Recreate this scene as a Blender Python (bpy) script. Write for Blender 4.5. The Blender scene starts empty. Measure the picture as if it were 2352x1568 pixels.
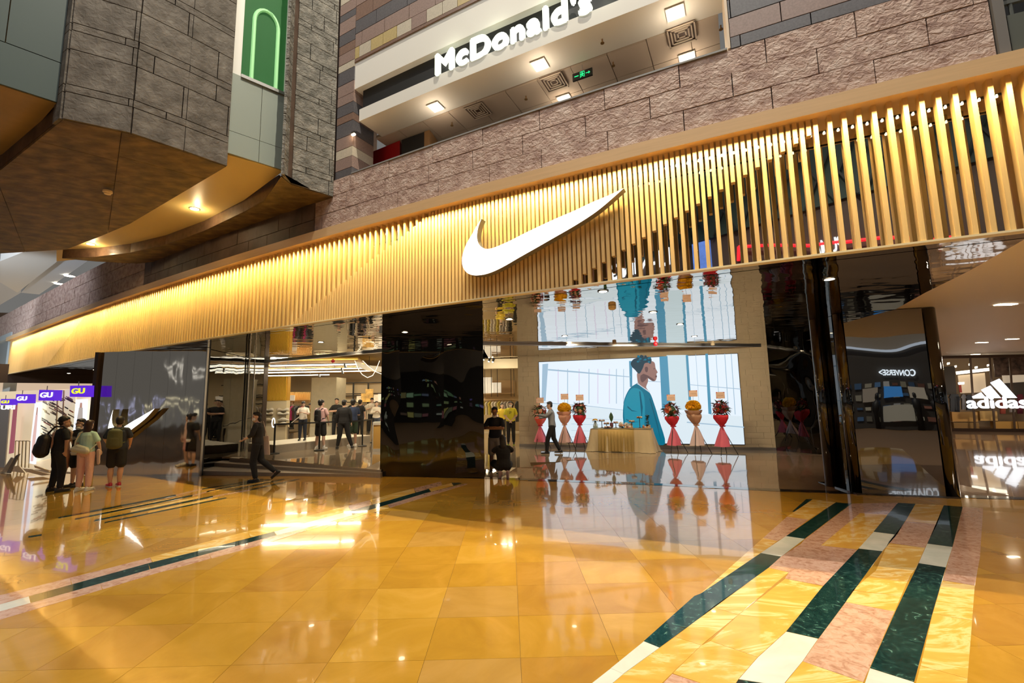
import bpy, bmesh, math, random
import numpy as np
from mathutils import Vector, Matrix
random.seed(7)
S = bpy.context.scene
COL = S.collection
V = Vector
PI = math.pi

# ------------------------------------------------------------------ camera
FPX, PITCH, ROLL, YAW, EYE = 1030.0, math.radians(7.0), math.radians(1.1), math.radians(0.63), 2.0
cF = V((math.sin(YAW)*math.cos(PITCH), math.cos(YAW)*math.cos(PITCH), math.sin(PITCH)))
_r = V((math.cos(YAW), -math.sin(YAW), 0)); _u = _r.cross(cF)
cR = (math.cos(ROLL)*_r - math.sin(ROLL)*_u); cU = (math.cos(ROLL)*_u + math.sin(ROLL)*_r)
cC = V((0, 0, EYE))
cam = bpy.data.cameras.new('camera'); camo = bpy.data.objects.new('camera', cam); COL.objects.link(camo)
m3 = Matrix((cR, cU, -cF)).transposed()
camo.matrix_world = Matrix.Translation(cC) @ m3.to_4x4()
cam.sensor_width = 36; cam.lens = FPX/2352*36; cam.clip_start = .05; cam.clip_end = 300
S.camera = camo

# ------------------------------------------------------------------ world, exposure
W = bpy.data.worlds.new('hall'); S.world = W; W.use_nodes = True
bg = W.node_tree.nodes['Background']; bg.inputs[0].default_value = (.95, .93, .88, 1); bg.inputs[1].default_value = .17
S.view_settings.view_transform = 'Standard'; S.view_settings.look = 'None'
S.view_settings.exposure = 0.0; S.view_settings.gamma = 1; S.view_settings.use_curve_mapping = False

# ------------------------------------------------------------------ lights of the hall
def lamp(name, typ, loc, energy, color=(1, 1, 1), aim=None, size=.1, sy=None, cone=60, blend=.5, spread=None):
    d = bpy.data.lights.new(name, typ); d.energy = energy; d.color = color
    o = bpy.data.objects.new(name, d); COL.objects.link(o); o.location = loc
    if typ == 'AREA':
        d.shape = 'RECTANGLE' if sy else 'SQUARE'; d.size = size
        if sy: d.size_y = sy
        if spread: d.spread = math.radians(spread)
    else:
        d.shadow_soft_size = size
        if typ == 'SPOT': d.spot_size = math.radians(cone); d.spot_blend = blend
    if aim is not None:
        o.rotation_euler = (V(aim)-V(loc)).to_track_quat('-Z', 'Y').to_euler()
    return o
# one hard key lamp high in the atrium and a few weaker ones around it
lamp('atrium_key_lamp', 'SPOT', (1.5, 2.6, 21), 12000, (1, .9, .72), (1.5, 3.2, 0), .12, cone=110, blend=.3)
for i, (x, y, e) in enumerate([(-7, 2, 2500), (8, 1, 1400), (-14, 5, 2500), (2, -5, 1800)]):
    lamp('atrium_lamp', 'SPOT', (x, y, 20), e, (1, .92, .8), (x*.8, y+1, 0), .1, cone=95, blend=.6)
lamp('far_left_fill', 'SPOT', (-20, 13.5, 10.5), 1500, (.86, .9, 1), (-19.5, 19.5, 6), .3, cone=120)  # added fill that brightens the far left parapet stone
lamp('gallery_lamp', 'SPOT', (-24, 16, 4.6), 900, (.8, .9, 1), (-26, 24, 9), .3, cone=120)
# added fill: one large cool area lamp high above, no real opening
lamp('atrium_fill', 'AREA', (-2, -6, 19), 850, (.92, .97, 1), (0, 4, 3), 14, 9)

# ------------------------------------------------------------------ unprojection helpers (photo pixel -> place in the hall)
def ray(x, y): return cF + (x-1176)/FPX*cR - (y-784)/FPX*cU
def atz(x, y, z=0.0):
    d = ray(x, y); return cC + d*((z-EYE)/d.z)
def aty(x, y, Y):
    d = ray(x, y); return cC + d*(Y/d.y)
def onplane(x, y, P, n):
    d = ray(x, y); return cC + d*((V(P)-cC).dot(n)/d.dot(n))
def onwall(x, y, A, B, off=0):   # vertical wall through plan points A, B; off > 0 towards the camera
    A = V((A[0], A[1], 0)); B = V((B[0], B[1], 0)); n = (B-A).cross(V((0, 0, 1))).normalized()
    if n.y > 0: n = -n
    return onplane(x, y, A+n*off, n)
PC = (9.935272848845048e-05, 0.006746185158614518, -0.5239089262873552, 6.75457947374105)
def fy(X): return ((PC[0]*X+PC[1])*X+PC[2])*X+PC[3]
def fdir(X):
    d = V((1, (3*PC[0]*X+2*PC[1])*X+PC[2], 0)).normalized(); return d, V((d.y, -d.x, 0))   # tangent, normal towards camera
def fpt(X, off=0, z=0):
    t, n = fdir(X); return V((X, fy(X), z)) + n*off
def onfac(x, y, off=0):
    d = ray(x, y); lo, hi = .1, 80
    for _ in range(50):
        m = (lo+hi)/2; p = cC+d*m; t, n = fdir(p.x)
        if p.y > fy(p.x)+off*n.y: hi = m      # n.y < 0
        else: lo = m
    return cC+d*lo
ZC = 3.55      # mirrored soffit
ZP = 0.10      # raised shop floor

# ------------------------------------------------------------------ materials
MATS = {}
def nodes(name):
    m = bpy.data.materials.new(name); m.use_nodes = True; nt = m.node_tree
    return m, nt, nt.nodes['Principled BSDF']
def mat(name, col, rough=.5, metal=0, emit=None, es=1, bump=0, bscale=20, var=0, vscale=6, spec=.5, coat=0, alpha=1, trans=0, bdetail=3, stretch=None, ior=None):
    if name in MATS: return MATS[name]
    m, nt, b = nodes(name); N = nt.nodes; L = nt.links
    b.inputs['Base Color'].default_value = (*col, 1); b.inputs['Roughness'].default_value = rough; b.inputs['Metallic'].default_value = metal
    b.inputs['Specular IOR Level'].default_value = spec; b.inputs['Coat Weight'].default_value = coat; b.inputs['Coat Roughness'].default_value = .03
    if alpha < 1: b.inputs['Alpha'].default_value = alpha
    if trans: b.inputs['Transmission Weight'].default_value = trans
    if ior: b.inputs['IOR'].default_value = ior
    if emit is not None:
        b.inputs['Emission Color'].default_value = (*emit, 1); b.inputs['Emission Strength'].default_value = es
    if bump or var:
        tc = N.new('ShaderNodeNewGeometry')
        mp = N.new('ShaderNodeMapping'); L.new(tc.outputs['Position'], mp.inputs[0])
        if stretch: mp.inputs['Scale'].default_value = stretch
    if bump:
        n = N.new('ShaderNodeTexNoise'); n.inputs['Scale'].default_value = bscale; n.inputs['Detail'].default_value = bdetail
        L.new(mp.outputs[0], n.inputs[0]); bp = N.new('ShaderNodeBump'); bp.inputs['Strength'].default_value = 1; bp.inputs['Distance'].default_value = bump
        L.new(n.outputs[0], bp.inputs['Height']); L.new(bp.outputs[0], b.inputs['Normal'])
    if var:
        n = N.new('ShaderNodeTexNoise'); n.inputs['Scale'].default_value = vscale; n.inputs['Detail'].default_value = 5; n.inputs['Roughness'].default_value = .6
        L.new(mp.outputs[0], n.inputs[0]); r = N.new('ShaderNodeValToRGB'); L.new(n.outputs[0], r.inputs[0])
        r.color_ramp.elements[0].position = .3; r.color_ramp.elements[1].position = .7
        r.color_ramp.elements[0].color = (*[c*(1-var) for c in col], 1); r.color_ramp.elements[1].color = (*[min(1, c*(1+var)) for c in col], 1)
        L.new(r.outputs[0], b.inputs['Base Color'])
    MATS[name] = m; return m
def marble(name, cols, scale=1.2, dist=3.0, rough=.09, stretch=(1, 1, 1), sharp=False, bumpd=.0006):
    """polished stone: colour bands from distorted noise; cols = list of (pos, rgb)"""
    m, nt, b = nodes(name); N = nt.nodes; L = nt.links
    g = N.new('ShaderNodeNewGeometry'); mp = N.new('ShaderNodeMapping'); mp.inputs['Scale'].default_value = stretch
    oi = N.new('ShaderNodeObjectInfo'); ad = N.new('ShaderNodeVectorMath'); ad.operation = 'ADD'
    sc = N.new('ShaderNodeMath'); sc.operation = 'MULTIPLY'; sc.inputs[1].default_value = 37
    L.new(oi.outputs['Random'], sc.inputs[0]); L.new(g.outputs['Position'], ad.inputs[0]); L.new(sc.outputs[0], ad.inputs[1])
    L.new(ad.outputs[0], mp.inputs[0])
    n = N.new('ShaderNodeTexNoise'); n.inputs['Scale'].default_value = scale; n.inputs['Detail'].default_value = 7; n.inputs['Distortion'].default_value = dist; n.inputs['Roughness'].default_value = .6
    L.new(mp.outputs[0], n.inputs[0]); r = N.new('ShaderNodeValToRGB'); L.new(n.outputs[0], r.inputs[0])
    e = r.color_ramp.elements; e[0].position, e[0].color = cols[0][0], (*cols[0][1], 1); e[1].position, e[1].color = cols[-1][0], (*cols[-1][1], 1)
    for p, c in cols[1:-1]:
        k = e.new(p); k.color = (*c, 1)
    if sharp: r.color_ramp.interpolation = 'CONSTANT'
    L.new(r.outputs[0], b.inputs['Base Color']); b.inputs['Roughness'].default_value = rough
    b.inputs['Specular IOR Level'].default_value = .6; b.inputs['Coat Weight'].default_value = .6; b.inputs['Coat Roughness'].default_value = .02
    n2 = N.new('ShaderNodeTexNoise'); n2.inputs['Scale'].default_value = 2.2; n2.inputs['Detail'].default_value = 2; L.new(g.outputs['Position'], n2.inputs[0])
    bp = N.new('ShaderNodeBump'); bp.inputs['Distance'].default_value = bumpd; L.new(n2.outputs[0], bp.inputs['Height']); L.new(bp.outputs[0], b.inputs['Normal']); L.new(bp.outputs[0], b.inputs['Coat Normal'])
    MATS[name] = m; return m
def wavy(name, col, rough=.03, d=.004, scale=2.5, stretch=(1, 1, 1), metal=1):
    m, nt, b = nodes(name); N = nt.nodes; L = nt.links
    b.inputs['Base Color'].default_value = (*col, 1); b.inputs['Metallic'].default_value = metal; b.inputs['Roughness'].default_value = rough
    g = N.new('ShaderNodeNewGeometry'); mp = N.new('ShaderNodeMapping'); mp.inputs['Scale'].default_value = stretch; L.new(g.outputs['Position'], mp.inputs[0])
    n = N.new('ShaderNodeTexNoise'); n.inputs['Scale'].default_value = scale; n.inputs['Detail'].default_value = 1.5; L.new(mp.outputs[0], n.inputs[0])
    bp = N.new('ShaderNodeBump'); bp.inputs['Distance'].default_value = d; L.new(n.outputs[0], bp.inputs['Height']); L.new(bp.outputs[0], b.inputs['Normal'])
    MATS[name] = m; return m
def quarry(name, c1, c2, c3, scale=9, dist=.02, stretch=(1, 1, 1.6), rough=.75):
    """rough hewn stone: pitted relief and mottled colour"""
    m, nt, b = nodes(name); N = nt.nodes; L = nt.links
    g = N.new('ShaderNodeNewGeometry'); mp = N.new('ShaderNodeMapping'); mp.inputs['Scale'].default_value = stretch; L.new(g.outputs['Position'], mp.inputs[0])
    n = N.new('ShaderNodeTexNoise'); n.inputs['Scale'].default_value = scale; n.inputs['Detail'].default_value = 4; n.inputs['Distortion'].default_value = .6; L.new(mp.outputs[0], n.inputs[0])
    n2 = N.new('ShaderNodeTexNoise'); n2.inputs['Scale'].default_value = scale*.35; n2.inputs['Detail'].default_value = 6; L.new(mp.outputs[0], n2.inputs[0])
    r = N.new('ShaderNodeValToRGB'); L.new(n2.outputs[0], r.inputs[0]); e = r.color_ramp.elements
    e[0].position = .32; e[0].color = (*c1, 1); e[1].position = .7; e[1].color = (*c3, 1); k = e.new(.5); k.color = (*c2, 1)
    L.new(r.outputs[0], b.inputs['Base Color']); b.inputs['Roughness'].default_value = rough
    bp = N.new('ShaderNodeBump'); bp.inputs['Distance'].default_value = dist; L.new(n.outputs[0], bp.inputs['Height']); L.new(bp.outputs[0], b.inputs['Normal'])
    MATS[name] = m; return m
def glow(name, col, s=1.0): return mat(name, col if s < 2 else (.8, .8, .8), .5, emit=col, es=s)

# ------------------------------------------------------------------ mesh helpers
def mesh(name, vs, fs, ms=None, smooth=False, fm=None):
    me = bpy.data.meshes.new(name); me.from_pydata([tuple(v) for v in vs], [], fs)
    for m in (ms if isinstance(ms, (list, tuple)) else [ms]):
        if m: me.materials.append(m)
    if fm: me.polygons.foreach_set('material_index', fm)
    if smooth: me.polygons.foreach_set('use_smooth', [True]*len(me.polygons))
    me.update(); return me
def link(name, me, parent=None, loc=None, rot=None):
    o = bpy.data.objects.new(name, me); COL.objects.link(o)
    if parent is not None: o.parent = parent
    if loc is not None: o.location = loc
    if rot is not None: o.rotation_euler = rot
    return o
class MB:
    def __init__(s): s.v = []; s.f = []; s.m = []
    def add(s, vs, fs, mi=0):
        o = len(s.v); s.v += [V(v) for v in vs]; s.f += [tuple(i+o for i in f) for f in fs]; s.m += [mi]*len(fs); return s
    def box(s, c, d, rz=0, mi=0, R=None):
        hx, hy, hz = d[0]/2, d[1]/2, d[2]/2; M = R if R is not None else Matrix.Rotation(rz, 3, 'Z')
        vs = [V(c)+M@V((x*hx, y*hy, z*hz)) for x in (-1, 1) for y in (-1, 1) for z in (-1, 1)]
        return s.add(vs, [(0, 1, 3, 2), (4, 6, 7, 5), (0, 4, 5, 1), (2, 3, 7, 6), (0, 2, 6, 4), (1, 5, 7, 3)], mi)
    def hexa(s, a, b, c, d, off, mi=0):   # quad abcd extruded by vector off
        vs = [V(p) for p in (a, b, c, d)]; vs += [p+V(off) for p in vs]
        return s.add(vs, [(0, 1, 2, 3), (7, 6, 5, 4), (0, 4, 5, 1), (1, 5, 6, 2), (2, 6, 7, 3), (3, 7, 4, 0)], mi)
    def prism(s, poly, off, mi=0):
        n = len(poly); vs = [V(p) for p in poly]; vs += [p+V(off) for p in vs]
        return s.add(vs, [tuple(range(n)), tuple(range(2*n-1, n-1, -1))]+[(i, i+n, (i+1) % n+n, (i+1) % n) for i in range(n)], mi)
    def bar(s, a, b, r, n=8, mi=0, r2=None, cap=True):
        a, b = V(a), V(b); r2 = r if r2 is None else r2; z = (b-a).normalized(); x = z.orthogonal().normalized(); y = z.cross(x)
        vs = [p+(x*math.cos(2*PI*i/n)+y*math.sin(2*PI*i/n))*q for p, q in ((a, r), (b, r2)) for i in range(n)]
        fs = [(i, (i+1) % n, (i+1) % n+n, i+n) for i in range(n)]
        if cap: fs += [tuple(range(n-1, -1, -1)), tuple(range(n, 2*n))]
        return s.add(vs, fs, mi)
    def lathe(s, c, prof, n=16, mi=0):
        vs = [V(c)+V((r*math.cos(2*PI*i/n), r*math.sin(2*PI*i/n), z)) for r, z in prof for i in range(n)]
        fs = [(k*n+i, k*n+(i+1) % n, (k+1)*n+(i+1) % n, (k+1)*n+i) for k in range(len(prof)-1) for i in range(n)]
        fs += [tuple(range(n-1, -1, -1)), tuple(range(len(prof)*n-n, len(prof)*n))]
        return s.add(vs, fs, mi)
    def ball(s, c, r, n=10, m=6, mi=0):
        r = V((r, r, r)) if not isinstance(r, (tuple, Vector)) else V(r)
        vs = [V(c)+V((r.x*math.sin(PI*k/m)*math.cos(2*PI*i/n), r.y*math.sin(PI*k/m)*math.sin(2*PI*i/n), r.z*math.cos(PI*k/m))) for k in range(1, m) for i in range(n)]
        a = len(vs); vs += [V(c)+V((0, 0, r.z)), V(c)-V((0, 0, r.z))]
        fs = [(k*n+i, (k+1)*n+i, (k+1)*n+(i+1) % n, k*n+(i+1) % n) for k in range(m-2) for i in range(n)]
        fs += [(a, i, (i+1) % n) for i in range(n)] + [(a+1, (m-2)*n+(i+1) % n, (m-2)*n+i) for i in range(n)]
        return s.add(vs, fs, mi)
    def build(s, name, ms, parent=None, smooth=False, loc=None, fix=True):
        me = mesh(name, s.v, s.f, ms, smooth, s.m)
        if fix:
            bm = bmesh.new(); bm.from_mesh(me); bmesh.ops.recalc_face_normals(bm, faces=bm.faces); bm.to_mesh(me); bm.free()
        return link(name, me, parent, loc)
def thing(name, label, cat, loc=(0, 0, 0), group=None, rz=0):
    o = bpy.data.objects.new(name, None); COL.objects.link(o); o.location = loc; o.rotation_euler = (0, 0, rz)
    o.empty_display_size = .1; o['label'] = label; o['category'] = cat
    if group: o['group'] = group
    return o
def tag(o, label, cat, group=None):
    o['label'] = label; o['category'] = cat
    if group: o['group'] = group
    return o
def struct(o): o['kind'] = 'structure'; return o
def sroot(name, loc=(0, 0, 0)):
    o = bpy.data.objects.new(name, None); COL.objects.link(o); o.location = loc; o['kind'] = 'structure'; return o
def text_mesh(txt, bold=0.0, ext=.02, mirror=False, spacing=1.0):
    c = bpy.data.curves.new('t', 'FONT'); c.body = txt; c.size = 1; c.extrude = ext; c.offset = bold; c.space_character = spacing; c.resolution_u = 5
    o = bpy.data.objects.new('t', c); COL.objects.link(o); dg = bpy.context.evaluated_depsgraph_get(); dg.update()
    me = bpy.data.meshes.new_from_object(o.evaluated_get(dg)); bpy.data.objects.remove(o); bpy.data.curves.remove(c)
    return me
def put_text(name, txt, bl, br, h, ms, parent=None, bold=0.0, depth=.03, up=V((0, 0, 1)), spacing=1.0, shear=0, thick=0):
    """text stretched so that it runs from bl to br with total glyph height h, glyph plane spanned by br-bl and up"""
    me = text_mesh(txt, bold, .5, spacing=spacing)
    xs = [v.co.x for v in me.vertices]; ys = [v.co.y for v in me.vertices]; x0, x1, y0, y1 = min(xs), max(xs), min(ys), max(ys)
    ex = V(br)-V(bl); nrm = ex.cross(up).normalized()
    for v in me.vertices:
        u = (v.co.x-x0)/(x1-x0); w = (v.co.y-y0)/(y1-y0); k = v.co.z
        v.co = V(bl)+ex*u+up*(w*h)+nrm*(k*depth)+ex.normalized()*(shear*w*h)
    if thick:
        bm = bmesh.new()
        for dx, dy in ((0, 0), (thick, 0), (-thick, 0), (0, thick), (0, -thick)):
            m2_ = me.copy(); m2_.transform(Matrix.Translation(ex.normalized()*dx+up*dy+nrm*(abs(dx)+dy)*.02)); bm.from_mesh(m2_); bpy.data.meshes.remove(m2_)
        bm.to_mesh(me); bm.free()
    me.materials.clear(); me.materials.append(ms); me.name = name
    return link(name, me, parent)

def clip(poly, a, b, c):
    out = []; n = len(poly)
    for i in range(n):
        p, q = poly[i], poly[(i+1) % n]; dp = a*p[0]+b*p[1]-c; dq = a*q[0]+b*q[1]-c
        if dp <= 0: out.append(p)
        if (dp < 0 < dq) or (dq < 0 < dp):
            t = dp/(dp-dq); out.append((p[0]+(q[0]-p[0])*t, p[1]+(q[1]-p[1])*t))
    return out
def rect_clip(poly, x0, x1, y0, y1):
    for a, b, c in ((-1, 0, -x0), (1, 0, x1), (0, -1, -y0), (0, 1, y1)):
        poly = clip(poly, a, b, c)
        if len(poly) < 3: return []
    return poly
def area(p): return abs(sum(p[i][0]*p[(i+1) % len(p)][1]-p[(i+1) % len(p)][0]*p[i][1] for i in range(len(p))))/2
def panels(name, parent, poly3, O, ux, uy, nrm, rows, lens, mats, gap=.006, thick=.05, stagger=.5, vary=0, seed=1, amin=.002, maxn=290, offs=0, proud=0):
    """split the flat polygon poly3 into courses (rows = list of heights, cycled) and lengths, one object per piece"""
    rnd = random.Random(seed); O = V(O)
    poly = [((V(p)-O).dot(ux), (V(p)-O).dot(uy)) for p in poly3]
    v0, v1 = min(p[1] for p in poly), max(p[1] for p in poly); u0, u1 = min(p[0] for p in poly), max(p[0] for p in poly)
    v = v0; k = 0; rest = MB(); cnt = 0
    while v < v1-1e-4:
        h = rows[k % len(rows)]; u = u0 - (stagger*lens[0]*(k % 2)) + offs
        while u < u1-1e-4:
            l = lens[rnd.randrange(len(lens))]; c = rect_clip(poly, u+gap/2, u+l-gap/2, v+gap/2, v+h-gap/2); u += l
            if len(c) < 3 or area(c) < amin: continue
            e = proud+rnd.uniform(0, vary); mi = rnd.randrange(len(mats)) if not callable(mats) else 0
            mm = mats(k, rnd) if callable(mats) else mats[mi]
            pts = [O+ux*p[0]+uy*p[1]+nrm*e for p in c]
            if cnt < maxn:
                MB().prism(pts, -nrm*thick).build(name, mm, parent); cnt += 1
            else: rest.prism(pts, -nrm*thick)
        v += h; k += 1
    if rest.v:
        r = rest.build(name+'_rest', mats(0, rnd) if callable(mats) else mats[0], parent); r['kind'] = 'stuff'

# ------------------------------------------------------------------ stone, metal, wood
OR = [marble('orange_marble_%d' % i, [(.3, a), (.5, b), (.72, c)], 1.1, 2.0) for i, (a, b, c) in enumerate([
    ((.44, .225, .026), (.50, .265, .030), (.56, .30, .042)), ((.47, .24, .028), (.52, .28, .032), (.58, .32, .048)),
    ((.40, .195, .028), (.46, .235, .034), (.52, .27, .048)), ((.52, .28, .032), (.56, .31, .040), (.62, .35, .06)),
    ((.43, .235, .048), (.49, .275, .06), (.54, .31, .08))])]
GREEN = marble('green_serpentine', [(.35, (.006, .022, .022)), (.55, (.012, .045, .042)), (.66, (.05, .13, .11)), (.8, (.3, .4, .36))], 9, 2.5)
WHITE = marble('white_marble', [(.3, (.62, .66, .60)), (.7, (.80, .82, .76))], 2, 1)
YEL = marble('veined_yellow_marble', [(.3, (.70, .38, .06)), (.5, (.78, .47, .10)), (.56, (.86, .66, .30)), (.62, (.78, .46, .10)), (.75, (.60, .32, .06))], .8, 2.2, stretch=(1, 2.4, 1))
PINK = marble('pink_granite', [(.35, (.46, .24, .16)), (.5, (.62, .38, .28)), (.62, (.68, .46, .36)), (.75, (.42, .16, .08))], 12, 1)
BEIGE = marble('beige_floor', [(.3, (.30, .22, .14)), (.7, (.40, .31, .21))], 3, 2, rough=.07)
BROWNF = marble('brown_floor', [(.3, (.26, .16, .10)), (.7, (.36, .24, .15))], 3, 2, rough=.07)
DARKG = marble('dark_granite', [(.3, (.02, .018, .015)), (.7, (.06, .05, .04))], 8, 1)
JOINT = mat('joint', (.16, .09, .04), .7)
MIRC = wavy('mirror_soffit', (.62, .57, .50), .02, .006, 1.6, (1, 1.6, 1))
MIRW = wavy('mirror_panel', (.50, .46, .41), .06, .02, 1.6, (1, 1, .5))
BLACKM = wavy('black_mirror_steel', (.10, .095, .09), .015, .012, 1.1, (1, 1, .8))
BLACKP = wavy('black_glass_panel', (.10, .10, .10), .02, .004, .8)
QPINK = quarry('hewn_pink_stone', (.31, .20, .165), (.45, .32, .265), (.57, .45, .39), 17, .028, (1, 1, 1.3))
QGREY = quarry('split_grey_stone', (.065, .052, .038), (.105, .088, .07), (.16, .14, .115), 14, .014, (1, 1, 1))
QBROWN = quarry('brown_slate_soffit', (.045, .028, .010), (.105, .066, .022), (.19, .12, .045), 9, .008, (1, 1.6, 1), .55)
QDARK = quarry('dark_brown_stone', (.05, .03, .02), (.09, .055, .038), (.13, .085, .06), 6, .006, (1, 1, 1), .6)
GR = dict(dark=mat('dark_grey_granite', (.10, .095, .105), .45, var=.25, vscale=40), pink=mat('smooth_pink_granite', (.27, .19, .165), .45, var=.2, vscale=40),
          beige=mat('beige_granite', (.50, .45, .36), .5, var=.15, vscale=40), yellow=mat('ochre_granite', (.46, .36, .16), .5, var=.15, vscale=40),
          brown=mat('red_brown_granite', (.20, .125, .095), .4, var=.2, vscale=30))
WOOD = mat('oak_veneer', (.78, .54, .235), .42, var=.10, vscale=3, stretch=(6, 6, .4))
WOODB = mat('oak_band', (.68, .46, .24), .45, var=.05, vscale=3, stretch=(.6, .6, 12))
STEEL = mat('brushed_steel', (.55, .54, .52), .3, 1)
BLACK = mat('matte_black', (.015, .015, .016), .5)
GREYP = mat('grey_green_panel', (.25, .29, .25), .45)
TEALP = mat('dull_teal_panel', (.045, .07, .065), .5)
WHITEP = mat('white_plaster', (.78, .77, .72), .6)
BEIGEC = mat('beige_ceiling', (.78, .69, .56), .5)
CREAM = mat('cream_wall', (.85, .74, .55), .6)
BRICKW = mat('pale_block_wall', (.50, .42, .29), .75, bump=.002, bscale=60, var=.06, vscale=4)
CONC = mat('fair_faced_concrete', (.42, .38, .28), .6, var=.07, vscale=5)
GOLDS = mat('gold_slat', (.80, .50, .07), .5)

# ------------------------------------------------------------------ floor
floor = sroot('floor')
MB().box((0, 14, -.06), (80, 70, .10)).build('floor_base', JOINT, floor)
BL = [(-60, 22), (-17.6, 15.0), (-12.1, 13.4), (-8.5, 12.75), (-3.4, 12.15), (-.65, 11.42), (1.31, 10.75), (3.16, 10.18), (5.15, 9.38), (9.15, 8.19), (20, 4.9), (40, -1)]
def by(x):
    for (a, b), (c, d) in zip(BL, BL[1:]):
        if a <= x <= c: return b+(d-b)*(x-a)/(c-a)
    return 5
tl = []
TX, TY = .74, .667
for j in range(-5, 22):
    for i in range(-32, 16):
        x0, x1, y0, y1 = .06+i*TX, .06+(i+1)*TX, 3.73+j*TY, 3.73+(j+1)*TY
        ta, tb = min(y1, by(x0)), min(y1, by(x1))
        if ta < y0+.03 and tb < y0+.03: continue
        ta, tb = max(ta, y0+.005), max(tb, y0+.005)
        d = V(((x0+x1)/2, (y0+y1)/2, -EYE)); f = d.dot(cF)
        if f < .3: vis = False
        else: vis = abs(d.dot(cR)/f) < 1.14+.5/f and d.dot(cU)/f > -.76-.6/f
        if not vis and (abs((x0+x1)/2) > 8 or y0 < 0): continue
        g = .0012
        tl.append(((0 if vis else 1000)+math.hypot(d.x, d.y), [(x0+g, y0+g, 0), (x1-g, y0+g, 0), (x1-g, tb-g, 0), (x0+g, ta-g, 0)]))
tl.sort(key=lambda t: t[0]); rest = [MB() for _ in OR]
for k, (d, q) in enumerate(tl):
    mi = random.choice([0, 0, 1, 1, 2, 3, 4])
    if k < 290: MB().prism([V(p) for p in q], (0, 0, -.01)).build('tile', OR[mi], floor)
    else: rest[mi].prism([V(p) for p in q], (0, 0, -.01))
for mb, m in zip(rest, OR):
    if mb.v: mb.build('far_tile', m, floor)['kind'] = 'stuff'
def piece(px, m, h=.0022, name='stone_inlay', z=0):
    pts = [atz(x, y, z) for x, y in px]
    MB().prism([V((p.x, p.y, z+h)) for p in pts], (0, 0, -h-.004)).build(name, m, floor)
def cp(l): return [(1300+u/2.2357, 1100+v/2.2357) for u, v in l]
for m, l in [
    (GREEN, [(1385, 120), (1465, 126), (1225, 307), (1130, 293)]), (GREEN, [(1233, 103), (1265, 104), (1174, 167), (1163, 166)]),
    (YEL, [(1268, 104), (1385, 119), (1245, 208), (1135, 193), (1174, 167)]), (PINK, [(1135, 193), (1245, 208), (1130, 293), (1085, 318), (1012, 303)]),
    (YEL, [(1012, 303), (1085, 318), (1000, 380), (692, 588)]), (WHITE, [(1130, 293), (1225, 307), (1105, 398), (1000, 380)]),
    (GREEN, [(1000, 380), (1105, 398), (1040, 455), (720, 690), (480, 865), (400, 832), (660, 600), (692, 588)]),
    (WHITE, [(400, 834), (480, 866), (295, 1000), (230, 972)]), (WHITE, [(230, 973), (295, 1001), (130, 1140), (30, 1130)]),
    (PINK, [(1470, 126), (1705, 122), (1650, 183), (1510, 175), (1310, 340), (1208, 331), (1228, 308)]), (YEL, [(1510, 175), (1650, 183), (1580, 270), (1500, 360), (1310, 340)]),
    (PINK, [(1208, 332), (1310, 341), (1497, 362), (1322, 548), (1125, 510), (1145, 478), (1042, 455), (1105, 398)]),
    (YEL, [(1042, 456), (1144, 479), (885, 697), (755, 657)]), (YEL, [(755, 658), (884, 698), (695, 853), (563, 810)]),
    (YEL, [(561, 811), (694, 854), (545, 998), (470, 1070), (205, 1080), (295, 1002), (480, 868)]), (YEL, [(1126, 512), (1318, 551), (1177, 725), (1015, 712), (888, 697)]),
    (YEL, [(1014, 713), (1175, 726), (1130, 782), (985, 914), (743, 831), (886, 698)]), (YEL, [(742, 833), (984, 915), (885, 1028), (840, 1090), (700, 1050), (548, 998), (696, 854)]),
    (PINK, [(546, 1001), (698, 1052), (670, 1120), (450, 1100)]), (WHITE, [(1131, 784), (1294, 821), (1216, 934), (1110, 1062), (888, 1028), (986, 916)]),
    (GREEN, [(886, 1030), (1108, 1064), (1080, 1110), (850, 1085)]),
    (GREEN, [(1705, 122), (1795, 127), (1700, 285), (1580, 270)]), (WHITE, [(1580, 271), (1700, 286), (1625, 370), (1503, 356)]),
    (GREEN, [(1503, 357), (1625, 371), (1436, 632), (1297, 819), (1132, 782), (1178, 725), (1320, 550)]),
    (YEL, [(1795, 127), (1940, 135), (1906, 232), (1745, 215)]), (PINK, [(1745, 216), (1906, 233), (1843, 352), (1655, 327)]),
    (YEL, [(1654, 329), (1843, 353), (1795, 460), (1765, 500), (1592, 470)]), (YEL, [(1591, 471), (1764, 501), (1722, 600), (1470, 571)]), (YEL, [(1469, 573), (1721, 601), (1688, 680), (1438, 631)]),
    (PINK, [(1437, 633), (1687, 681), (1527, 1042), (1217, 936), (1298, 820)]), (YEL, [(1216, 937), (1526, 1044), (1500, 1110), (1085, 1100)]),
    (GREEN, [(1940, 135), (2037, 142), (1985, 348), (1856, 331)]), (WHITE, [(1855, 332), (1985, 349), (1951, 453), (1812, 431)]),
    (GREEN, [(1811, 432), (1951, 454), (1882, 690), (1788, 1042), (1562, 970), (1692, 680)]), (WHITE, [(1561, 972), (1787, 1044), (1780, 1100), (1520, 1095)]),
    (PINK, [(2038, 143), (2142, 150), (2126, 400), (2099, 546), (1935, 519), (1986, 348)]), (YEL, [(1934, 521), (2099, 548), (2086, 725), (1884, 691)]),
    (YEL, [(1883, 692), (2086, 727), (2062, 1024), (1822, 958)]), (YEL, [(1821, 960), (2062, 1026), (2055, 1110), (1784, 1100)])]:
    piece(cp(l), m)
def pl(pts):
    def f(x):
        if x < pts[0][0]: (a, b), (c, d) = pts[0], pts[1]; return b+(d-b)*(x-a)/(c-a)
        for (a, b), (c, d) in zip(pts, pts[1:]):
            if a <= x <= c: return b+(d-b)*(x-a)/(c-a)
        return pts[-1][1]
    return f
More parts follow.
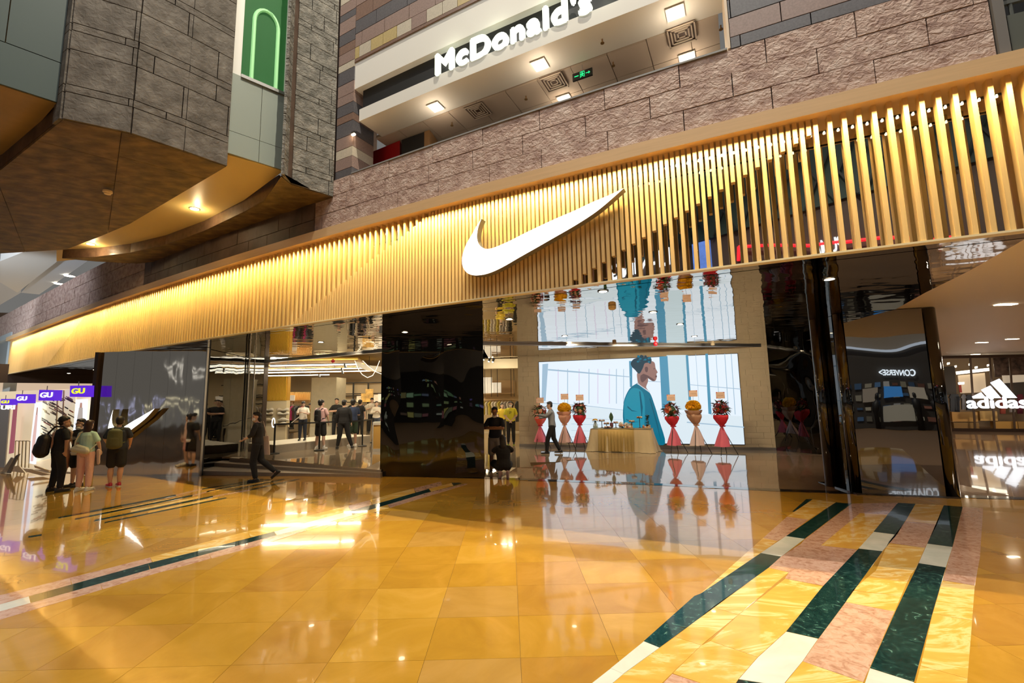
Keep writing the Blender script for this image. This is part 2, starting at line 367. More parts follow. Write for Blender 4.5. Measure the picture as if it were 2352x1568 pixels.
UB = pl([(0, 1367), (332, 1284), (400, 1263.6), (738, 1176.4), (821, 1156), (900, 1134), (960, 1119), (1014, 1105)])
GU_ = pl([(0, 1388), (57, 1372), (349, 1291), (400, 1279.5), (593, 1230.6), (814, 1170), (900, 1147), (975, 1125), (1040, 1108)])
GL = pl([(0, 1404), (74, 1384), (400, 1292), (489, 1268), (598, 1238), (719, 1209), (853, 1170), (997, 1126.5), (1060, 1110)])
LB = pl([(0, 1423), (274, 1342), (400, 1304), (500, 1278.6), (613, 1247.7), (706, 1218), (903, 1163.7), (1082, 1109.5)])
for fa, fb, segs in ((UB, GU_, [(-200, 160, PINK), (160, 345, PINK), (345, 570, YEL), (570, 800, YEL), (800, 850, PINK), (850, 950, YEL), (950, 1012, PINK)]),
                     (GU_, GL, [(-200, 66, WHITE), (66, 340, GREEN), (340, 630, GREEN), (630, 805, WHITE), (805, 985, GREEN), (985, 1037, YEL), (1037, 1056, GREEN)]),
                     (GL, LB, [(-200, 230, PINK), (230, 480, PINK), (480, 700, PINK), (700, 890, YEL), (890, 1070, PINK)])):
    for x0, x1, m in segs:
        xm = (x0+x1)/2
        piece([(x0, fa(x0)), (xm, fa(xm)), (x1, fa(x1)), (x1+4, fb(x1+4)), (xm, fb(xm)), (x0+6, fb(x0+6))], m)
for (a, b, c, d, w, m) in [(134, 1189, 404, 1137, 2.6, GREEN), (172, 1192, 442, 1138, 2.6, GREEN), (215, 1196, 489, 1140, 2.8, GREEN), (65, 1233, 96, 1228, 3, GREEN), (240, 1200, 520, 1143, 2, GREEN),
                           (464, 1123, 605, 1100, 2, GREEN), (494, 1124, 620, 1101, 2, GREEN), (540, 1124, 653, 1100, 2, GREEN), (574, 1125, 687, 1100, 2, GREEN),
                           (404, 1137, 464, 1123, 2.2, PINK), (442, 1138, 494, 1124, 2.2, PINK), (489, 1140, 574, 1125, 2.4, PINK),
                           (250, 1175, 415, 1141, 3, YEL), (300, 1174, 455, 1142, 3, YEL), (340, 1176, 500, 1143, 3, YEL), (475, 1129, 630, 1103, 2.4, YEL)]:
    piece([(a, b-w*.6), (c, d-w*.6), (c, d+w*.6), (a, b+w*.6)], m)
# dark border and the floor beyond it
for (x0, x1) in [(-.65, .3), (.3, 1.31), (1.31, 2.2), (2.2, 3.16), (3.16, 4.2), (4.2, 5.15), (5.15, 6.2), (6.2, 7.2), (7.2, 8.2), (8.2, 9.15), (9.15, 11), (11, 13.5), (13.5, 16)]:
    MB().prism([V((x0+.003, by(x0)+.02, .0025)), V((x1-.003, by(x1)+.02, .0025)), V((x1-.003, by(x1)+.27, .0025)), V((x0+.003, by(x0)+.27, .0025))], (0, 0, -.012)).build('border_stone', DARKG, floor)
def zp(X): return ZP + .2*min(1, max(0, (-1-X)/6))
FOLD = [(-.62, 12.2), (.55, 12.6), (2.0, 13.6), (4.4, 14.0), (9.2, 13.6)]
ramp = MB(); n = 24
for i in range(n):
    a, b = -.62+i*9.9/n, -.62+(i+1)*9.9/n
    fo = pl(FOLD)
    ramp.add([(a, by(a)+.27, .001), (b, by(b)+.27, .001), (b, fo(b), ZP), (a, fo(a), ZP)], [(0, 1, 2, 3)])
ramp.build('ramp', BROWNF, floor)
MB().prism([V(p) for p in ((9.28, by(9.28)+.27, .001), (60, by(40), .001), (60, 40, .001), (9.28, 40, .001))], (0, 0, -.01)).build('side_hall_floor', BROWNF, floor)
# raised shop floor laid in large slabs, steps on the left
for i in range(20):
    for j in range(12):
        x0, y0 = -11.5+i*1.1, 12.2+j*1.1; x1, y1 = x0+1.1, y0+1.1
        if x1 < -3.3:
            yl = 12.55+(-3.45-(x0+x1)/2)*.62
            if y1 < yl-1.2: continue
        elif x1 > -.5 and y1 < pl(FOLD)(x1): continue
        y0 = max(y0, pl(FOLD)((x0+x1)/2)) if x0 > -.6 else y0
        g = .002
        if x1 < -3.3:
            q_ = rect_clip([(x0+g, 12.2+j*1.1+g), (x1-g, 12.2+j*1.1+g), (x1-g, y1-g), (x0+g, y1-g)], -20, 20, 0, 50)
            a_, b_ = atz(527, 1051, .3), atz(874, 1079, .183); nx_, ny_ = (b_.y-a_.y), -(b_.x-a_.x); q_ = clip(q_, -nx_*-1, -ny_*-1, (nx_*a_.x+ny_*(a_.y+.02)))
            if len(q_) > 2: MB().prism([V((u, v, zp(u)+.002)) for u, v in q_], (0, 0, -.05)).build('slab', BEIGE, floor)
            continue
        MB().add([(x0+g, y0+g, zp(x0)), (x1-g, y0+g, zp(x1)), (x1-g, y1-g, zp(x1)), (x0+g, y1-g, zp(x0)), (x0+g, y0+g, 0), (x1-g, y0+g, 0), (x1-g, y1-g, 0), (x0+g, y1-g, 0)],
                 [(0, 1, 2, 3), (4, 7, 6, 5), (0, 4, 5, 1), (1, 5, 6, 2), (2, 6, 7, 3), (3, 7, 4, 0)]).build('slab', BEIGE, floor)
STEPM = mat('grey_step_stone', (.30, .25, .20), .3, var=.08, vscale=20)
stp = struct(link('steps', None)); 
for k, (pa, pb) in enumerate([((455, 1081), (874, 1090.5)), ((489, 1062), (874, 1086)), ((527, 1051), (874, 1079))]):
    za, zb_ = .3*(k+1)/3, .183*(k+1)/3
    a, b = atz(*pa, za), atz(*pb, zb_); c = V((b.x, 16, zb_)); d = V((a.x-.4, 16.8+k*.01, za))
    MB().add([a, b, c, d]+[V((p.x, p.y, -.01)) for p in (a, b, c, d)], [(0, 1, 2, 3), (4, 7, 6, 5), (0, 4, 5, 1), (1, 5, 6, 2), (2, 6, 7, 3), (3, 7, 4, 0)]).build('step', STEPM, stp)

# ------------------------------------------------------------------ mirrored soffit
FX = [-24.4+i*(29.75/40) for i in range(41)]
ceil = sroot('ceiling')
TRK = [(-24, 26), (-16.9, 21.2), (-9.47, 17.66), (-4.03, 14.43), (-.72, 12.95), (.4, 17.7), (9.3, 14.7)]
poly = [V((x, fy(x)+.02, ZC)) for x in FX] + [V((5.51, 4.55, ZC)), V((6.17, 5.74, ZC)), V((6.82, 7.09, ZC)), V((8.9, 11, ZC)), V((9.4, 14.65, ZC)), V((.4, 17.62, ZC)), V((-.75, 17.9, ZC)), V((-.78, 14.0, ZC)), V((-4.03, 14.43, ZC)), V((-9.47, 17.66, ZC)), V((-16.9, 21.2, ZC)), V((-24, 26, ZC))]
bm = bmesh.new(); f = bm.faces.new([bm.verts.new(p) for p in poly]); bmesh.ops.triangulate(bm, faces=[f]); bmesh.ops.recalc_face_normals(bm, faces=bm.faces)
me = bpy.data.meshes.new('mirror_sheet'); bm.to_mesh(me); bm.free(); me.materials.append(MIRC); link('mirror_sheet', me, ceil)
MB().prism([V((fpt(x, -.4).x, fpt(x, -.4).y, ZC+.06)) for x in FX]+[V((p.x, p.y, ZC+.06)) for p in poly[len(FX)+1:]], (0, 0, .05)).build('ceiling_slab', BLACK, ceil)
# shutter track under the soffit
for a, b in [((-16.9, 21.2), (-9.47, 17.66)), ((-9.47, 17.66), (-4.03, 14.43)), ((-4.03, 14.43), (-.72, 12.9)), ((-.72, 12.9), (9.58, 15.2))]:
    d = V((b[0]-a[0], b[1]-a[1], 0)); m_ = V(((a[0]+b[0])/2, (a[1]+b[1])/2, ZC-.03)); MB().box(m_, (d.length, .14, .05), rz=math.atan2(d.y, d.x)).build('shutter_track', STEEL, ceil)
def onceil(x, y): return atz(x, y, ZC)
LITW = glow('warm_lamp', (1, .86, .62), 14)
for i, (x, y) in enumerate([(930, 762), (1500, 716), (1562, 744), (1595, 772), (1297, 771), (1385, 668), (1170, 732), (737, 785), (535, 819), (371, 831), (290, 840), (218, 849), (158, 857), (1825, 803), (1905, 640), (1990, 752)]):
    p = onceil(x, y); t = tag(MB().lathe((0, 0, 0), [(.062, -.006), (.055, .004)], 16).build('downlight', LITW), 'lit downlight in the mirrored soffit, ' + ['just above the black column front', 'over the middle of the lit screen reflection', 'over the reflected teal pillar of the screen', 'low over the right half of the screen', 'low over the left end of the screen', 'close to the slats left of the screen figure', 'above the middle store opening', 'above the left store opening', 'above the dark entrance wall', 'above the right end of the mirrored wall', 'second along the mirrored wall from the right', 'above the left end of the mirrored wall', 'at the far left above the violet signs', 'beside the dark mirrored wall right of the screen', 'close to the slats above the black pillar', 'above the middle of the black pillar'][i], 'downlight', 'downlights in the mirrored soffit')
    t.location = (p.x, p.y, ZC-.006); c = MB().lathe((0, 0, 0), [(.085, -.004), (.08, .004), (.062, .004), (.062, -.004)], 16).build('trim_ring', BLACK, t)
    if i in (0, 1, 2, 3, 4, 7, 8, 9, 11, 13, 14): lamp('soffit_downlight_beam', 'SPOT', (p.x, p.y, ZC-.03), 150, (1, .74, .40), (p.x, p.y, 0), .03, cone=84, blend=.8)
for x, y, e in [(2.0, 13.2, 70), (4.6, 12.3, 80), (7.2, 11.6, 60), (-5.5, 14.5, 50), (.2, 13.5, 35)]: lamp('entrance_fill', 'SPOT', (x, y, ZC-.05), e*2.2, (1, .82, .56), (x+.6, y+3.4, 1.0), .04, cone=130, blend=.6)  # added fills for the flower stands and block wall, no visible fittings
for x, y, e in [(1205, 660, 130), (1760, 640, 130), (690, 760, 90)]:
    p = onceil(x, y); lamp('canopy_edge_beam', 'SPOT', (p.x, p.y+.5, ZC-.05), e, (1, .62, .18), (p.x+.2, p.y+1.2, 0), .03, cone=60, blend=.9)
for x, y, r in [(1406, 702, .07), (1411, 785, .06), (1637, 788, .06), (612, 835, .05)]:
    p = onceil(x, y); o = MB().lathe((0, 0, 0), [(r, 0), (r*.95, -.05), (r*.5, -.07)], 14).build('smoke_detector', mat('yellowed_white', (.75, .62, .42), .5)); o.location = (p.x, p.y, ZC-.004)
    tag(o, 'round cream detector under the mirrored soffit, ' + {1406: 'largest, near the slats', 1411: 'above the screen left of the red ball', 1637: 'above the right part of the screen', 612: 'at the left jamb of the store'}[x], 'smoke detector', 'detectors under the mirrored soffit')
for x, y in [(1505, 785), (765, 826)]:
    p = onceil(x, y-2); o = MB().ball((0, 0, -.08), .07).bar((0, 0, 0), (0, 0, -.06), .02).build('red_ceiling_bell', mat('red_plastic', (.5, .01, .02), .4), smooth=True); o.location = (p.x, p.y, ZC-.004)
    tag(o, 'small red fire ball under the soffit, %s' % ('above the big lit screen' if x > 1000 else 'above the left shop opening'), 'fire extinguisher')

# ------------------------------------------------------------------ block wall with the big screen
WA, WB = atz(1193, 1024.5, ZP), atz(1783, 1034, ZP); WA.z = WB.z = 0
wd = (WB-WA).normalized(); wn = V((wd.y, -wd.x, 0))
ws = sroot('wall_screen')
back = MB().prism([WA-wn*.03, WB-wn*.03, WB-wn*.3, WA-wn*.3], (0, 0, ZC)).build('wall_core', BRICKW, ws)
S1 = onwall(1237.6, 836, WA, WB); S2 = onwall(1694.6, 805.6, WA, WB); S3 = onwall(1710, 1021, WA, WB); S4 = onwall(1243, 1013.5, WA, WB)
uS = lambda p: (V(p)-WA).dot(wd)
su0, su1, sz0, sz1 = uS(S4), uS(S3), .28, 3.30
LW = (WB-WA).length
for u0, u1, z0, z1 in ((0, su0, ZP, ZC), (su1, LW, ZP, ZC), (su0, su1, sz1, ZC), (su0, su1, ZP, sz0)):
    panels('block', ws, [WA+wd*u0+V((0, 0, z0)), WA+wd*u1+V((0, 0, z0)), WA+wd*u1+V((0, 0, z1)), WA+wd*u0+V((0, 0, z1))], WA, wd, V((0, 0, 1)), wn, [.19], [.42, .42, .6], [BRICKW], gap=.005, thick=.03, seed=int(u0*7+z0*3), maxn=74)
MB().prism([WA+wn*.02, WB+wn*.02, WB, WA], (0, 0, .09)).build('baseboard_screen', STEEL, ws).location.z = ZP

screen = thing('led_screen', 'huge lit video screen showing a man in a teal jacket before factory windows', 'screen', tuple(WA+wd*(su0+su1)/2+V((0, 0, sz0))))
def sc(px, py, off): p = onwall(px, py, WA, WB, off); return p - V(screen.location)
def em(name, col, s=1.0):
    m, nt, b = nodes(name); b.inputs['Base Color'].default_value = (0, 0, 0, 1); b.inputs['Roughness'].default_value = .6
    b.inputs['Emission Color'].default_value = (*col, 1); b.inputs['Emission Strength'].default_value = s; return m
SK = 1.0
FRM = MB(); q0 = WA+wd*su0-screen.location; q1 = WA+wd*su1-screen.location; q0.z = q1.z = 0; up = V((0, 0, sz1-sz0))
MB().hexa(q0-wd*.02-V((0, 0, .02)), q1+wd*.02-V((0, 0, .02)), q1+wd*.02+up+V((0, 0, .02)), q0-wd*.02+up+V((0, 0, .02)), wn*.03).build('frame', BLACK, screen)
MB().hexa(q0, q1, q1+up, q0+up, wn*.034).build('picture_sky', em('screen_white', (.80, .90, 1.0), SK), screen)
def rounded(p, k=4):
    out = []; n = len(p)
    for i in range(n):
        a, b, c, d = [V((*p[(i+j) % n], 0)) for j in (-1, 0, 1, 2)]
        for q in range(k): t = q/k; v = .5*((2*b)+(c-a)*t+(2*a-5*b+4*c-d)*t*t+(-a+3*b-3*c+d)*t**3); out.append((v.x, v.y))
    return out
def spoly(name, px, m, off):
    if any(w in name for w in ('jacket', 'sleeve', 'neck', 'tattoo', 'head', 'ear', 'hair')): px = rounded(px)
    MB().prism([sc(x, y, off) for x, y in px], -wn*.001).build(name, m, screen)
F3 = lambda l: [(1100+u/3.0157, 600+v/3.0157) for u, v in l]
WBL = em('screen_brick_white', (.72, .83, .90), SK); MUL = em('screen_mullion', (.36, .52, .66), SK); MU2 = em('screen_dark_mullion', (.08, .30, .46), SK)
PALE = em('screen_pale_violet', (.72, .70, .86), SK); TEAL = em('screen_teal_jacket', (.0, .16, .26), SK); TEAL2 = em('screen_teal_fold', (.01, .26, .38), SK)
SKIN = em('screen_skin', (.30, .17, .15), SK); SKIN2 = em('screen_skin_dark', (.13, .075, .08), SK); HAIR = em('screen_hair', (.012, .05, .08), SK); WARMW = em('screen_pale_grey', (.62, .76, .82), SK)
spoly('picture_wall', F3([(432, 975), (760, 1000), (1002, 1028), (1260, 1030), (1560, 1060), (1825, 1072), (1838, 1262), (1300, 1260), (432, 1248)]), WBL, .036)
for l in ([(1300, 650), (1440, 648), (1470, 1030), (1330, 1030)],): spoly('picture_pillar', F3(l), WARMW, .0365)
for x, w in ((545, 8), (612, 5), (690, 8), (760, 5), (820, 8), (900, 8), (950, 5), (1000, 4), (1640, 4), (1700, 5), (1745, 5), (1500, 3)):
    spoly('picture_mullion', F3([(x, 745 if x < 1200 else 640), (x+w, 745 if x < 1200 else 640), (x+w+(0 if x < 1200 else 28), 985 if x < 1200 else 1060), (x+(0 if x < 1200 else 28), 985 if x < 1200 else 1060)]), PALE if w > 5 else MUL, .037)
for l, m in (([(440, 712), (480, 708), (462, 968), (434, 966)], MUL), ([(478, 745), (690, 762), (1050, 798), (1050, 803), (690, 772), (478, 755)], MUL), ([(430, 975), (760, 1000), (1002, 1028), (1002, 1031), (760, 1004), (430, 980)], MUL),
             ([(1250, 660), (1306, 656), (1330, 1030), (1268, 1030)], MU2), ([(1432, 650), (1449, 648), (1470, 960), (1452, 960)], MU2), ([(1568, 640), (1586, 639), (1612, 1060), (1590, 1055)], MU2),
             ([(1040, 690), (1062, 690), (1062, 870), (1046, 870)], MU2), ([(1460, 852), (1815, 882), (1815, 887), (1460, 856)], MUL), ([(1440, 1110), (1838, 1145), (1838, 1152), (1440, 1118)], MUL), ([(1120, 826), (1260, 832), (1260, 836), (1120, 830)], MUL)):
    spoly('picture_bar', F3(l), m, .0375)
for z in (1085, 1125, 1170, 1215):
    spoly('picture_joint', F3([(640, z), (990, z+10), (990, z+12), (640, z+2)]), MUL, .0372)
spoly('picture_jacket', F3([(1085, 850), (1110, 845), (1180, 905), (1215, 990), (1245, 1090), (1290, 1262), (1190, 1258), (1100, 1256), (1015, 1250), (1000, 1110), (997, 1060), (1002, 985), (1015, 935), (1045, 880)]), TEAL, .038)
spoly('picture_sleeve', F3([(1060, 880), (1130, 900), (1150, 1000), (1140, 1180), (1110, 1250), (1040, 1250), (1012, 1110), (1005, 1040), (1012, 960)]), TEAL2, .0385)
spoly('picture_collar', F3([(1090, 846), (1112, 842), (1185, 900), (1180, 908), (1108, 856)]), em('screen_collar', (.6, .66, .72), SK), .039)
spoly('picture_neck', F3([(1100, 770), (1160, 790), (1172, 826), (1158, 870), (1170, 890), (1110, 850), (1098, 820)]), SKIN, .0392)
spoly('picture_tattoo', F3([(1125, 775), (1150, 782), (1168, 800), (1150, 825), (1130, 838), (1118, 812)]), SKIN2, .0394)
spoly('picture_head', F3([(1095, 740), (1110, 705), (1180, 690), (1215, 700), (1224, 740), (1238, 768), (1230, 778), (1232, 800), (1222, 826), (1200, 828), (1165, 805), (1120, 790), (1098, 770)]), SKIN, .0396)
spoly('picture_ear', F3([(1150, 735), (1165, 730), (1172, 745), (1165, 768), (1152, 760)]), SKIN2, .0398)
spoly('picture_hair', F3([(1052, 705), (1070, 678), (1100, 668), (1150, 664), (1190, 668), (1192, 700), (1150, 705), (1135, 740), (1110, 778), (1080, 750), (1060, 730)]), HAIR, .0399)

rh = random.Random(2)
for i in range(34):
    u = rh.random(); x, y = 1058+u*132, 712-rh.random()*44-14*math.sin(u*3.1); x, y = (x, y)
    q = [(x+9*math.cos(a)*1.0, y+7*math.sin(a)) for a in [2*PI*j/7 for j in range(7)]]; MB().prism([sc(a, b, .0402+i*.00001) for a, b in F3(q)], -wn*.001).build('picture_curl', HAIR if i % 3 else TEAL, screen)
spoly('picture_eye', F3([(1208, 742), (1218, 739), (1222, 743), (1210, 747)]), SKIN2, .0401); spoly('picture_lips', F3([(1222, 790), (1233, 792), (1234, 802), (1220, 803)]), SKIN2, .0401)
spoly('picture_cheek', F3([(1120, 790), (1165, 805), (1200, 828), (1222, 826), (1205, 812), (1170, 790), (1140, 778)]), SKIN2, .0400)
for l in ([(1110, 900), (1118, 900), (1135, 1010), (1128, 1100), (1120, 1010)], [(1030, 1000), (1060, 1030), (1100, 1040), (1060, 1038), (1028, 1012)], [(1020, 1090), (1060, 1110), (1110, 1110), (1062, 1118), (1020, 1100)], [(1180, 950), (1188, 950), (1240, 1130), (1262, 1250), (1230, 1130)]): spoly('picture_fold', F3(l), em('screen_fold', (0, .10, .17), SK), .0395)

# ------------------------------------------------------------------ left mirrored wing, dark entrance wall, black column, black pillar
wl = sroot('wall_left')
A, B = V((-12.1, 13.42, 0)), V((-8.52, 12.72, 0)); d = (B-A).normalized(); nn = V((d.y, -d.x, 0))
L_ = (B-A).length
for i in range(6):
    MB().hexa(A+d*(L_*i/6+.002), A+d*(L_*(i+1)/6-.002), A+d*(L_*(i+1)/6-.002)+V((0, 0, ZC-.01)), A+d*(L_*i/6+.002)+V((0, 0, ZC-.01)), -nn*.03).build('mirror_panel', MIRW, wl)
MB().prism([A-nn*.04, B-nn*.04, B-nn*.14, A-nn*.14], (0, 0, ZC-.01)).build('wall_core', BLACK, wl)
MB().box((-12.16, 13.4, ZC/2), (.1, .12, ZC-.02)).build('edge_post', mat('dark_brown_metal', (.05, .03, .02), .3, .5), wl)
MB().hexa(B+d*.005, B+d*.03, B+d*.03+V((0, 0, ZC-.01)), B+d*.005+V((0, 0, ZC-.01)), -nn*.06).build('edge_post', STEEL, wl)
we = sroot('wall_entrance')
A, B = V((-8.75, 13.25, 0)), V((-9.55, 17.7, 0)); d = (B-A).normalized(); L_ = (B-A).length
for i in range(3):
    a, b = A+d*(L_*i/3+.003), A+d*(L_*(i+1)/3-.003); MB().hexa(a, b, b+V((0, 0, ZC-.01)), a+V((0, 0, ZC-.01)), V((-.2, 0, 0))).build('glass_panel', BLACKM, we)
p = A+d*L_*.62
MB().bar((p.x+.06, p.y, .25), (p.x+.06, p.y, ZC-.02), .025).build('door_post', STEEL, we); MB().bar((p.x+.06, p.y+.35, .25), (p.x+.06, p.y+.35, ZC-.02), .02).build('door_post', STEEL, we)

def bulgy(name, A, B, z0, z1, m, parent, amp=.02, seed=0, nx=16, nz=30):
    """mirror sheet whose surface really undulates between its fixing lines"""
    rnd = random.Random(seed); A, B = V(A), V(B); d = B-A; n = V((d.y, -d.x, 0)).normalized(); ph = [rnd.uniform(0, 6) for _ in range(6)]
    vs = []; fs = []
    for j in range(nz+1):
        for i in range(nx+1):
            u, v = i/nx, j/nz; e = math.sin(PI*u)*(math.sin(v*9+ph[0])*.5+math.sin(v*15+ph[1]+u*3)*.35+.6)*amp
            vs.append(A+d*u+V((0, 0, z0+(z1-z0)*v))+n*e)
    for j in range(nz):
        for i in range(nx): k = j*(nx+1)+i; fs.append((k, k+1, k+nx+2, k+nx+1))
    return link(name, mesh(name, vs, fs, m, True), parent)
CA, CB, CC_, CD = V((-3.37, 12.02, 0)), V((-2.66, 11.93, 0)), V((-1.66, 11.70, 0)), V((-.62, 11.46, 0))
col_ = thing('mirror_column', 'wide black mirror-steel column with dented panels left of the lit screen', 'column', (-2, 12.4, 0))
for k, (a, b, am) in enumerate(((CA, CB, .014), (CB, CC_, .014), (CC_, CD, .008))):
    o = bulgy('front_panel', a-V(col_.location), b-V(col_.location), .02, ZC-.005, BLACKM, col_, am, k+3)
MB().prism([p-V(col_.location) for p in (CA+V((.01, .03, 0)), CD+V((-.01, .03, 0)), CD+V((-.05, 1.0, 0)), CA+V((.25, 1.0, 0)))], (0, 0, ZC-.006)).build('core', BLACKP, col_)
pil = thing('mirror_pillar', 'tall black glossy pillar with rounded corners at the right end of the entrance', 'pillar', (7.6, 9.2, 0))
PA, PB = V((6.78, 8.86, 0)), V((8.02, 8.46, 0)); pd = (PB-PA).normalized(); pn = V((pd.y, -pd.x, 0))
o = bulgy('front_panel', PA-V(pil.location), PB-V(pil.location), .02, ZC-.005, wavy('pillar_mirror', (.30, .30, .31), .012, .002, 1), pil, .004, 9)
for c, r in ((PA-pn*.14-pd*.02, .13), (PB-pn*.14+pd*.12, .15), (PA-pn*.75-pd*.25, .13), (PB-pn*.9+pd*.2, .15)):
    MB().bar(V((c.x, c.y, .005))-V(pil.location), V((c.x, c.y, ZC-.006))-V(pil.location), r, 24).build('corner_tube', BLACKP, pil, smooth=True)
MB().prism([p-V(pil.location) for p in (PA-pn*.04, PB-pn*.04, PB-pn*1.0+pd*.25, PA-pn*1.0-pd*.25)], (0, 0, ZC-.006)).build('core', BLACKP, pil)
MB().prism([p-V(pil.location) for p in (PA-pn*-.03-pd*.1, PB+pn*.03+pd*.2, PB-pn*1.1+pd*.4, PA-pn*1.1-pd*.4)], (0, 0, .03)).build('plinth', DARKG, pil)
# dark mirrored wall right of the screen wall
wr = sroot('wall_right')
a, b, c = V((8.69, 14.84, 0)), V((9.55, 13.3, 0)), V((10.7, 12.1, 0))
for k, (p, q) in enumerate(((a, b), (b, c))):
    bulgy('mirror_panel', p, q, .02, ZC, BLACKM, wr, .010, k+20)
    e = (q-p).normalized(); MB().bar(q+V((-.03, -.03, .02)), q+V((-.03, -.03, ZC)), .03).build('edge_post', STEEL, wr)
MB().prism([a+V((.05, .1, 0)), b+V((.1, .1, 0)), c+V((.1, .1, 0)), c+V((.5, 4, 0)), a+V((0, 4, 0))], (0, 0, ZC)).build('wall_core', QDARK, wr)

# ------------------------------------------------------------------ slatted canopy
ZB0, ZB1 = 5.20, 5.38
can = thing('slatted_canopy', 'long curved canopy front of golden wooden slats above the shop entrance', 'canopy', (0, fy(0), ZC))
CL = V(can.location)
arc = [(-24.6, 0.0)]
while arc[-1][0] < 5.36:
    x = arc[-1][0]; t, n = fdir(x); arc.append((x+t.x*.02, arc[-1][1]+.02))
def atarc(s):
    i = min(len(arc)-2, max(0, int(s/.02))); return arc[i][0]+(arc[i+1][0]-arc[i][0])*((s-arc[i][1])/.02)
TOT = arc[-1][1]
def sarc(x): return min(arc, key=lambda a: abs(a[0]-x))[1]
def slat_mesh(z0, z1, w=.045, dp=.085):
    mb = MB().box((0, dp/2, (z0+z1)/2-ZC), (w, dp, z1-z0)); me = mesh('slat', mb.v, mb.f, WOOD); return me
full = slat_mesh(ZC+.01, ZB0+.0)
rest = MB(); cnt = 0
def slat(s, z0, z1, me=None):
    global cnt
    x = atarc(s); t, n = fdir(x); p = fpt(x)
    if x < -14.4:
        rest.box(V((p.x, p.y, (z0+z1)/2))-n*.0425-CL, (.045, .085, z1-z0), rz=math.atan2(t.y, t.x)); return
    o = link('slat', me or slat_mesh(z0, z1), can, (p.x-CL.x, p.y-CL.y, 0), (0, 0, math.atan2(t.y, t.x))); cnt += 1
Pn = .14; ns = int(TOT/Pn)
dl = lambda px, py: (lambda p: (sarc(p.x), p.z))(onfac(px, py))
L0, L1 = dl(668, 742), dl(1000, 482)      # rising diagonal left of the sign
R0, R1 = dl(1300, 655), dl(1890, 292)     # rising diagonal right of the sign
Q0, Q1 = dl(108, 838), dl(205, 713)       # far left diagonal
for i in range(ns):
    s = TOT-.03-i*Pn
    slat(s, ZC+.01, ZB0, full)
    h = s-Pn/2
    if L0[0] < h < R1[0]:
        zl = ZC+.01 if h > R0[0] else ZC+.01
        z0, z1 = ZC+.01, ZB0
        if h < L1[0]: z1 = L0[1]+(L1[1]-L0[1])*(h-L0[0])/(L1[0]-L0[0])
        if h > R0[0]: z0 = R0[1]+(R1[1]-R0[1])*(h-R0[0])/(R1[0]-R0[0])
        if z1-z0 > .05: slat(h, z0, min(z1, ZB0), full if (z0 < ZC+.02 and z1 >= ZB0) else None)
    elif h < Q1[0]:
        z0 = ZC+.01
        if h > Q0[0]: z0 = Q0[1]+(Q1[1]-Q0[1])*(h-Q0[0])/(Q1[0]-Q0[0])
        if z0 < ZB0-.05: slat(h, z0, ZB0)
o = rest.build('far_slats', WOOD, can); o['kind'] = 'stuff'
def ribbon(name, x0, x1, n, off0, off1, z0, z1, m, parent, org, cap=True):
    mb = MB(); xs = [x0+(x1-x0)*i/n for i in range(n+1)]; ring = []
    for x in xs:
        a, b = fpt(x, off0), fpt(x, off1)
        ring.append([V((a.x, a.y, z0)), V((b.x, b.y, z0)), V((b.x, b.y, z1)), V((a.x, a.y, z1))])
    vs = [p-org for r in ring for p in r]; fs = []
    for i in range(n):
        for k in range(4): fs.append((i*4+k, i*4+(k+1) % 4, i*4+4+(k+1) % 4, i*4+4+k))
    fs += [(0, 3, 2, 1), (n*4, n*4+1, n*4+2, n*4+3)]
    return mb.add(vs, fs).build(name, m, parent)
ribbon('top_band', -24.75, 5.44, 60, .12, -.42, ZB0, ZB1, WOODB, can, CL)
ribbon('bottom_trim', -24.5, 5.36, 60, .012, -.10, ZC-.012, ZC+.01, mat('pale_trim', (.75, .66, .45), .4), can, CL)
MIRG = wavy('canopy_glass', (.60, .60, .57), .015, .0012, .7)
xs = [-24.4+i*(29.75/20) for i in range(21)]
for a, b in zip(xs, xs[1:]):
    pa, pb = fpt(a, -.34)-CL, fpt(b, -.34)-CL; pa.z = pb.z = 0
    e = (pb-pa).normalized()*.003
    MB().hexa(pa+e, pb-e, pb-e+V((0, 0, ZB0-ZC)), pa+e+V((0, 0, ZB0-ZC)), V((0, .03, 0))).build('glass_sheet', MIRG, can)
# end cheek at the right
t_, n_ = fdir(5.40); p = fpt(5.40)-CL; p.z = 0
MB().hexa(p+n_*.02, p+n_*.02+t_*.03, p+n_*.02+t_*.03+V((0, 0, ZB0-ZC)), p+n_*.02+V((0, 0, ZB0-ZC)), -n_*.36).build('end_cheek', WOOD, can)
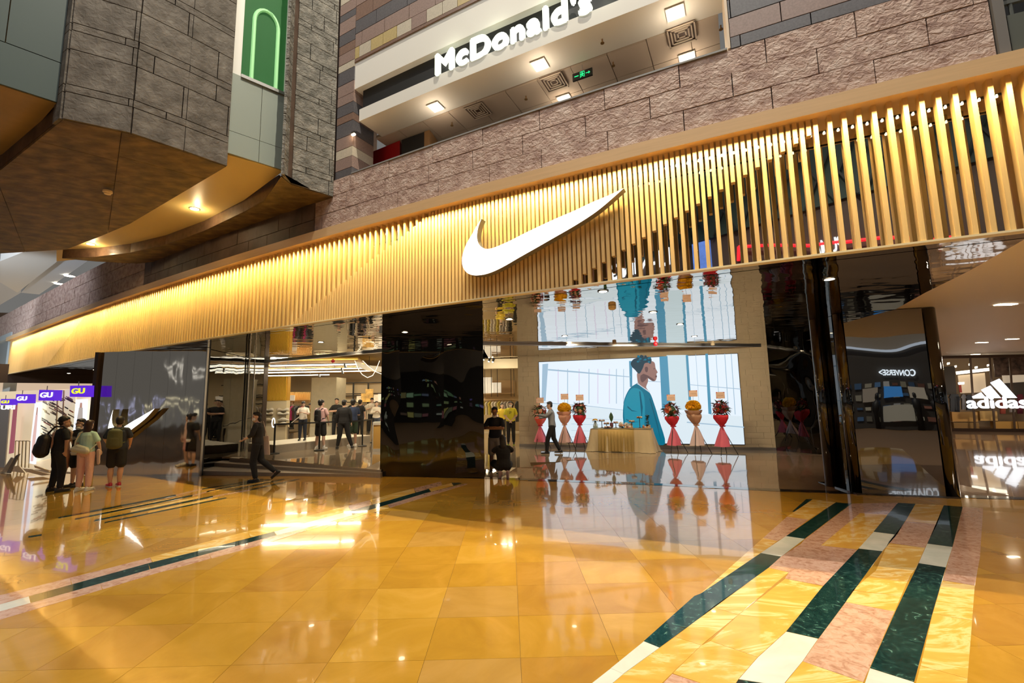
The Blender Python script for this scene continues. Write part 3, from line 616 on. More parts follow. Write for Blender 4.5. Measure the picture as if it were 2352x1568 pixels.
# small spot heads on a rail tucked under the band, each with its beam on the slats
HD = glow('led_head', (1, .82, .5), 3)
hm = MB().bar((0, 0, 0), (0, 0, .03), .014, 8); hme = mesh('led_head', hm.v, hm.f, HD)
s = TOT-.2
while s > 5:
    x = atarc(s); p = fpt(x, -.16)-CL; link('led_head', hme, can, (p.x, p.y, ZB0-ZC-.14)); s -= .14 if x > -1 else .7
ribbon('led_rail', -3, 5.3, 30, -.15, -.17, ZB0-.12, ZB0-.10, BLACK, can, CL)
seg = [5.3, 3.7, 2.1, .5, -1.1, -2.7, -4.4, -6.3, -8.4, -10.7, -13.2, -16, -19.5, -24.0]
for a, b in zip(seg, seg[1:]):
    m_ = (a+b)/2; p = fpt(m_, .105); t, n = fdir(m_); L_ = (fpt(a)-fpt(b)).length
    d_ = bpy.data.lights.new('band_strip_light', 'AREA'); d_.shape = 'RECTANGLE'; d_.size = L_*1.04; d_.size_y = .025; d_.energy = 21*L_; d_.color = (1, .78, .35); d_.spread = math.radians(95)
    o = bpy.data.objects.new('band_strip_light', d_); COL.objects.link(o)
    zd = V((n.x*.16, n.y*.16, 1)).normalized()      # local +Z, lamp shines along -Z: down and back on to the slats
    xd = V((t.x, t.y, 0)); yd = zd.cross(xd).normalized()
    o.matrix_world = Matrix.Translation(V((p.x, p.y, ZB0-.012))) @ Matrix((xd, yd, zd)).transposed().to_4x4()

# ------------------------------------------------------------------ swoosh signs
SIGNW = em('sign_white', (1, .98, .92), 3.2); SIDE = mat('sign_side_grey', (.20, .19, .16), .4, .3)
SWO = [(498, 480), (440, 570), (390, 660), (335, 755), (298, 860), (287, 935), (300, 1005), (338, 1060), (390, 1086), (450, 1092), (540, 1080), (640, 1045), (760, 985), (900, 903), (1100, 790), (1300, 675), (1500, 560), (1700, 432), (1850, 315), (2036, 150),
       (1880, 225), (1700, 300), (1500, 395), (1300, 480), (1100, 573), (950, 645), (850, 697), (760, 740), (680, 775), (610, 800), (550, 808), (505, 792), (472, 760), (455, 720), (449, 670), (455, 610), (470, 550)]
def refine(p, k=3):
    out = []; n = len(p)
    for i in range(n):
        a, b, c, d = [V((*p[(i+j) % n], 0)) for j in (-1, 0, 1, 2)]
        sharp_b = i in (0, 19); sharp_c = (i+1) % n in (0, 19)
        if sharp_b: a = b
        if sharp_c: d = c
        for q in range(k):
            t = q/k; v = .5*((2*b)+(c-a)*t+(2*a-5*b+4*c-d)*t*t+(-a+3*b-3*c+d)*t**3); out.append((v.x, v.y))
    return out
def swoosh(name, label, px, A, B, off, depth):
    P = [onwall(x, y, A, B, off) for x, y in px]; c = sum(P, V())/len(P); A = V((A[0], A[1], 0)); B = V((B[0], B[1], 0))
    n = (B-A).cross(V((0, 0, 1))).normalized(); n = -n if n.y > 0 else n
    t = thing(name, label, 'sign', tuple(c)); P = [p-c for p in P]; k = len(P)
    MB().add(P, [tuple(range(k))]).build('lit_face', SIGNW, t)
    MB().add(P+[p-n*depth for p in P], [(i, (i+1) % k, (i+1) % k+k, i+k) for i in range(k)]+[tuple(range(2*k-1, k-1, -1))]).build('side_return', SIDE, t)
    return t
fa, fb = fpt(-.7), fpt(1.7)
swoosh('check_mark_sign', 'huge glowing white tick-shaped sign mounted on the golden slats', [(1000+u/4.704, 400+v/4.704) for u, v in refine(SWO)], (fa.x, fa.y), (fb.x, fb.y), .16, .13)
tx0, ty0, tx1, ty1 = 287, 150, 2036, 1092
small = [(247+(u-tx0)/(tx1-tx0)*115, 938+(v-ty0)/(ty1-ty0)*76) for u, v in refine(SWO)]
small = [(x-(0 if y > 0 else 0), y) for x, y in small]
small_px = []
for u, v in refine(SWO):   # the small sign stands taller at its left tip
    a = (u-tx0)/(tx1-tx0); b = (v-ty0)/(ty1-ty0); y = 938+b*76
    if a < .14 and b < .75: y = 1014-(1014-y)*1.5
    small_px.append((247+a*108, y))
swoosh('check_mark_sign', 'small glowing white tick-shaped sign on the mirrored wall behind the man with the olive backpack', small_px, (-12.1, 13.42), (-8.52, 12.72), .22, .18)

# ------------------------------------------------------------------ parapet of hewn blocks above the canopy
par = sroot('wall_parapet')
def blockrow(z0, z1, x0, x1, ln, m, parent, off=0, seed=0, name='block', dp=.25, gap=.012, var=.012, shift=0, mats=None):
    rnd = random.Random(seed); s0, s1 = sarc(x0), sarc(x1); s = s1; first = shift
    while s > s0:
        e = max(s0, s-(first if first > .1 else ln*rnd.choice([1, 1, 1, .9]))); first = 0
        a, b = atarc(max(e, 0)), atarc(s); g = rnd.uniform(0, var)
        A, B = fpt(a, off+g), fpt(b, off+g); d = (B-A).normalized()*gap/2; A += d; B -= d
        t, n = fdir((a+b)/2); A.z = B.z = z0+gap/2
        MB().hexa(A, B, B+V((0, 0, z1-z0-gap)), A+V((0, 0, z1-z0-gap)), -n*dp).build(name, rnd.choice(mats) if mats else m, parent)
        s = e
H = [(5.28, 5.42, .4), (5.42, 5.74, 0), (5.74, 6.07, .52), (6.07, 6.40, .12)]
for k, (z0, z1, sh) in enumerate(H): blockrow(z0, z1, -7.5, 5.18, 1.02, QPINK, par, seed=k+1, shift=sh)
for k, (z0, z1) in enumerate([(5.28, 5.5), (5.5, 5.92), (5.92, 6.34), (6.34, 6.76)]): blockrow(z0, z1, -24.5, -10.6, 1.15, QPINK, par, seed=k+9, shift=.4*(k % 2))
for k, (z0, z1) in enumerate([(5.36, 5.68), (5.68, 6.1), (6.1, 6.5)]): blockrow(z0, z1, -10.6, -3.9, .8, QDARK, par, off=.03, seed=k+19, shift=.4*(k % 2), var=.004)
ribbon('coping', -3.0, 2.92, 14, .02, -.25, 6.40, 6.425, mat('grey_coping', (.25, .25, .25), .5), par, V())
ribbon('wall_core', -26.5, 5.18, 50, -.05, -.3, 5.25, 6.36, QDARK, par, V())
ribbon('parapet_end', 5.18, 5.26, 1, .03, -.4, 5.3, 6.6, mat('grey_stone_edge', (.16, .15, .14), .6), par, V())
# left continuation beyond the canopy: pale steel edge and glass balustrade
far = sroot('wall_far_left')
ribbon('steel_edge', -40, -24.3, 12, .05, -.3, 5.35, 5.62, mat('pale_blue_steel', (.42, .48, .50), .4), far, V())
ribbon('block_band', -40, -24.5, 12, 0, -.3, 5.62, 6.76, QPINK, far, V())
ribbon('glass_band', -40, -24.35, 12, -.05, -.12, 3.4, 5.35, mat('hazy_glass', (.40, .46, .47), .15), far, V())
MB().box((-24.7, fy(-24.7)+.25, 3.3), (.35, .3, 4.1)).build('post', mat('pale_blue_steel', (.42, .48, .50), .4), far)

# ------------------------------------------------------------------ upper storey: striped stone, opening with restaurant ceiling
up_ = sroot('wall_upper')
bandm = ['dark', 'pink', 'beige', 'pink', 'dark', 'brown', 'dark', 'pink', 'pink', 'dark', 'beige', 'pink', 'brown', 'dark', 'pink']
z = 6.40; k = 0
while z < 12:
    h = [.16, .24, .2, .26, .3][k % 5]
    blockrow(z, z+h, -3.42, -3.0, .5, GR[bandm[k % 15]], up_, seed=k, name='stone', dp=.2, var=.004)
    # reveal of the pier (faces the opening)
    A = fpt(-3.0, 0, z+.003); t, n = fdir(-3.0); MB().hexa(A, A-n*.55, A-n*.55+V((0, 0, h-.006)), A+V((0, 0, h-.006)), -t*.1).build('stone', GR[bandm[k % 15]], up_)
    z += h; k += 1
rows = [(8.86, 9.12, .36, ['beige', 'yellow', 'pink', 'beige', 'pink', 'yellow']), (9.12, 9.42, .62, ['pink', 'pink', 'pink']), (9.42, 9.72, .8, ['dark', 'dark']), (9.72, 10.05, .7, ['pink', 'brown']), (10.05, 10.5, .7, ['dark', 'pink']), (10.5, 11.2, .9, ['pink', 'dark'])]
for k, (z0, z1, ln, mm) in enumerate(rows): blockrow(z0, z1, -3.0, 5.3, ln, None, up_, seed=k+40, name='stone', dp=.2, var=.004, mats=[GR[q] for q in mm])
ribbon('lintel_soffit', -3.0, 2.95, 12, .0, -.62, 8.80, 8.86, GR['brown'], up_, V())
zz = 6.40
for k, (h, mm) in enumerate([(.16, 'dark'), (.27, 'pink'), (.27, 'dark'), (.34, 'pink'), (.3, 'dark'), (.4, 'pink'), (.36, 'dark'), (.4, 'pink')]):
    blockrow(zz, zz+h, 2.95, 5.3, .85, GR[mm], up_, off=.0, seed=k+60, name='stone', dp=.25, var=.003, shift=.3*(k % 2)); zz += h
A = fpt(2.93, .0, 6.42); t, n = fdir(2.93); MB().hexa(A, A-n*.6, A-n*.6+V((0, 0, 2.4)), A+V((0, 0, 2.4)), t*.03).build('jamb_trim', mat('cream_jamb', (.72, .58, .42), .5), up_)
# cornice, sign recess, ledge
cor = sroot('trim_1')
ribbon('cornice_beam', -3.0, 2.93, 14, -.02, -.9, 8.22, 8.80, WHITEP, cor, V())
ribbon('sign_recess', -2.9, 2.93, 14, -.14, -.2, 7.70, 8.25, BLACK, cor, V())
ribbon('ledge', -2.85, 2.93, 14, .0, -.62, 7.46, 7.71, WHITEP, cor, V())
lg = lamp('sign_wash', 'AREA', tuple(fpt(.2, -.28, 8.0)), 0, (1, .97, .8), None, 2)
bpy.data.objects.remove(lg)
A, B = fpt(-1.17), fpt(1.34)
mdp = lambda x, y: onwall(x, y, (A.x, A.y), (B.x, B.y), .0)
bl, br = mdp(1003, 168), mdp(1358, 33); zb_ = (bl.z+br.z)/2; bl.z = br.z = zb_
tl_ = mdp(1190, 42); 
MCW = em('restaurant_sign_white', (.95, 1, .82), 1.5)
o = put_text('restaurant_letters', "McDonald's", bl, br, .40, MCW, depth=.06, thick=.021, spacing=1.1); tag(o, "glowing white lettering reading McDonald's on the upper storey ledge", 'sign')
t_ = thing('yellow_neon_letters', "thin yellow outline mostly hidden behind the white McDonald's letters", 'sign', tuple(fpt(0, -.12, 7.74)))
for u in (.09, .16, .2, .33, .5, .56, .74, .88, .93):
    p = bl+(br-bl)*u+V((0, .1, -.012))-V(t_.location); MB().bar(p-V((.05, -.02, 0)), p+V((.05, -.02, 0)), .008, 6).build('neon_tube', em('yellow_neon', (1, .75, .02), 1.6), t_)
for xg in (-.9, -.1, .7, 1.5):
    lamp('sign_glow', 'POINT', tuple(fpt(xg, .16, 8.05)), 1.8, (.95, 1, .72), None, .03)
# restaurant interior
res = sroot('ceiling_restaurant')
def Rp(x, y, z=7.46): return atz(x, y, z)
ux = (fpt(2.5)-fpt(-2.5)).normalized(); ux.z = 0; uy = V((-ux.y, ux.x, 0)); O = fpt(-3.0, -.62, 7.46)
RC = mat('ceiling_tile_beige', (.62, .52, .42), .7)
panels('ceiling_tile', res, [O, O+ux*6.6, O+ux*6.6+uy*7, O+uy*7], O, ux, uy, V((0, 0, -1)), [.62], [.62], [RC], gap=.012, thick=.03, stagger=0, maxn=160)
MB().prism([O+V((0, 0, .03)), O+ux*6.6+V((0, 0, .03)), O+ux*6.6+uy*7+V((0, 0, .03)), O+uy*7+V((0, 0, .03))], (0, 0, .05)).build('ceiling_grid', mat('grid_brown', (.42, .33, .25), .7), res)
LT = glow('square_lamp', (1, .88, .68), 10)
for i, (x, y) in enumerate([(1001, 244), (1240, 147), (1551, 27), (1578, 131), (1297, 226)]):
    p = Rp(x, y); o = MB().box((0, 0, 0), (.20, .20, .02), rz=math.atan2(ux.y, ux.x)).build('square_downlight', LT); o.location = (p.x, p.y, 7.435)
    tag(o, ['square ceiling lamp of the restaurant nearest the black column', 'square ceiling lamp of the restaurant left of the green exit sign', 'square ceiling lamp near the top right corner of the restaurant opening', 'square ceiling lamp just above the parapet at the right', 'square ceiling lamp half hidden by the parapet below the exit sign'][i], 'ceiling light', 'square lamps in the restaurant ceiling'); MB().box((0, 0, .006), (.25, .25, .012), rz=math.atan2(ux.y, ux.x)).build('frame', WHITEP, o)
    lamp('restaurant_lamp', 'POINT', (p.x, p.y, 7.2), 6, (1, .80, .58), None, .08)
GRL = mat('vent_dark', (.10, .06, .04), .6)
for i, (x, y) in enumerate([(1098, 252), (1273, 186), (1566, 76)]):
    p = Rp(x, y); t = thing('ceiling_vent', 'square slatted air diffuser in the ceiling, %s' % ['the one nearest the black column', 'beside the green exit sign', 'at the right end of the opening'][i], 'air vent', (p.x, p.y, 7.425), rz=math.atan2(ux.y, ux.x))
    for k, s_ in enumerate((.19, .145, .10, .055)):
        mb = MB()
        for q in range(4):
            R = Matrix.Rotation(q*PI/2, 3, 'Z'); mb.box(R@V((0, s_, k*.004)), (2*s_+.02, .02, .012), R=R)
        mb.build('louvre', RC if k % 2 else RC, t)
    MB().box((0, 0, .018), (.40, .40, .008)).build('backing', GRL, t)
for i, (x, y) in enumerate([(1038, 278), (1208, 217), (1408, 139), (1655, 54), (1383, 86)]):
    p = Rp(x, y); o = MB().bar((0, 0, .0), (0, 0, -.06), .012, 8).lathe((0, 0, -.07), [(.03, 0), (.03, .008)], 10).build('sprinkler', mat('brass', (.35, .22, .1), .4, .6)); o.location = (p.x, p.y, 7.43)
    tag(o, 'small brass sprinkler head under the restaurant ceiling', 'sprinkler', 'sprinklers under the restaurant ceiling')
p = Rp(1338, 172, 7.28); t = thing('exit_sign', 'green glowing running-man exit sign with an arrow under the restaurant ceiling', 'exit sign', tuple(p), rz=math.atan2(ux.y, ux.x))
MB().box((0, 0, 0), (.34, .03, .13)).build('case', BLACK, t); EG = em('exit_green', (.02, .9, .25), 1.6)
mb = MB(); mb.box((0, -.017, 0), (.075, .004, .004)).box((-.035, -.017, 0), (.006, .004, .1)).box((.035, -.017, 0), (.006, .004, .1)).box((0, -.017, .05), (.075, .004, .006))
mb.ball((.0, -.018, .032), .010).bar((0, -.018, .02), (0, -.018, -.01), .008).bar((0, -.018, -.01), (.02, -.018, -.04), .005).bar((0, -.018, -.01), (-.02, -.018, -.036), .005).bar((-.022, -.018, .012), (.022, -.018, .008), .004).build('running_man', EG, t)
MB().box((.095, -.017, 0), (.07, .004, .008)).bar((.13, -.017, 0), (.108, -.017, .02), .004).bar((.13, -.017, 0), (.108, -.017, -.02), .004).build('arrow', EG, t)
MB().box((-.1, -.017, 0), (.07, .004, .012)).build('green_bar', EG, t); MB().bar((0, 0, .06), (0, 0, .18), .005).build('hanger', STEEL, t)
# red panel, black column, grey pillar in the corner of the restaurant
def slab(name, pts, z0, z1, m, parent): 
    return MB().prism([V((p[0], p[1], z0)) for p in pts], (0, 0, z1-z0)).build(name, m, parent)
wres = sroot('wall_restaurant')
ca = Rp(833, 276, 7.4); p1, p2 = Rp(833, 280, 7.44), Rp(905, 245, 7.44)
slab('red_panel', [(-2.95, 9.4), (-2.2, 8.95), (-2.2, 9.1), (-2.95, 9.6)], 6.5, 7.44, mat('red_panel', (.42, .008, .012), .4), wres)
slab('black_panel', [(-2.75, 9.3), (-2.24, 8.98), (-2.24, 9.0), (-2.75, 9.32)], 6.4, 6.98, BLACK, wres)
slab('black_column', [(-2.15, 8.9), (-1.62, 8.62), (-1.5, 9.0), (-2.0, 9.3)], 6.4, 7.42, BLACK, wres)
slab('oak_column_side', [(-1.62, 8.61), (-1.50, 8.55), (-1.4, 8.95), (-1.5, 9.0)], 6.4, 7.42, mat('brown_wood', (.25, .14, .06), .5), wres)
slab('back_wall', [(-6, 17.5), (9, 11), (9, 11.2), (-6, 17.7)], 6.0, 8.5, mat('warm_grey_wall', (.30, .24, .18), .7), wres)
slab('storey_floor', [(-3.5, fy(-3.5)+.4), (5, fy(5)+.4), (9, 11), (-6, 17.5)], 5.5, 5.6, QDARK, wres)
p = onfac(812, 308, .02); t = thing('wall_lamp', 'small lit wall lamp on the striped stone pier', 'lamp', tuple(p)); n = fdir(-3)[1]
MB().box((0, 0, .03), (.09, .05, .04), rz=-.5).build('hood', BLACK, t); MB().box((0, 0, -.01), (.08, .04, .03), rz=-.5).build('bulb', glow('wall_bulb', (1, .8, .5), 6), t)
lamp('wall_lamp_glow', 'POINT', tuple(p+n*.06-V((0, 0, .05))), 1.2, (1, .75, .45), None, .03)
# dark balcony with railing at the far right top
bal = sroot('trim_2')
ribbon('balcony_edge', 5.28, 9, 3, .0, -.4, 5.42, 5.85, mat('green_grey_metal', (.09, .10, .085), .5), bal, V())
for k in range(14):
    x = 5.34+k*.16; a = fpt(x, -.05, 5.85); MB().bar(a, a+V((0, 0, 1.1)), .018, 8).build('rail_post', mat('rail_grey', (.16, .17, .16), .4, .5), bal)
ribbon('rail_bar', 5.28, 9, 3, -.03, -.07, 6.0, 6.04, MATS['rail_grey'], bal, V()); ribbon('red_back', 5.3, 9, 3, -1.2, -1.3, 5.9, 6.6, mat('deep_red', (.25, .005, .02), .5), bal, V()); ribbon('dark_back', 5.3, 9, 3, -1.4, -1.5, 5.5, 9, BLACK, bal, V())

# ------------------------------------------------------------------ the overhanging masses at the top left
ZM = 6.05
def ms_(l, z=ZM): return [atz(x, y, z) for x, y in l]
TOP = 13
mass = sroot('wall_overhang')
P1 = ms_([(145, 275), (300, 308), (420, 348), (519, 383), (298, 514), (225, 545), (151, 573), (0, 582), (-900, 640), (-1500, 300), (-300, 480), (0, 392)])  # outline carried on out of view at the left to block stray lamp light
core = MB().prism([p+V((0, 0, .06)) for p in P1], (0, 0, TOP-ZM)).build('mass_core', QDARK, mass)
for (a, b, sd) in ((P1[0], P1[1], 1), (P1[1], P1[2], 2), (P1[2], P1[3], 3)):
    d = (b-a); n = V((d.y, -d.x, 0)).normalized(); n = n if n.y < 0 else -n; dd = d.normalized()
    panels('block', mass, [a, b, b+V((0, 0, 5.2)), a+V((0, 0, 5.2))], P1[0] if sd == 1 else a, dd, V((0, 0, 1)), n, [.42, .12, .55, .30, .12, .50], [.8, 1.1, .6], [QGREY], gap=.013, thick=.05, seed=sd, maxn=90, proud=.04)
a, b = P1[-1], P1[0]; d = b-a; n = V((d.y, -d.x, 0)).normalized(); n = -n if n.x > 0 else n
panels('block', mass, [P1[0]-d.normalized()*.28, P1[0], P1[0]+V((0, 0, 5.2)), P1[0]-d.normalized()*.28+V((0, 0, 5.2))], P1[0], d.normalized(), V((0, 0, 1)), n, [.42, .12, .55, .30, .12, .5], [.5], [QGREY], gap=.013, thick=.04, seed=5, maxn=40, proud=.04)
d = (P1[3]-P1[0]); d.z = 0; d.normalize(); e = V((-d.y, d.x, 0))
panels('soffit_slab', mass, P1, P1[0], e, d, V((0, 0, -1)), [1.55], [1.15], [QBROWN], gap=.008, thick=.05, stagger=.2, seed=4, maxn=80)
# teal flank and gold soffit left of it
zt = 6.35
T1 = ms_([(130, 238), (0, 196), (-500, 60), (-500, 620), (0, 385)], zt)
m2 = sroot('wall_overhang_teal')
MB().prism([p+V((0, 0, 0)) for p in T1], (0, 0, TOP-zt)).build('panel_core', mat('gold_soffit', (.32, .21, .07), .5, var=.15, vscale=1.5), m2)
a, b = T1[1], T1[0]; dd = (b-a).normalized(); n = V((dd.y, -dd.x, 0)); n = n if n.y < 0 else -n; a2 = T1[1]-dd*6
panels('metal_panel', m2, [a2, b, b+V((0, 0, 6)), a2+V((0, 0, 6))], a2, dd, V((0, 0, 1)), n, [.62, 1.5], [2.4], [TEALP], gap=.012, thick=.03, seed=6, proud=.04)
C1 = ms_([(0, 385), (130, 240), (147, 278), (0, 395)], zt); 
# pale middle mass with window
zm = 6.30
M1 = ms_([(522, 355), (590, 374), (650, 393), (560, 460), (440, 522), (330, 560), (240, 590), (130, 600), (130, 560), (298, 500)], zm)
m3_ = sroot('wall_overhang_pale')
MB().prism(M1, (0, 0, TOP-zm)).build('soffit_core', mat('ochre_plaster_soffit', (.62, .48, .20), .45), m3_)
a, b = ms_([(519, 352), (650, 393)], zm); dd = (b-a).normalized(); n = V((dd.y, -dd.x, 0)); n = n if n.y < 0 else -n; Lm = (b-a).length
panels('metal_panel', m3_, [a, b, b+V((0, 0, 1.52)), a+V((0, 0, 1.52))], a, dd, V((0, 0, 1)), n, [.42, 1.1], [Lm*.54], [GREYP], gap=.008, thick=.03, stagger=0, seed=8, proud=.04)
for u0, u1, z0, z1 in ((-.02, .16, 1.52, 6),): MB().hexa(a+dd*Lm*u0+V((0, 0, z0)), a+dd*Lm*u1+V((0, 0, z0)), a+dd*Lm*u1+V((0, 0, z1)), a+dd*Lm*u0+V((0, 0, z1)), -n*-.02).build('pale_jamb', WHITEP, m3_)
win = sroot('window_1'); GG = mat('green_lit_room', (.05, .35, .08), .5, emit=(.10, .42, .10), es=.35)
w0, w1 = a+dd*Lm*.16+n*.02, b-dd*.02+n*.02
MB().hexa(w0+V((0, 0, 1.54)), w1+V((0, 0, 1.54)), w1+V((0, 0, 6)), w0+V((0, 0, 6)), n*.01).build('pane', mat('window_glass', (.02, .05, .03), .05, alpha=.35, spec=.8), win)
MB().hexa(w0-n*.01+V((0, 0, 1.52)), w1-n*.01+V((0, 0, 1.52)), w1-n*.01+V((0, 0, 6)), w0-n*.01+V((0, 0, 6)), n*.005).build('green_room_wall', GG, win)
for z_ in (1.52,): MB().hexa(w0+V((0, 0, z_-.03)), w1+V((0, 0, z_-.03)), w1+V((0, 0, z_+.03)), w0+V((0, 0, z_+.03)), n*.05).build('window_frame', STEEL, win)
MB().hexa(w1-dd*.04+V((0, 0, 1.52)), w1+V((0, 0, 1.52)), w1+V((0, 0, 6)), w1-dd*.04+V((0, 0, 6)), n*.05).build('window_frame', WHITEP, win)
arch = []
for k in range(13):
    th = PI*k/12; arch.append((.46+.22*math.cos(th), 2.75+.3*math.sin(th)))
mb = MB()
for p, q in zip([(.68, 1.52)]+arch, arch+[(.24, 1.52)]):
    mb.bar(a+dd*Lm*(p[0]+.1)+n*.028+V((0, 0, p[1])), a+dd*Lm*(q[0]+.1)+n*.028+V((0, 0, q[1])), .035, 6)
mb.build('green_arch', mat('green_arch_mat', (.3, .6, .3), .5, emit=(.25, .6, .22), es=.5), win)
# curved stone beam and the stone mass at the right of it
m4 = sroot('wall_overhang_beam')
zb2 = 6.05
outer = ms_([(763, 453), (668, 424), (640, 442), (560, 487), (470, 530), (380, 562), (300, 580), (220, 590), (143, 593)], zb2)
inner = ms_([(650, 395), (560, 445), (470, 494), (380, 531), (287, 560), (220, 570), (143, 577)], zm+.02)
cr = MB()
back = ms_([(763, 453), (700, 505), (600, 548), (500, 575), (400, 596), (314, 605), (220, 600), (143, 594)], zb2)
poly = outer+back[1:-1][::-1]
bm = bmesh.new(); f = bm.faces.new([bm.verts.new(p) for p in outer+[q for q in back[1:-1][::-1]]]); 
r_ = bmesh.ops.extrude_face_region(bm, geom=[f]); vv = [g for g in r_['geom'] if isinstance(g, bmesh.types.BMVert)]; bmesh.ops.translate(bm, vec=(0, 0, .32), verts=vv)
bmesh.ops.triangulate(bm, faces=bm.faces); bmesh.ops.recalc_face_normals(bm, faces=bm.faces); me = bpy.data.meshes.new('curved_beam'); bm.to_mesh(me); bm.free()
me.materials.append(QDARK); me.name = 'curved_beam'; link('curved_beam', me, m4)
bm = bmesh.new(); f = bm.faces.new([bm.verts.new(p-V((0, 0, .004))) for p in poly]); bmesh.ops.triangulate(bm, faces=[f]); me = bpy.data.meshes.new('beam_soffit'); bm.to_mesh(me); bm.free(); me.materials.append(QBROWN); link('beam_soffit', me, m4)
for p, q in zip(outer[2:], outer[3:]):
    dd = (q-p).normalized(); n = V((dd.y, -dd.x, 0)); n = n if n.y < 0 else -n
    MB().hexa(p+dd*.004+n*.01, q-dd*.004+n*.01, q-dd*.004+n*.01+V((0, 0, .36)), p+dd*.004+n*.01+V((0, 0, .36)), -n*.03).build('beam_stone', mat('polished_brown_stone', (.16, .10, .07), .28, var=.3, vscale=8), m4)
a, b, c = outer[1], outer[0], V((outer[0].x+.4, outer[0].y+1.6, zb2)); d0 = ms_([(650, 400)], zb2)[0]
MB().prism([d0+V((0, 0, .02)), a+V((0, 0, .02)), b+V((0, 0, .02)), c+V((0, 0, .02)), V((d0.x-.2, c.y, zb2+.02))], (0, 0, TOP-zb2)).build('mass_core', QDARK, m4)
for (p, q, sd) in ((a, b, 11), (d0, a, 12)):
    dd = (q-p).normalized(); n = V((dd.y, -dd.x, 0)); n = n if (n.y < 0) else -n
    panels('block', m4, [p, q, q+V((0, 0, 5.5)), p+V((0, 0, 5.5))], p, dd, V((0, 0, 1)), n, [.30, .12, .34], [.5, .7], [quarry('grey_green_hewn', (.09, .086, .07), (.16, .152, .13), (.26, .245, .21), 16, .03, (1, 1, 1.3)) if sd == 11 else MATS['grey_green_hewn']], gap=.013, thick=.05, seed=sd, maxn=110, proud=.04)
q_ = [V((p.x, p.y, zb2-.008)) for p in ms_([(646, 405), (668, 423), (765, 452), (700, 500), (600, 470)], zb2)]
MB().prism(q_, (0, 0, .01)).build('soffit_slab', QBROWN, m4)
for i, (x, y) in enumerate([(447, 479), (208, 560)]):
    p = atz(x, y, zm); o = MB().lathe((0, 0, 0), [(.085, -.006), (.07, .004)], 16).build('recessed_downlight', LITW); o.location = (p.x, p.y, zm-.006)
    tag(o, ['round lit downlight in the ochre soffit of the overhang', 'lit downlight at the far tip of the ochre soffit'][i], 'downlight'); MB().lathe((0, 0, 0), [(.11, -.004), (.1, .002), (.085, .002)], 16).build('trim_ring', STEEL, o)
    lamp('overhang_beam', 'POINT', (p.x+.05, p.y, zm-.16), 14, (1, .74, .40), None, .04)
p = atz(248, 432, ZM); o = MB().lathe((0, 0, 0), [(.075, 0), (.075, -.03), (.055, -.045), (.05, -.065), (.02, -.07)], 16).build('smoke_detector', mat('yellowed_white', (.75, .62, .42), .5)); o.location = (p.x, p.y, ZM-.055); tag(o, 'round cream smoke detector under the brown stone soffit', 'smoke detector')
# far white galleries at the left edge
fg = sroot('wall_far_gallery')
for (l, z, h, m) in (([(0, 648), (40, 672), (170, 570), (100, 560), (0, 600)], 8.6, .5, WHITEP), ([(48, 672), (90, 676), (200, 600), (215, 560), (150, 560)], 8.9, .3, mat('pale_blue_ceiling', (.60, .66, .74), .5))):
    pts = [atz(x, y, z) for x, y in l]; MB().prism(pts, (0, 0, h)).build('gallery_slab', m, fg)
MB().prism([atz(x, y, 9.5) for x, y in [(-250, 780), (0, 700), (240, 560), (240, 540), (-250, 540)]], (0, 0, .2)).build('gallery_ceiling', mat('pale_blue_ceiling', (.60, .66, .74), .5), fg)
MB().box((-37, 37, 7.6), (.5, .5, 3)).build('post', CREAM, fg)
slab('back_wall', [(-60, 34), (-22, 44), (-22, 44.3), (-60, 34.3)], 5, 10, mat('brown_far_wall', (.15, .10, .07), .6), fg)
for j_, (x, y) in enumerate(((160, 634), (136, 652))):
    p = atz(x, y, 8.85); o = MB().lathe((0, 0, 0), [(.22, 0), (.2, .01)], 14).build('gallery_downlight', LITW); o.location = p; tag(o, ['upper round downlight in the far pale gallery ceiling', 'lower round downlight in the far pale gallery ceiling'][j_], 'downlight')

# ------------------------------------------------------------------ right side hall: beige ceiling and the shop with the three-bar sign
cr_ = sroot('ceiling_side')
bp_ = [(5.51, 4.55), (6.17, 5.74), (6.82, 7.09), (8.9, 11), (9.4, 14.6), (9.4, 60), (70, 60), (70, -28), (5.95, 4.2)]
bm = bmesh.new(); f = bm.faces.new([bm.verts.new((x, y, ZC+.012)) for x, y in bp_]); bmesh.ops.triangulate(bm, faces=[f]); me = bpy.data.meshes.new('plaster'); bm.to_mesh(me); bm.free(); me.materials.append(BEIGEC); link('plaster', me, cr_)
for x, y in [(2255, 787), (2325, 779), (2241, 814), (2310, 700)]:
    p = onceil(x, y); o = MB().box((0, 0, 0), (.34, .12, .01)).build('ceiling_lamp', LITW); o.location = (p.x, p.y, ZC+.004); tag(o, 'small flush lamp in the plain beige ceiling at the right', 'ceiling light', 'flush lamps in the beige ceiling')
for x, y, e in [(10.5, 7.5, 30), (14, 12, 45), (20, 17, 60), (12, 3, 30)]: lamp('side_hall_lamp', 'AREA', (x, y, 3.5), e*3.0, (1, .85, .66), (x, y, 0), .5)
ad = sroot('wall_sports_shop')
AA, AB = V((17.5, 22.8, 0)), V((26, 18.55, 0)); ad_ = (AB-AA).normalized(); an = V((ad_.y, -ad_.x, 0))
def AD(x, y, off=0): return onwall(x, y, AA, AB, off)
def adq(name, px, m, off, parent, th=.04, lab=None, cat=None, grp=None):
    P = [AD(x, y, off) for x, y in px]; o = MB().prism(P, -an*th).build(name, m, parent)
    if lab: tag(o, lab, cat, grp)
    return o
MB().prism([AA-an*3.2, AB-an*3.2, AB-an*3.4, AA-an*3.4], (0, 0, ZC)).build('back_wall', mat('shop_back_beige', (.42, .31, .20), .7), ad)
MB().prism([AA-an*3.3, AB-an*3.3, AB, AA], (0, 0, .02)).build('shop_floor', mat('shop_wood_floor', (.25, .15, .08), .3), ad)
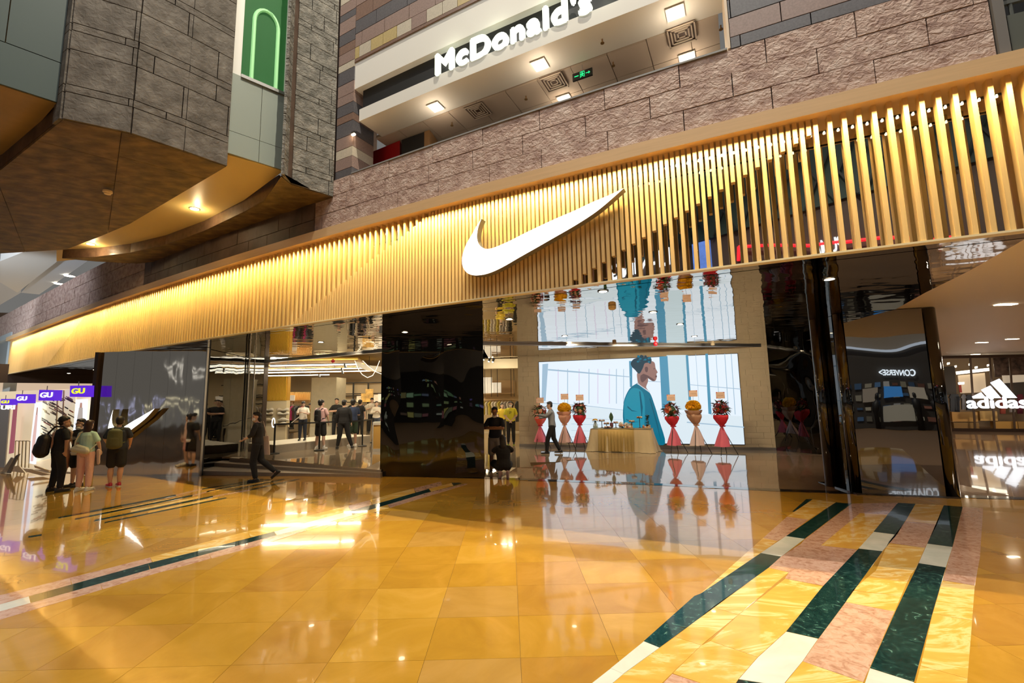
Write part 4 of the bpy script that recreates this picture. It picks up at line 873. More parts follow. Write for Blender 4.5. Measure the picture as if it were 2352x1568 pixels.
MB().hexa(AA, AB, AB+V((0, 0, .14)), AA+V((0, 0, .14)), an*.05).build('sill', mat('dark_brown_metal', (.05, .03, .02), .3, .5), ad)
for x in (2158, 2229, 2274, 2320, 2362): adq('mullion', [(x-2.5, 822), (x+2, 821), (x+14, 990), (x+9, 990)], mat('bronze_mullion', (.10, .065, .045), .4, .5), .03, ad)
adq('head_rail', [(2140, 817), (2370, 813), (2370, 820), (2140, 824)], MATS['bronze_mullion'], .04, ad)
adq('shop_panel', [(2168, 842), (2193, 840), (2197, 905), (2174, 907)], mat('dark_taupe', (.07, .055, .04), .6), -1.2, ad)
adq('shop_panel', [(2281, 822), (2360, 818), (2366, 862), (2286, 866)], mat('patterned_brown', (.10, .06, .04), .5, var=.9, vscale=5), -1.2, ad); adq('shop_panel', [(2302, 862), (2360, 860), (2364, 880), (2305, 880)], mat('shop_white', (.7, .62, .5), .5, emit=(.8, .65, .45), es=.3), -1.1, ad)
adq('shop_panel', [(2306, 880), (2366, 876), (2370, 912), (2310, 915)], MATS['dark_taupe'], -1.05, ad)
adq('light_band', [(2196, 853), (2276, 844), (2277, 851), (2197, 860)], glow('shop_band', (1, .9, .7), 2.5), -1.4, ad)
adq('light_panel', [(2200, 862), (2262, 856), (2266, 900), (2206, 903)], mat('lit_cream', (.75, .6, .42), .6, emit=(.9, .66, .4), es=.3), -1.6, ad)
adq('poster_light', [(2201, 878), (2215, 877), (2215, 882), (2202, 883)], glow('poster_w', (1, .95, .9), 2.5), -1.3, ad); adq('red_poster', [(2202, 884), (2208, 884), (2210, 901), (2204, 901)], mat('orange_red', (.6, .06, .02), .5), -1.3, ad)
for i, x in enumerate((2176, 2192, 2226, 2240, 2268, 2292, 2330, 2350)):
    adq('fluorescent_spot', [(x, 833+(i*7) % 12), (x+5, 832+(i*7) % 12), (x+5, 836+(i*7) % 12), (x, 837+(i*7) % 12)], LITW, -1.5, ad)
for i, (x0, y0, x1, y1, m) in enumerate([(2180, 905, 2205, 945, BLACK), (2190, 910, 2207, 955, mat('charcoal_cloth', (.03, .03, .035), .8)), (2207, 905, 2220, 940, mat('grey_cloth', (.22, .2, .19), .8)), (2218, 906, 2234, 942, MATS['charcoal_cloth']), (2296, 912, 2312, 950, mat('rust_cloth', (.35, .06, .03), .8)), (2318, 916, 2334, 946, mat('pale_cloth', (.5, .42, .36), .8)), (2336, 905, 2352, 950, mat('wine_cloth', (.12, .01, .02), .8))]):
    adq('shop_garment', [(x0+4, y0), (x1-4, y0), (x1, y0+8), (x1-3, y0+10), (x1-2, y1), (x0+3, y1), (x0+3, y0+10), (x0, y0+8)], m, -.7, None, .1, ['black jacket hanging at the left end of the sports shop', 'charcoal trousers hanging inside the sports shop', 'grey top hanging inside the sports shop window', 'dark hooded top hanging left of the three white bars', 'rust coloured garment behind the glowing letters', 'pale garment behind the last glowing letters', 'wine red jacket at the far right of the shop window'][i], 'garment')
for i, (x0, y0, x1, y1, c) in enumerate([(2186, 946, 2245, 968, (.50, .27, .07)), (2190, 970, 2248, 985, (.28, .16, .05)), (2250, 944, 2290, 966, (.58, .34, .10)), (2284, 968, 2336, 984, (.48, .26, .06)), (2338, 968, 2375, 984, (.36, .2, .06))]):
    adq('display_bench', [(x0, y0), (x1, y0), (x1+2, y1), (x0+2, y1)], mat('bench_wood_%d' % i, c, .5), -.5, None, .4, ['long wooden display bench at the left of the sports shop window', 'low dark wooden plinth under the long display bench', 'bright wooden display box below the white three bar sign', 'low wooden platform below the glowing letters', 'low wooden platform at the right edge of the shop window'][i], 'display')
sg = thing('three_bar_sign', 'glowing white three-bar sign with lettering below in the right shop window', 'sign', tuple(AD(2290, 905, .25)))
o0 = V(sg.location)
AW = em('shop_sign_white', (.93, .96, 1), 1.6)
for q in ([(2234, 910.5), (2254, 901), (2266, 914.5), (2237, 915)], [(2255, 895), (2275, 885.5), (2300, 914), (2272, 914)], [(2276, 878.5), (2296, 869.5), (2336.5, 913.5), (2310, 914)]):
    MB().prism([AD(x, y, .27)-o0 for x, y in q], -an*.08).build('bar', AW, sg)
bl, br = AD(2223, 937.5, .27), AD(2362, 936, .27); bl.z = br.z = (bl.z+br.z)/2
o = put_text('lettering', 'adidas', bl-o0, br-o0, .50, AW, sg, depth=.07, thick=.022)

# ------------------------------------------------------------------ left shop with violet signs
gu = sroot('wall_clothes_shop')
GA, GB = V((-12.25, 13.6, 0)), V((-23, 17.9, 0)); gd = (GA-GB).normalized(); gn = V((gd.y, -gd.x, 0))
def G(x, y, off=0): return onwall(x, y, GA, GB, off)
def gq(name, px, m, off, parent, th=.03):
    return MB().prism([G(x, y, off) for x, y in px], -gn*th).build(name, m, parent)
WCR = mat('glowing_cream_wall', (.80, .68, .48), .6, emit=(.90, .72, .46), es=.62)  # emission stands in for shop lamps shining on the wall
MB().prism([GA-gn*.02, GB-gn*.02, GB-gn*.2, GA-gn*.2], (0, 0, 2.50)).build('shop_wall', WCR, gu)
BH0, BH1 = atz(206, 881, 3.15), atz(-60, 877, 3.15)
gc = [(BH0.x+1, BH0.y), (BH0.x+1, 60), (-90, 60), (BH1.x, BH1.y)]
MB().prism([V((x, y, 3.16)) for x, y in gc], (0, 0, .06)).build('shop_ceiling', mat('glowing_cream_ceiling', (.80, .66, .48), .6, emit=(.9, .70, .50), es=.62), gu)  # ceiling glow put into the material in place of shop lamps
MB().prism([V((BH0.x+1.2, BH0.y, 3.13)), V((BH1.x, BH1.y, 3.13)), V((BH1.x, BH1.y+.2, 3.13)), V((BH0.x+1.2, BH0.y+.2, 3.13))], (0, 0, .9)).build('bulkhead', mat('bulkhead_brown', (.03, .014, .007), .5), gu)
STR = mat('glowing_window_cream', (.80, .72, .50), .6, emit=(.86, .76, .50), es=.62)  # display backing glows too, its lighting put into the material
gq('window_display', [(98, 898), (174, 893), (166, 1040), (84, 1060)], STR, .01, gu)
rnd = random.Random(3)
cols = [mat('stripe_%d' % i, c, .6) for i, c in enumerate([(.03, .03, .025), (.5, .12, .06), (.45, .36, .2), (.75, .6, .3), (.25, .22, .15)])]
for i in range(95):
    u, v = rnd.random(), rnd.random(); x = 97+u*66-v*8; y = 908+v*110; L_ = rnd.uniform(7, 17)
    gq('painted_stroke', [(x, y), (x+L_, y+L_*.55), (x+L_, y+L_*.55+3), (x, y+3)], cols[1] if 22 < i < 32 else cols[rnd.choice([0, 2, 2, 3, 3, 4])], .016, gu, .004)
for x in (131, 145): gq('window_mullion', [(x, 896), (x+1.6, 896), (x-4, 1040), (x-6, 1040)], mat('tan_mullion', (.50, .36, .20), .4, .3), .03, gu)
for l in ([(88, 897), (98, 896), (96, 925), (85, 925)], [(60, 925), (80, 924), (64, 1064), (44, 1064)]): gq('wall_panel', l, WCR, .02, gu)
gq('grey_panel', [(-60, 935), (22, 930), (10, 1075), (-60, 1085)], mat('grey_shop_panel', (.42, .40, .37), .5), .02, gu)
for l, lab in (([(174, 917), (198, 916), (191, 1012), (166, 1012)], 'tall lit white poster of a dressed figure beside the mirrored wall'), ([(80, 924), (93, 923), (78, 1066), (65, 1063)], 'tall narrow lit poster further left by the shop window'), ([(31, 930), (36, 927), (27, 1040), (20, 1042)], 'narrow dark and pink banner at the far left shop edge')):
    P = [G(x, y, .16) for x, y in l]; c = sum(P, V())/4; t = thing('lit_poster', lab, 'poster', tuple(c))
    W_ = em('poster_white', (.86, .90, 1), 1.15) if l[0][0] > 40 else em('poster_pink', (.45, .12, .16), .7)
    MB().prism([p-c for p in P], -gn*.05).build('light_box', W_, t)
    if l[0][0] > 40:
        x0, y0, x1 = l[0][0], l[0][1], l[1][0]; w = x1-x0; h = l[2][1]-y0; k = -((l[0][0]-l[3][0])/h)
        fx = lambda u, v: (x0+u*w+k*v*h, y0+v*h)
        for nm, q, m in (('printed_head', [(.45, .08), (.62, .08), (.66, .2), (.42, .2)], em('poster_skin', (.55, .30, .22), .9)), ('printed_dress', [(.38, .2), (.72, .2), (.82, .55), (.75, .95), (.35, .95), (.25, .55)], em('poster_dress', (.52, .45, .40), .9) if x0 > 150 else em('poster_blush', (.85, .55, .50), .9))):
            MB().prism([G(*fx(u, v), .165)-c for u, v in q], -gn*.004).build(nm, m, t)
VI = em('violet_sign', (.10, .015, .62), 1.1); YT = em('yellow_letter', (.75, .85, .02), 1.3); WT = em('white_letter', (.95, .93, 1), 1.3)
for l, tm, lab in (([(161, 885.5), (199, 885), (197.5, 911.5), (160, 911)], YT, 'violet box sign with yellow letters nearest the mirrored wall'), ([(90, 895), (126, 895.5), (123.5, 920), (88, 919.5)], WT, 'violet box sign with white letters, second from the mirrored wall'),
                   ([(37, 905), (65, 905), (64, 926), (35.5, 925.5)], WT, 'violet box sign with white letters, third from the mirrored wall'), ([(2, 916), (23.5, 916), (22.5, 930), (1, 930)], YT, 'smallest violet box sign with yellow letters at the left edge')):
    P = [G(x, y, .45) for x, y in l]; c = sum(P, V())/4; t = thing('violet_box_sign', lab, 'sign', tuple(c)); MB().prism([p-c for p in P], -gn*.18).build('box', VI, t)
    bl = P[3]+(P[2]-P[3])*.12; br = P[3]+(P[2]-P[3])*.90; h = (P[0]-P[3]).length; bl.z = br.z = P[3].z+h*.26
    put_text('letters', 'GU', bl-c+gn*.01, br-c+gn*.01, h*.48, tm, t, bold=.015, depth=.02)
    MB().bar(V((0, 0, h/2)), V((0, 0, h/2+.12)), .01).build('hanger', STEEL, t)
bl, br = G(2, 945, .4), G(33, 940, .4); bl.z = br.z; o = put_text('shop_letters', 'URI', bl, br, .14, WT, depth=.03); tag(o, 'white serif shop lettering under the smallest violet sign', 'sign')
bw = mat('white_board', (.80, .72, .60), .5)
for i, (l, m) in enumerate([([(2, 1085), (25, 1050), (30, 1052), (12, 1090)], MATS['grey_shop_panel']), ([(14, 1086), (36, 1046), (44, 1042), (22, 1088)], mat('slate_board', (.16, .15, .15), .3)), ([(42, 1068), (58, 1086), (38, 1084), (30, 1072)], bw), ([(60, 1083), (74, 1078), (118, 1090), (96, 1092)], bw), ([(78, 1068), (112, 1080), (112, 1084), (80, 1074)], bw), ([(0, 1080), (14, 1080), (16, 1090), (0, 1090)], bw)]):
    P = [G(x, y, .7) for x, y in l]; 
    for p in P: p.z = max(p.z, .01)
    o = MB().prism(P, -gn*.03).build('display_board', m); tag(o, ['grey board leaning at the left edge near the shop window', 'dark slate board leaning beside the shop window', 'small white folded board standing on the floor', 'long white board lying on the floor before the shop', 'thin white shelf board just above the floor', 'low white box at the left edge of the floor'][i], 'board')
for i in range(4):
    x = 36+i*8; q = G(x, 1012, .2); MB_ = MB(); r0 = G(x, 1012, .2); r1 = G(x-3, 1074, .2); r2 = G(x+9, 1013, .2); r3 = G(x+6, 1074, .2)
    o = MB_.bar(r0, r1, .012).bar(r0, r2, .012).bar(r2, r3, .012).build('clothes_rail', mat('gold_rail', (.60, .48, .28), .35, .6)); tag(o, 'slim gold hoop rail in the left shop window', 'rail', 'gold hoop rails in the left shop window')
lamp('left_shop_light', 'SPOT', (-17, 13.6, 5.2), 60, (1, .86, .64), (-15.5, 14.2, 0), .15, cone=100)

# ------------------------------------------------------------------ the sports store inside the entrance
st = sroot('wall_store')
def bx(name, x0, y0, x1, y1, Y, dp, m, parent=None):
    a, b = aty(x0, y1, Y), aty(x1, y0, Y); return MB().box(((a.x+b.x)/2, Y+dp/2, (a.z+b.z)/2), (b.x-a.x, dp, abs(b.z-a.z))).build(name, m, parent)
def tb(o, lab, cat, grp=None): return tag(o, lab, cat, grp)
WARMW_ = mat('warm_store_wall', (.62, .52, .36), .7)
slab('back_wall', [(-18.2, 30), (4, 30), (4, 30.2), (-18.2, 30.2)], 0, 5, WARMW_, st)
slab('side_wall', [(1.0, 17.75), (1.2, 17.75), (1.2, 30), (1.0, 30)], 0, 5, WARMW_, st)
slab('side_wall', [(-18.2, 24), (-18, 24), (-18, 30), (-18.2, 30)], 0, 5, WARMW_, st)
slab('front_wall', [(-9.6, 17.7), (-9.5, 17.9), (-18.1, 24.3), (-18.2, 24)], 0, 5, MATS['bulkhead_brown'], st)
cs = sroot('ceiling_store')
slab('grey_ceiling', [(-9.7, 17.6), (1.2, 17.6), (1.2, 30.2), (-18.2, 30.2), (-18.2, 24.1)], 4.3, 4.4, mat('grey_ceiling', (.26, .22, .16), .7), cs)
yc = slab('ochre_ceiling', [(-13.5, 18.0), (-6.0, 18.0), (-8.2, 28), (-17, 28)], 3.62, 3.68, mat('ochre_board', (.66, .40, .07), .5), cs)
for k in range(7): x = -5+k*.9; MB().bar((x, 18, 4.05), (x, 30, 4.05), .12, 10).build('duct', mat('duct_grey', (.30, .27, .2), .5, .3), cs)
TUBE = glow('led_tube', (1, .93, .74), 6)
for i, (y, x0, x1, py) in enumerate([(18.0, 621, 823, 840), (20.6, 611, 836, 849.5), (22.6, 611, 850, 856), (25.6, 611, 756, 863)]):
    a, b = aty(x0, py, y), aty(x1, py, y); t = thing('linear_lamp', ['nearest long glowing tube lamp under the ochre ceiling, the topmost in view', 'second glowing tube lamp from the top', 'third and longest glowing tube lamp under the ochre ceiling', 'lowest and shortest glowing tube lamp in view'][i], 'lamp', ((a.x+b.x)/2, y, a.z))
    MB().box((0, 0, 0), (b.x-a.x, .06, .045)).build('tube', TUBE, t); MB().box((0, 0, .04), (b.x-a.x, .04, .03)).build('housing', BLACK, t)
    for s_ in (-.3, .2): MB().bar(((b.x-a.x)*s_, 0, .04), ((b.x-a.x)*s_, 0, 3.6-a.z), .01).build('hanger', BLACK, t)
    lamp('tube_light_up', 'AREA', ((a.x+b.x)/2, y, a.z+.07), 30, (1, .88, .6), ((a.x+b.x)/2, y, 9), b.x-a.x, .08)
    lamp('tube_light', 'AREA', ((a.x+b.x)/2, y, a.z-.05), 55, (1, .88, .62), ((a.x+b.x)/2, y, 0), b.x-a.x, .1)
    MB().bar((1.2, 0, .02), (1.25, 0, -.12), .05).build('spot_head', BLACK, t)
for x, y, e in ((-11.5, 24, 70), (-7, 26, 60), (-3, 21, 90), (-2, 26, 80), (-.3, 19, 45), ): lamp('store_light', 'AREA', (x, y, 3.5 if y < 17.6 else 4.0), e*2.6, (1, .85, .58), (x, y, 0), .7)
for x, y in ((-6.8, 15.8), (-4.4, 15.0)): lamp('store_front_spot', 'SPOT', (x, y, 3.45), 170, (1, .84, .58), (x, y+1.5, 0), .05, cone=130, blend=.7)
# gold slatted feature wall with shoe shelves
sw = thing('shoe_wall', 'cream shoe display wall with a golden slatted upper part at the left of the store', 'display', (aty(635, 1015, 19.5).x, 19.5, zp(-11)))
o0 = V(sw.location)
a, b = aty(604, 921, 19.5), aty(661, 866, 19.5); za = zp(-11); zmid, ztop = 2.02, 3.05
MB().box(((a.x+b.x)/2-o0.x, .15, (za+zmid)/2-o0.z), (b.x-a.x, .3, zmid-za)).build('cream_panel', mat('cream_panel', (.74, .66, .48), .6), sw)
MB().box(((a.x+b.x)/2-o0.x, .15, (zmid+ztop)/2-o0.z), (b.x-a.x, .26, ztop-zmid)).build('gold_backing', mat('gold_back', (.55, .32, .04), .5), sw)
x = a.x
while x < b.x-.02: MB().box((x+.02-o0.x, -.01, (zmid+ztop)/2-o0.z), (.028, .05, ztop-zmid)).build('gold_slat', GOLDS, sw); x += .05
for x0, x1, y in ((607, 626, 944), (607, 626, 953), (640, 661, 944), (640, 661, 953), (612, 626, 967), (640, 661, 967), (640, 661, 976)):
    p, q = aty(x0, y, 19.45), aty(x1, y, 19.45); MB().box(((p.x+q.x)/2-o0.x, -.06, p.z-o0.z), (q.x-p.x, .14, .015)).build('shelf', mat('grey_shelf', (.20, .18, .15), .5), sw)
def shoe_mb(c, L_=.28, ang=0, col=0, s=1.0):
    mb = MB(); prof = [(-.5, .30, .34), (-.42, .36, .40), (-.2, .40, .44), (0, .42, .36), (.2, .45, .22), (.38, .42, .16), (.5, .25, .10)]
    R = Matrix.Rotation(ang, 3, 'Z'); vs = []; n = 8
    for u, w, h in prof:
        for k in range(n):
            th = 2*PI*k/n; vs.append(V(c)+R@V((u*L_, math.cos(th)*w*L_*.42, max(.0, .12*L_+(math.sin(th)*.5+.5)*h*L_-.12*L_))*1))
    fs = [(i*n+k, i*n+(k+1) % n, (i+1)*n+(k+1) % n, (i+1)*n+k) for i in range(len(prof)-1) for k in range(n)]+[tuple(range(n-1, -1, -1)), tuple(range(len(prof)*n-n, len(prof)*n))]
    return mb.add(vs, fs)
SHW = mat('white_shoe', (.80, .78, .72), .5); SHC = [SHW, SHW, mat('cream_shoe', (.7, .62, .5), .5)]
sm = shoe_mb((0, 0, 0)); sme = [mesh('display_shoe', sm.v, sm.f, m, True) for m in SHC]
k = 0
for row, (y, xs_) in enumerate([(943.5, (611, 620, 644, 656)), (952.5, (611, 620, 645, 656)), (966, (620, 645, 656)), (975.5, (645, 656))]):
    for x in xs_:
        p = aty(x, y, 19.38); o = link('display_shoe', sme[k % 3], None, (p.x, p.y, p.z+.01), (0, 0, PI if k % 2 else .2)); tag(o, 'white sneaker displayed on the small shelves of the cream wall', 'shoe', 'sneakers on the cream display wall'); k += 1
# concrete column, far wall with slats, clothes racks
o = bx('concrete_column', 711, 866, 773, 1012, 20.2, 1.2, CONC); o.location.z = 0; tb(o, 'broad square concrete column in the middle of the left store view', 'column')
for l, Y, m in (((660, 903, 711, 922), 26, WOOD), ((773, 878, 878, 1000), 24.5, WARMW_)): bx('wall_panel', *l, Y, .1, m, st)
for i in range(26): bx('wood_slat', 661+i*2, 900, 662.1+i*2, 925, 25.9, .06, WOOD, st)
bx('lit_shelf', 660, 918, 711, 920, 25.6, .3, WOODB, st); bx('lit_shelf', 660, 926, 711, 928, 25.6, .3, WOODB, st)
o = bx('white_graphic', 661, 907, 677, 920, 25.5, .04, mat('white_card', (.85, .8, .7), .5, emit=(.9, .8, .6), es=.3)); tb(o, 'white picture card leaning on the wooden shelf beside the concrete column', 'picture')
gr = thing('wall_rack', 'tall black grid rack against the beige wall right of the concrete column', 'rack', (aty(825, 1000, 24.3).x, 24.3, ZP+.15)); o0 = V(gr.location)
for x in (775, 812, 846): p, q = aty(x, 880, 24.3), aty(x, 1000, 24.3); MB().box((p.x-o0.x, 0, (p.z+.25)/2-o0.z+.0), (.07, .07, p.z-.25)).build('post', BLACK, gr)
for y in (880, 905, 909, 924): p, q = aty(773, y, 24.3), aty(880, y+1.2, 24.3); MB().box(((p.x+q.x)/2-o0.x, 0, p.z-o0.z), (q.x-p.x, .06, .05)).build('rail', BLACK, gr)
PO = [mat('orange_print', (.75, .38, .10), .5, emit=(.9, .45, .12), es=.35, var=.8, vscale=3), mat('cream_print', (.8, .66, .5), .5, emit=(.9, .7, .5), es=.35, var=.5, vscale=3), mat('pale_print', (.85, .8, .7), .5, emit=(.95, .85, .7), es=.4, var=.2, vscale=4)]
for i, (x0, y0, x1, y1, mi, lab) in enumerate([(819, 909, 830, 923, 1, 'small cream print leaning on the black rack shelf, leftmost'), (829, 903, 840, 923, 0, 'orange print second from left on the black rack shelf'), (839, 893, 857, 923, 0, 'tallest orange picture with a figure on the black rack shelf'), (858, 906, 868, 923, 1, 'cream print right of the tallest picture'), (868, 904, 880, 923, 2, 'pale print at the right end of the black shelf')]):
    o = bx('leaning_print', x0, y0, x1, y1, 24.0, .04, PO[mi]); tb(o, lab, 'picture')
def garment(x, y0, y1, Y, w, m):
    a = aty(x, y0, Y); b = aty(x, y1, Y); h = a.z-b.z
    pts = [(-w/2, -h*.16), (-w*.14, 0), (w*.14, 0), (w/2, -h*.16), (w*.44, -h*.36), (w*.32, -h*.3), (w*.34, -h), (-w*.34, -h), (-w*.32, -h*.3), (-w*.44, -h*.36)]
    mb = MB().prism([V((u, -.02, v)) for u, v in pts], (0, .04, 0)); mb.bar((0, 0, .07), (0, 0, 0), .006, 6)
    o = mb.build('hanging_garment', m); o.location = a; o.rotation_euler = (0, 0, 1.15); return o
CLO = [mat('cloth_%d' % i, c, .85) for i, c in enumerate([(.03, .03, .03), (.10, .06, .05), (.30, .26, .34), (.45, .40, .38), (.55, .06, .22), (.62, .50, .10), (.70, .64, .55), (.12, .13, .16)])]
rd = random.Random(5)
for i in range(9): tb(garment(667+i*5, 932, 965, 25.2, .42, CLO[[0, 4, 1, 7, 0, 1, 4, 7, 0][i]]), 'dark garment on the rail beyond the seated customers left of the concrete column', 'garment', 'garments on the far left rail')
for i in range(16): tb(garment(781+i*6.2, 930, 962, 23.9, .5, CLO[[2, 2, 3, 6, 0, 7, 6, 1, 0, 2, 6, 6, 3, 0, 6, 7][i]]), 'garment hanging from the black grid rack', 'garment', 'garments on the black grid rack')
# middle opening
bx('bulkhead_beam', 1080, 823, 1196, 847, 20.5, .4, mat('cream_beam', (.72, .64, .48), .6), st)
for i in range(22): bx('wood_slat', 1120+i*2.9, 873, 1121.8+i*2.9, 902, 24.4, .06, WOODB, st)
bx('wall_panel', 1105, 840, 1200, 990, 24.5, .1, mat('beige_far', (.55, .42, .24), .7), st); bx('lit_shelf', 1105, 902, 1180, 904.5, 24.0, .4, WOODB, st); bx('lit_shelf', 1105, 916, 1180, 918.5, 24.0, .4, WOODB, st)
for i, (x0, y0, x1, y1, lab) in enumerate([(1110, 866, 1130, 903, 'tall pale framed sketch leaning on the shelf behind the man with crossed arms'), (1130, 878, 1151, 902, 'smaller pale framed sketch right of the tall one')]):
    t = bx('leaning_sketch', x0, y0, x1, y1, 23.8, .05, PO[2]); tb(t, lab, 'picture')
for i, x in enumerate((1113, 1128, 1142, 1173, 1180)): p = aty(x, 850, 23.6); MB().bar((p.x, 23.6, 2.0), (p.x, 23.6, 4.3), .015).build('hanging_rod', BLACK, st)
for i in range(10): tb(garment(1112+i*7, 922, 952, 23.4, .5, CLO[[5, 6, 5, 6, 6, 5, 6, 3, 6, 0][i]]), 'yellow or white garment on the rail behind the yellow shirted staff', 'garment', 'garments behind the yellow shirted staff')
tb(garment(1188, 921, 968, 20.5, .55, CLO[0]), 'black jacket hanging at the edge of the pale block wall', 'garment')
for i, (x, y) in enumerate([(1142, 803), (1157, 805), (1174, 807), (1189, 809), (1114, 818), (1126, 822), (1135, 823)]):
    p = aty(x, y, 18.8); t = thing('track_spot', 'black cylinder spotlight on the ceiling of the middle store view', 'spotlight', tuple(p), 'track spots in the middle store view')
    MB().bar((0, 0, .02), (.06*(1 if i < 4 else -1), -.03, -.14), .045, 12).build('can', BLACK, t); MB().bar((0, 0, .02), (0, 0, 4.3-p.z), .01).build('stem', BLACK, t); MB().ball((.062*(1 if i < 4 else -1), -.032, -.145), .03, 8, 5).build('lens', LITW, t)
# low display plinth
pa, pb = atz(632, 1041, zp(-9.2)), atz(850, 1017, zp(-6)); pd_ = (pb-pa); pd_.z = 0; pn_ = V((-pd_.y, pd_.x, 0)).normalized(); pa.z = pb.z = .25
o = MB().prism([pa, pb, pb+pn_*1.7, pa+pn_*1.7], (0, 0, .30)).build('display_plinth', mat('grey_terrazzo', (.36, .32, .26), .5, var=.1, vscale=30)); tb(o, 'long low grey display plinth with a white top across the store front', 'plinth')
MB().prism([p+V((0, 0, .302)) for p in (pa, pb, pb+pn_*1.7, pa+pn_*1.7)], (0, 0, .02)).build('white_top', mat('plinth_white', (.80, .76, .66), .4), o)
# handrail, pay stand, stanchions
o = MB().bar(aty(665, 975, 17.4), aty(690, 955, 19.5), .02).bar(aty(663, 980, 17.4), aty(663, 1018, 17.4), .02).bar(aty(660, 1016, 17.2), aty(660, 976, 17.2), .012).build('handrail', mat('dark_steel', (.12, .11, .10), .3, .8)); tb(o, 'slanted steel handrail rising behind the display plinth', 'handrail')
p = atz(868, 1037, zp(-4)); t = thing('wooden_stand', 'slim wooden stand with a white frame at the left edge of the black column', 'stand', (p.x, p.y, zp(p.x)))
MB().box((0, 0, .5), (.26, .26, .8)).build('body', mat('stand_wood', (.80, .50, .14), .4), t); MB().box((0, 0, .05), (.3, .3, .1)).build('base', SHW, t); MB().box((0, 0, .95), (.3, .3, .1)).build('top', SHW, t); MB().box((-.14, -.01, .5), (.025, .29, .82)).build('white_edge', SHW, t)
stn = []
for i, (x, y, lab) in enumerate([(629, 1042, 'black belt post with a glowing white oval on top'), (733, 1034, 'black belt post hidden by the legs of the man in pink'), (832, 1024, 'black belt post right of the man in green shorts'), (857, 1016, 'black belt post beside the wooden stand')]):
    p = atz(x, y, .22); z0 = zp(p.x); p = atz(x, y, z0); t = thing('belt_post', lab, 'queue barrier', tuple(p)); stn.append(p)
    MB().lathe((0, 0, 0), [(.17, .0), (.17, .02), (.05, .04)], 18).build('base', BLACK, t); MB().bar((0, 0, .03), (0, 0, .95), .028, 12).build('post', BLACK, t); MB().bar((0, 0, .88), (0, 0, .97), .035, 12).build('head', BLACK, t)
    if i == 0:
        for j in range(12):
            a0, a1 = 2*PI*j/12, 2*PI*(j+1)/12
        mb = MB()
        for j in range(16): a0, a1 = 2*PI*j/16, 2*PI*(j+1)/16; mb.bar((-.06+.045*math.cos(a0), 0, 1.0+.15*math.sin(a0)), (-.06+.045*math.cos(a1), 0, 1.0+.15*math.sin(a1)), .014, 6)
        mb.build('oval_ring', em('ring_white', (1, 1, 1), 2), t)
for i in range(3):
    a, b = stn[i]+V((0, 0, .92)), stn[i+1]+V((0, 0, .92)); o = MB().hexa(a, b, b+V((0, 0, .05)), a+V((0, 0, .05)), V((0, .004, 0))).build('barrier_belt', BLACK); tb(o, ['black barrier belt from the oval-topped post', 'black barrier belt behind the waiting men', 'short black barrier belt at the right'][i], 'belt')
# net lamp
t = thing('net_lamp', 'hanging lit net of white cord with looping tubes under the store ceiling', 'lamp', tuple(aty(848, 850, 17.6))); o0 = V(t.location)
NW = glow('net_white', (1, .9, .7), 1.6); mb = MB()
pts = [(815, 828), (822, 846), (832, 860), (844, 867), (856, 862), (864, 848), (872, 828)]
for p, q in zip(pts, pts[1:]): mb.bar(aty(*p, 17.5)-o0, aty(*q, 17.5)-o0, .012, 6)
pts = [(833, 828), (845, 840), (862, 853), (880, 860)]
for p, q in zip(pts, pts[1:]): mb.bar(aty(*p, 17.5)-o0, aty(*q, 17.5)-o0, .012, 6)
mb.build('cord_tube', NW, t)
mb = MB(); g1 = [(816, 830, 17.5), (840, 838, 17.7), (880, 842, 17.9)]; g2 = [(822, 842, 17.3), (845, 852, 17.5), (880, 854, 17.7)]
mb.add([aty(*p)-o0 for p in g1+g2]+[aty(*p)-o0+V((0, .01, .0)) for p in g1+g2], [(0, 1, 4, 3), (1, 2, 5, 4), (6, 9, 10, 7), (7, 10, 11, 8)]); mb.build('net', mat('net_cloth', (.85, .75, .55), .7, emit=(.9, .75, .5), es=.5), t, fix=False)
MB().bar((0, 0, .1), (0, 0, .55), .008).build('hanger', BLACK, t)

# ------------------------------------------------------------------ the hall behind the photographer (seen in the mirrors)
bh = sroot('wall_back_gallery')
YB = -9.5
slab('shop_band', [(-22, YB-.3), (24, YB-.3), (24, YB), (-22, YB)], 0, 4.2, mat('dark_shopfronts', (.06, .055, .05), .6), bh)
slab('soffit_band', [(-22, YB-.3), (24, YB-.3), (24, YB-.02), (-22, YB-.02)], 4.2, 6.2, mat('beige_grey_band', (.30, .26, .21), .7), bh)
slab('upper_band', [(-22, YB-.3), (24, YB-.3), (24, YB-.1), (-22, YB-.1)], 6.2, 9.5, mat('brown_band', (.08, .05, .04), .7), bh)
slab('net_back', [(-22, YB-.2), (24, YB-.2), (24, YB), (-22, YB)], 9.5, 20, mat('teal_net_back', (.03, .055, .05), .7), bh)
mb = MB()
for i in range(34):
    x = -20+i*1.3
    if x > 20: break
    mb.bar((x, YB+.1, 9.5), (x+5, YB+.1, 19.5), .05, 4, cap=False); mb.bar((x+5, YB+.12, 9.5), (x, YB+.12, 19.5), .05, 4, cap=False)
mb.build('net_lattice', mat('lattice_black', (.01, .01, .01), .6), bh)['kind'] = 'stuff'
def refl(px, py, A, B, off):
    P = onwall(px, py, A, B, off); A_ = V((A[0], A[1], 0)); B_ = V((B[0], B[1], 0)); n = (B_-A_).cross(V((0, 0, 1))).normalized(); d = (P-cC).normalized(); r = d-2*d.dot(n)*n; t = (YB+.15-P.y)/r.y; return P+r*t
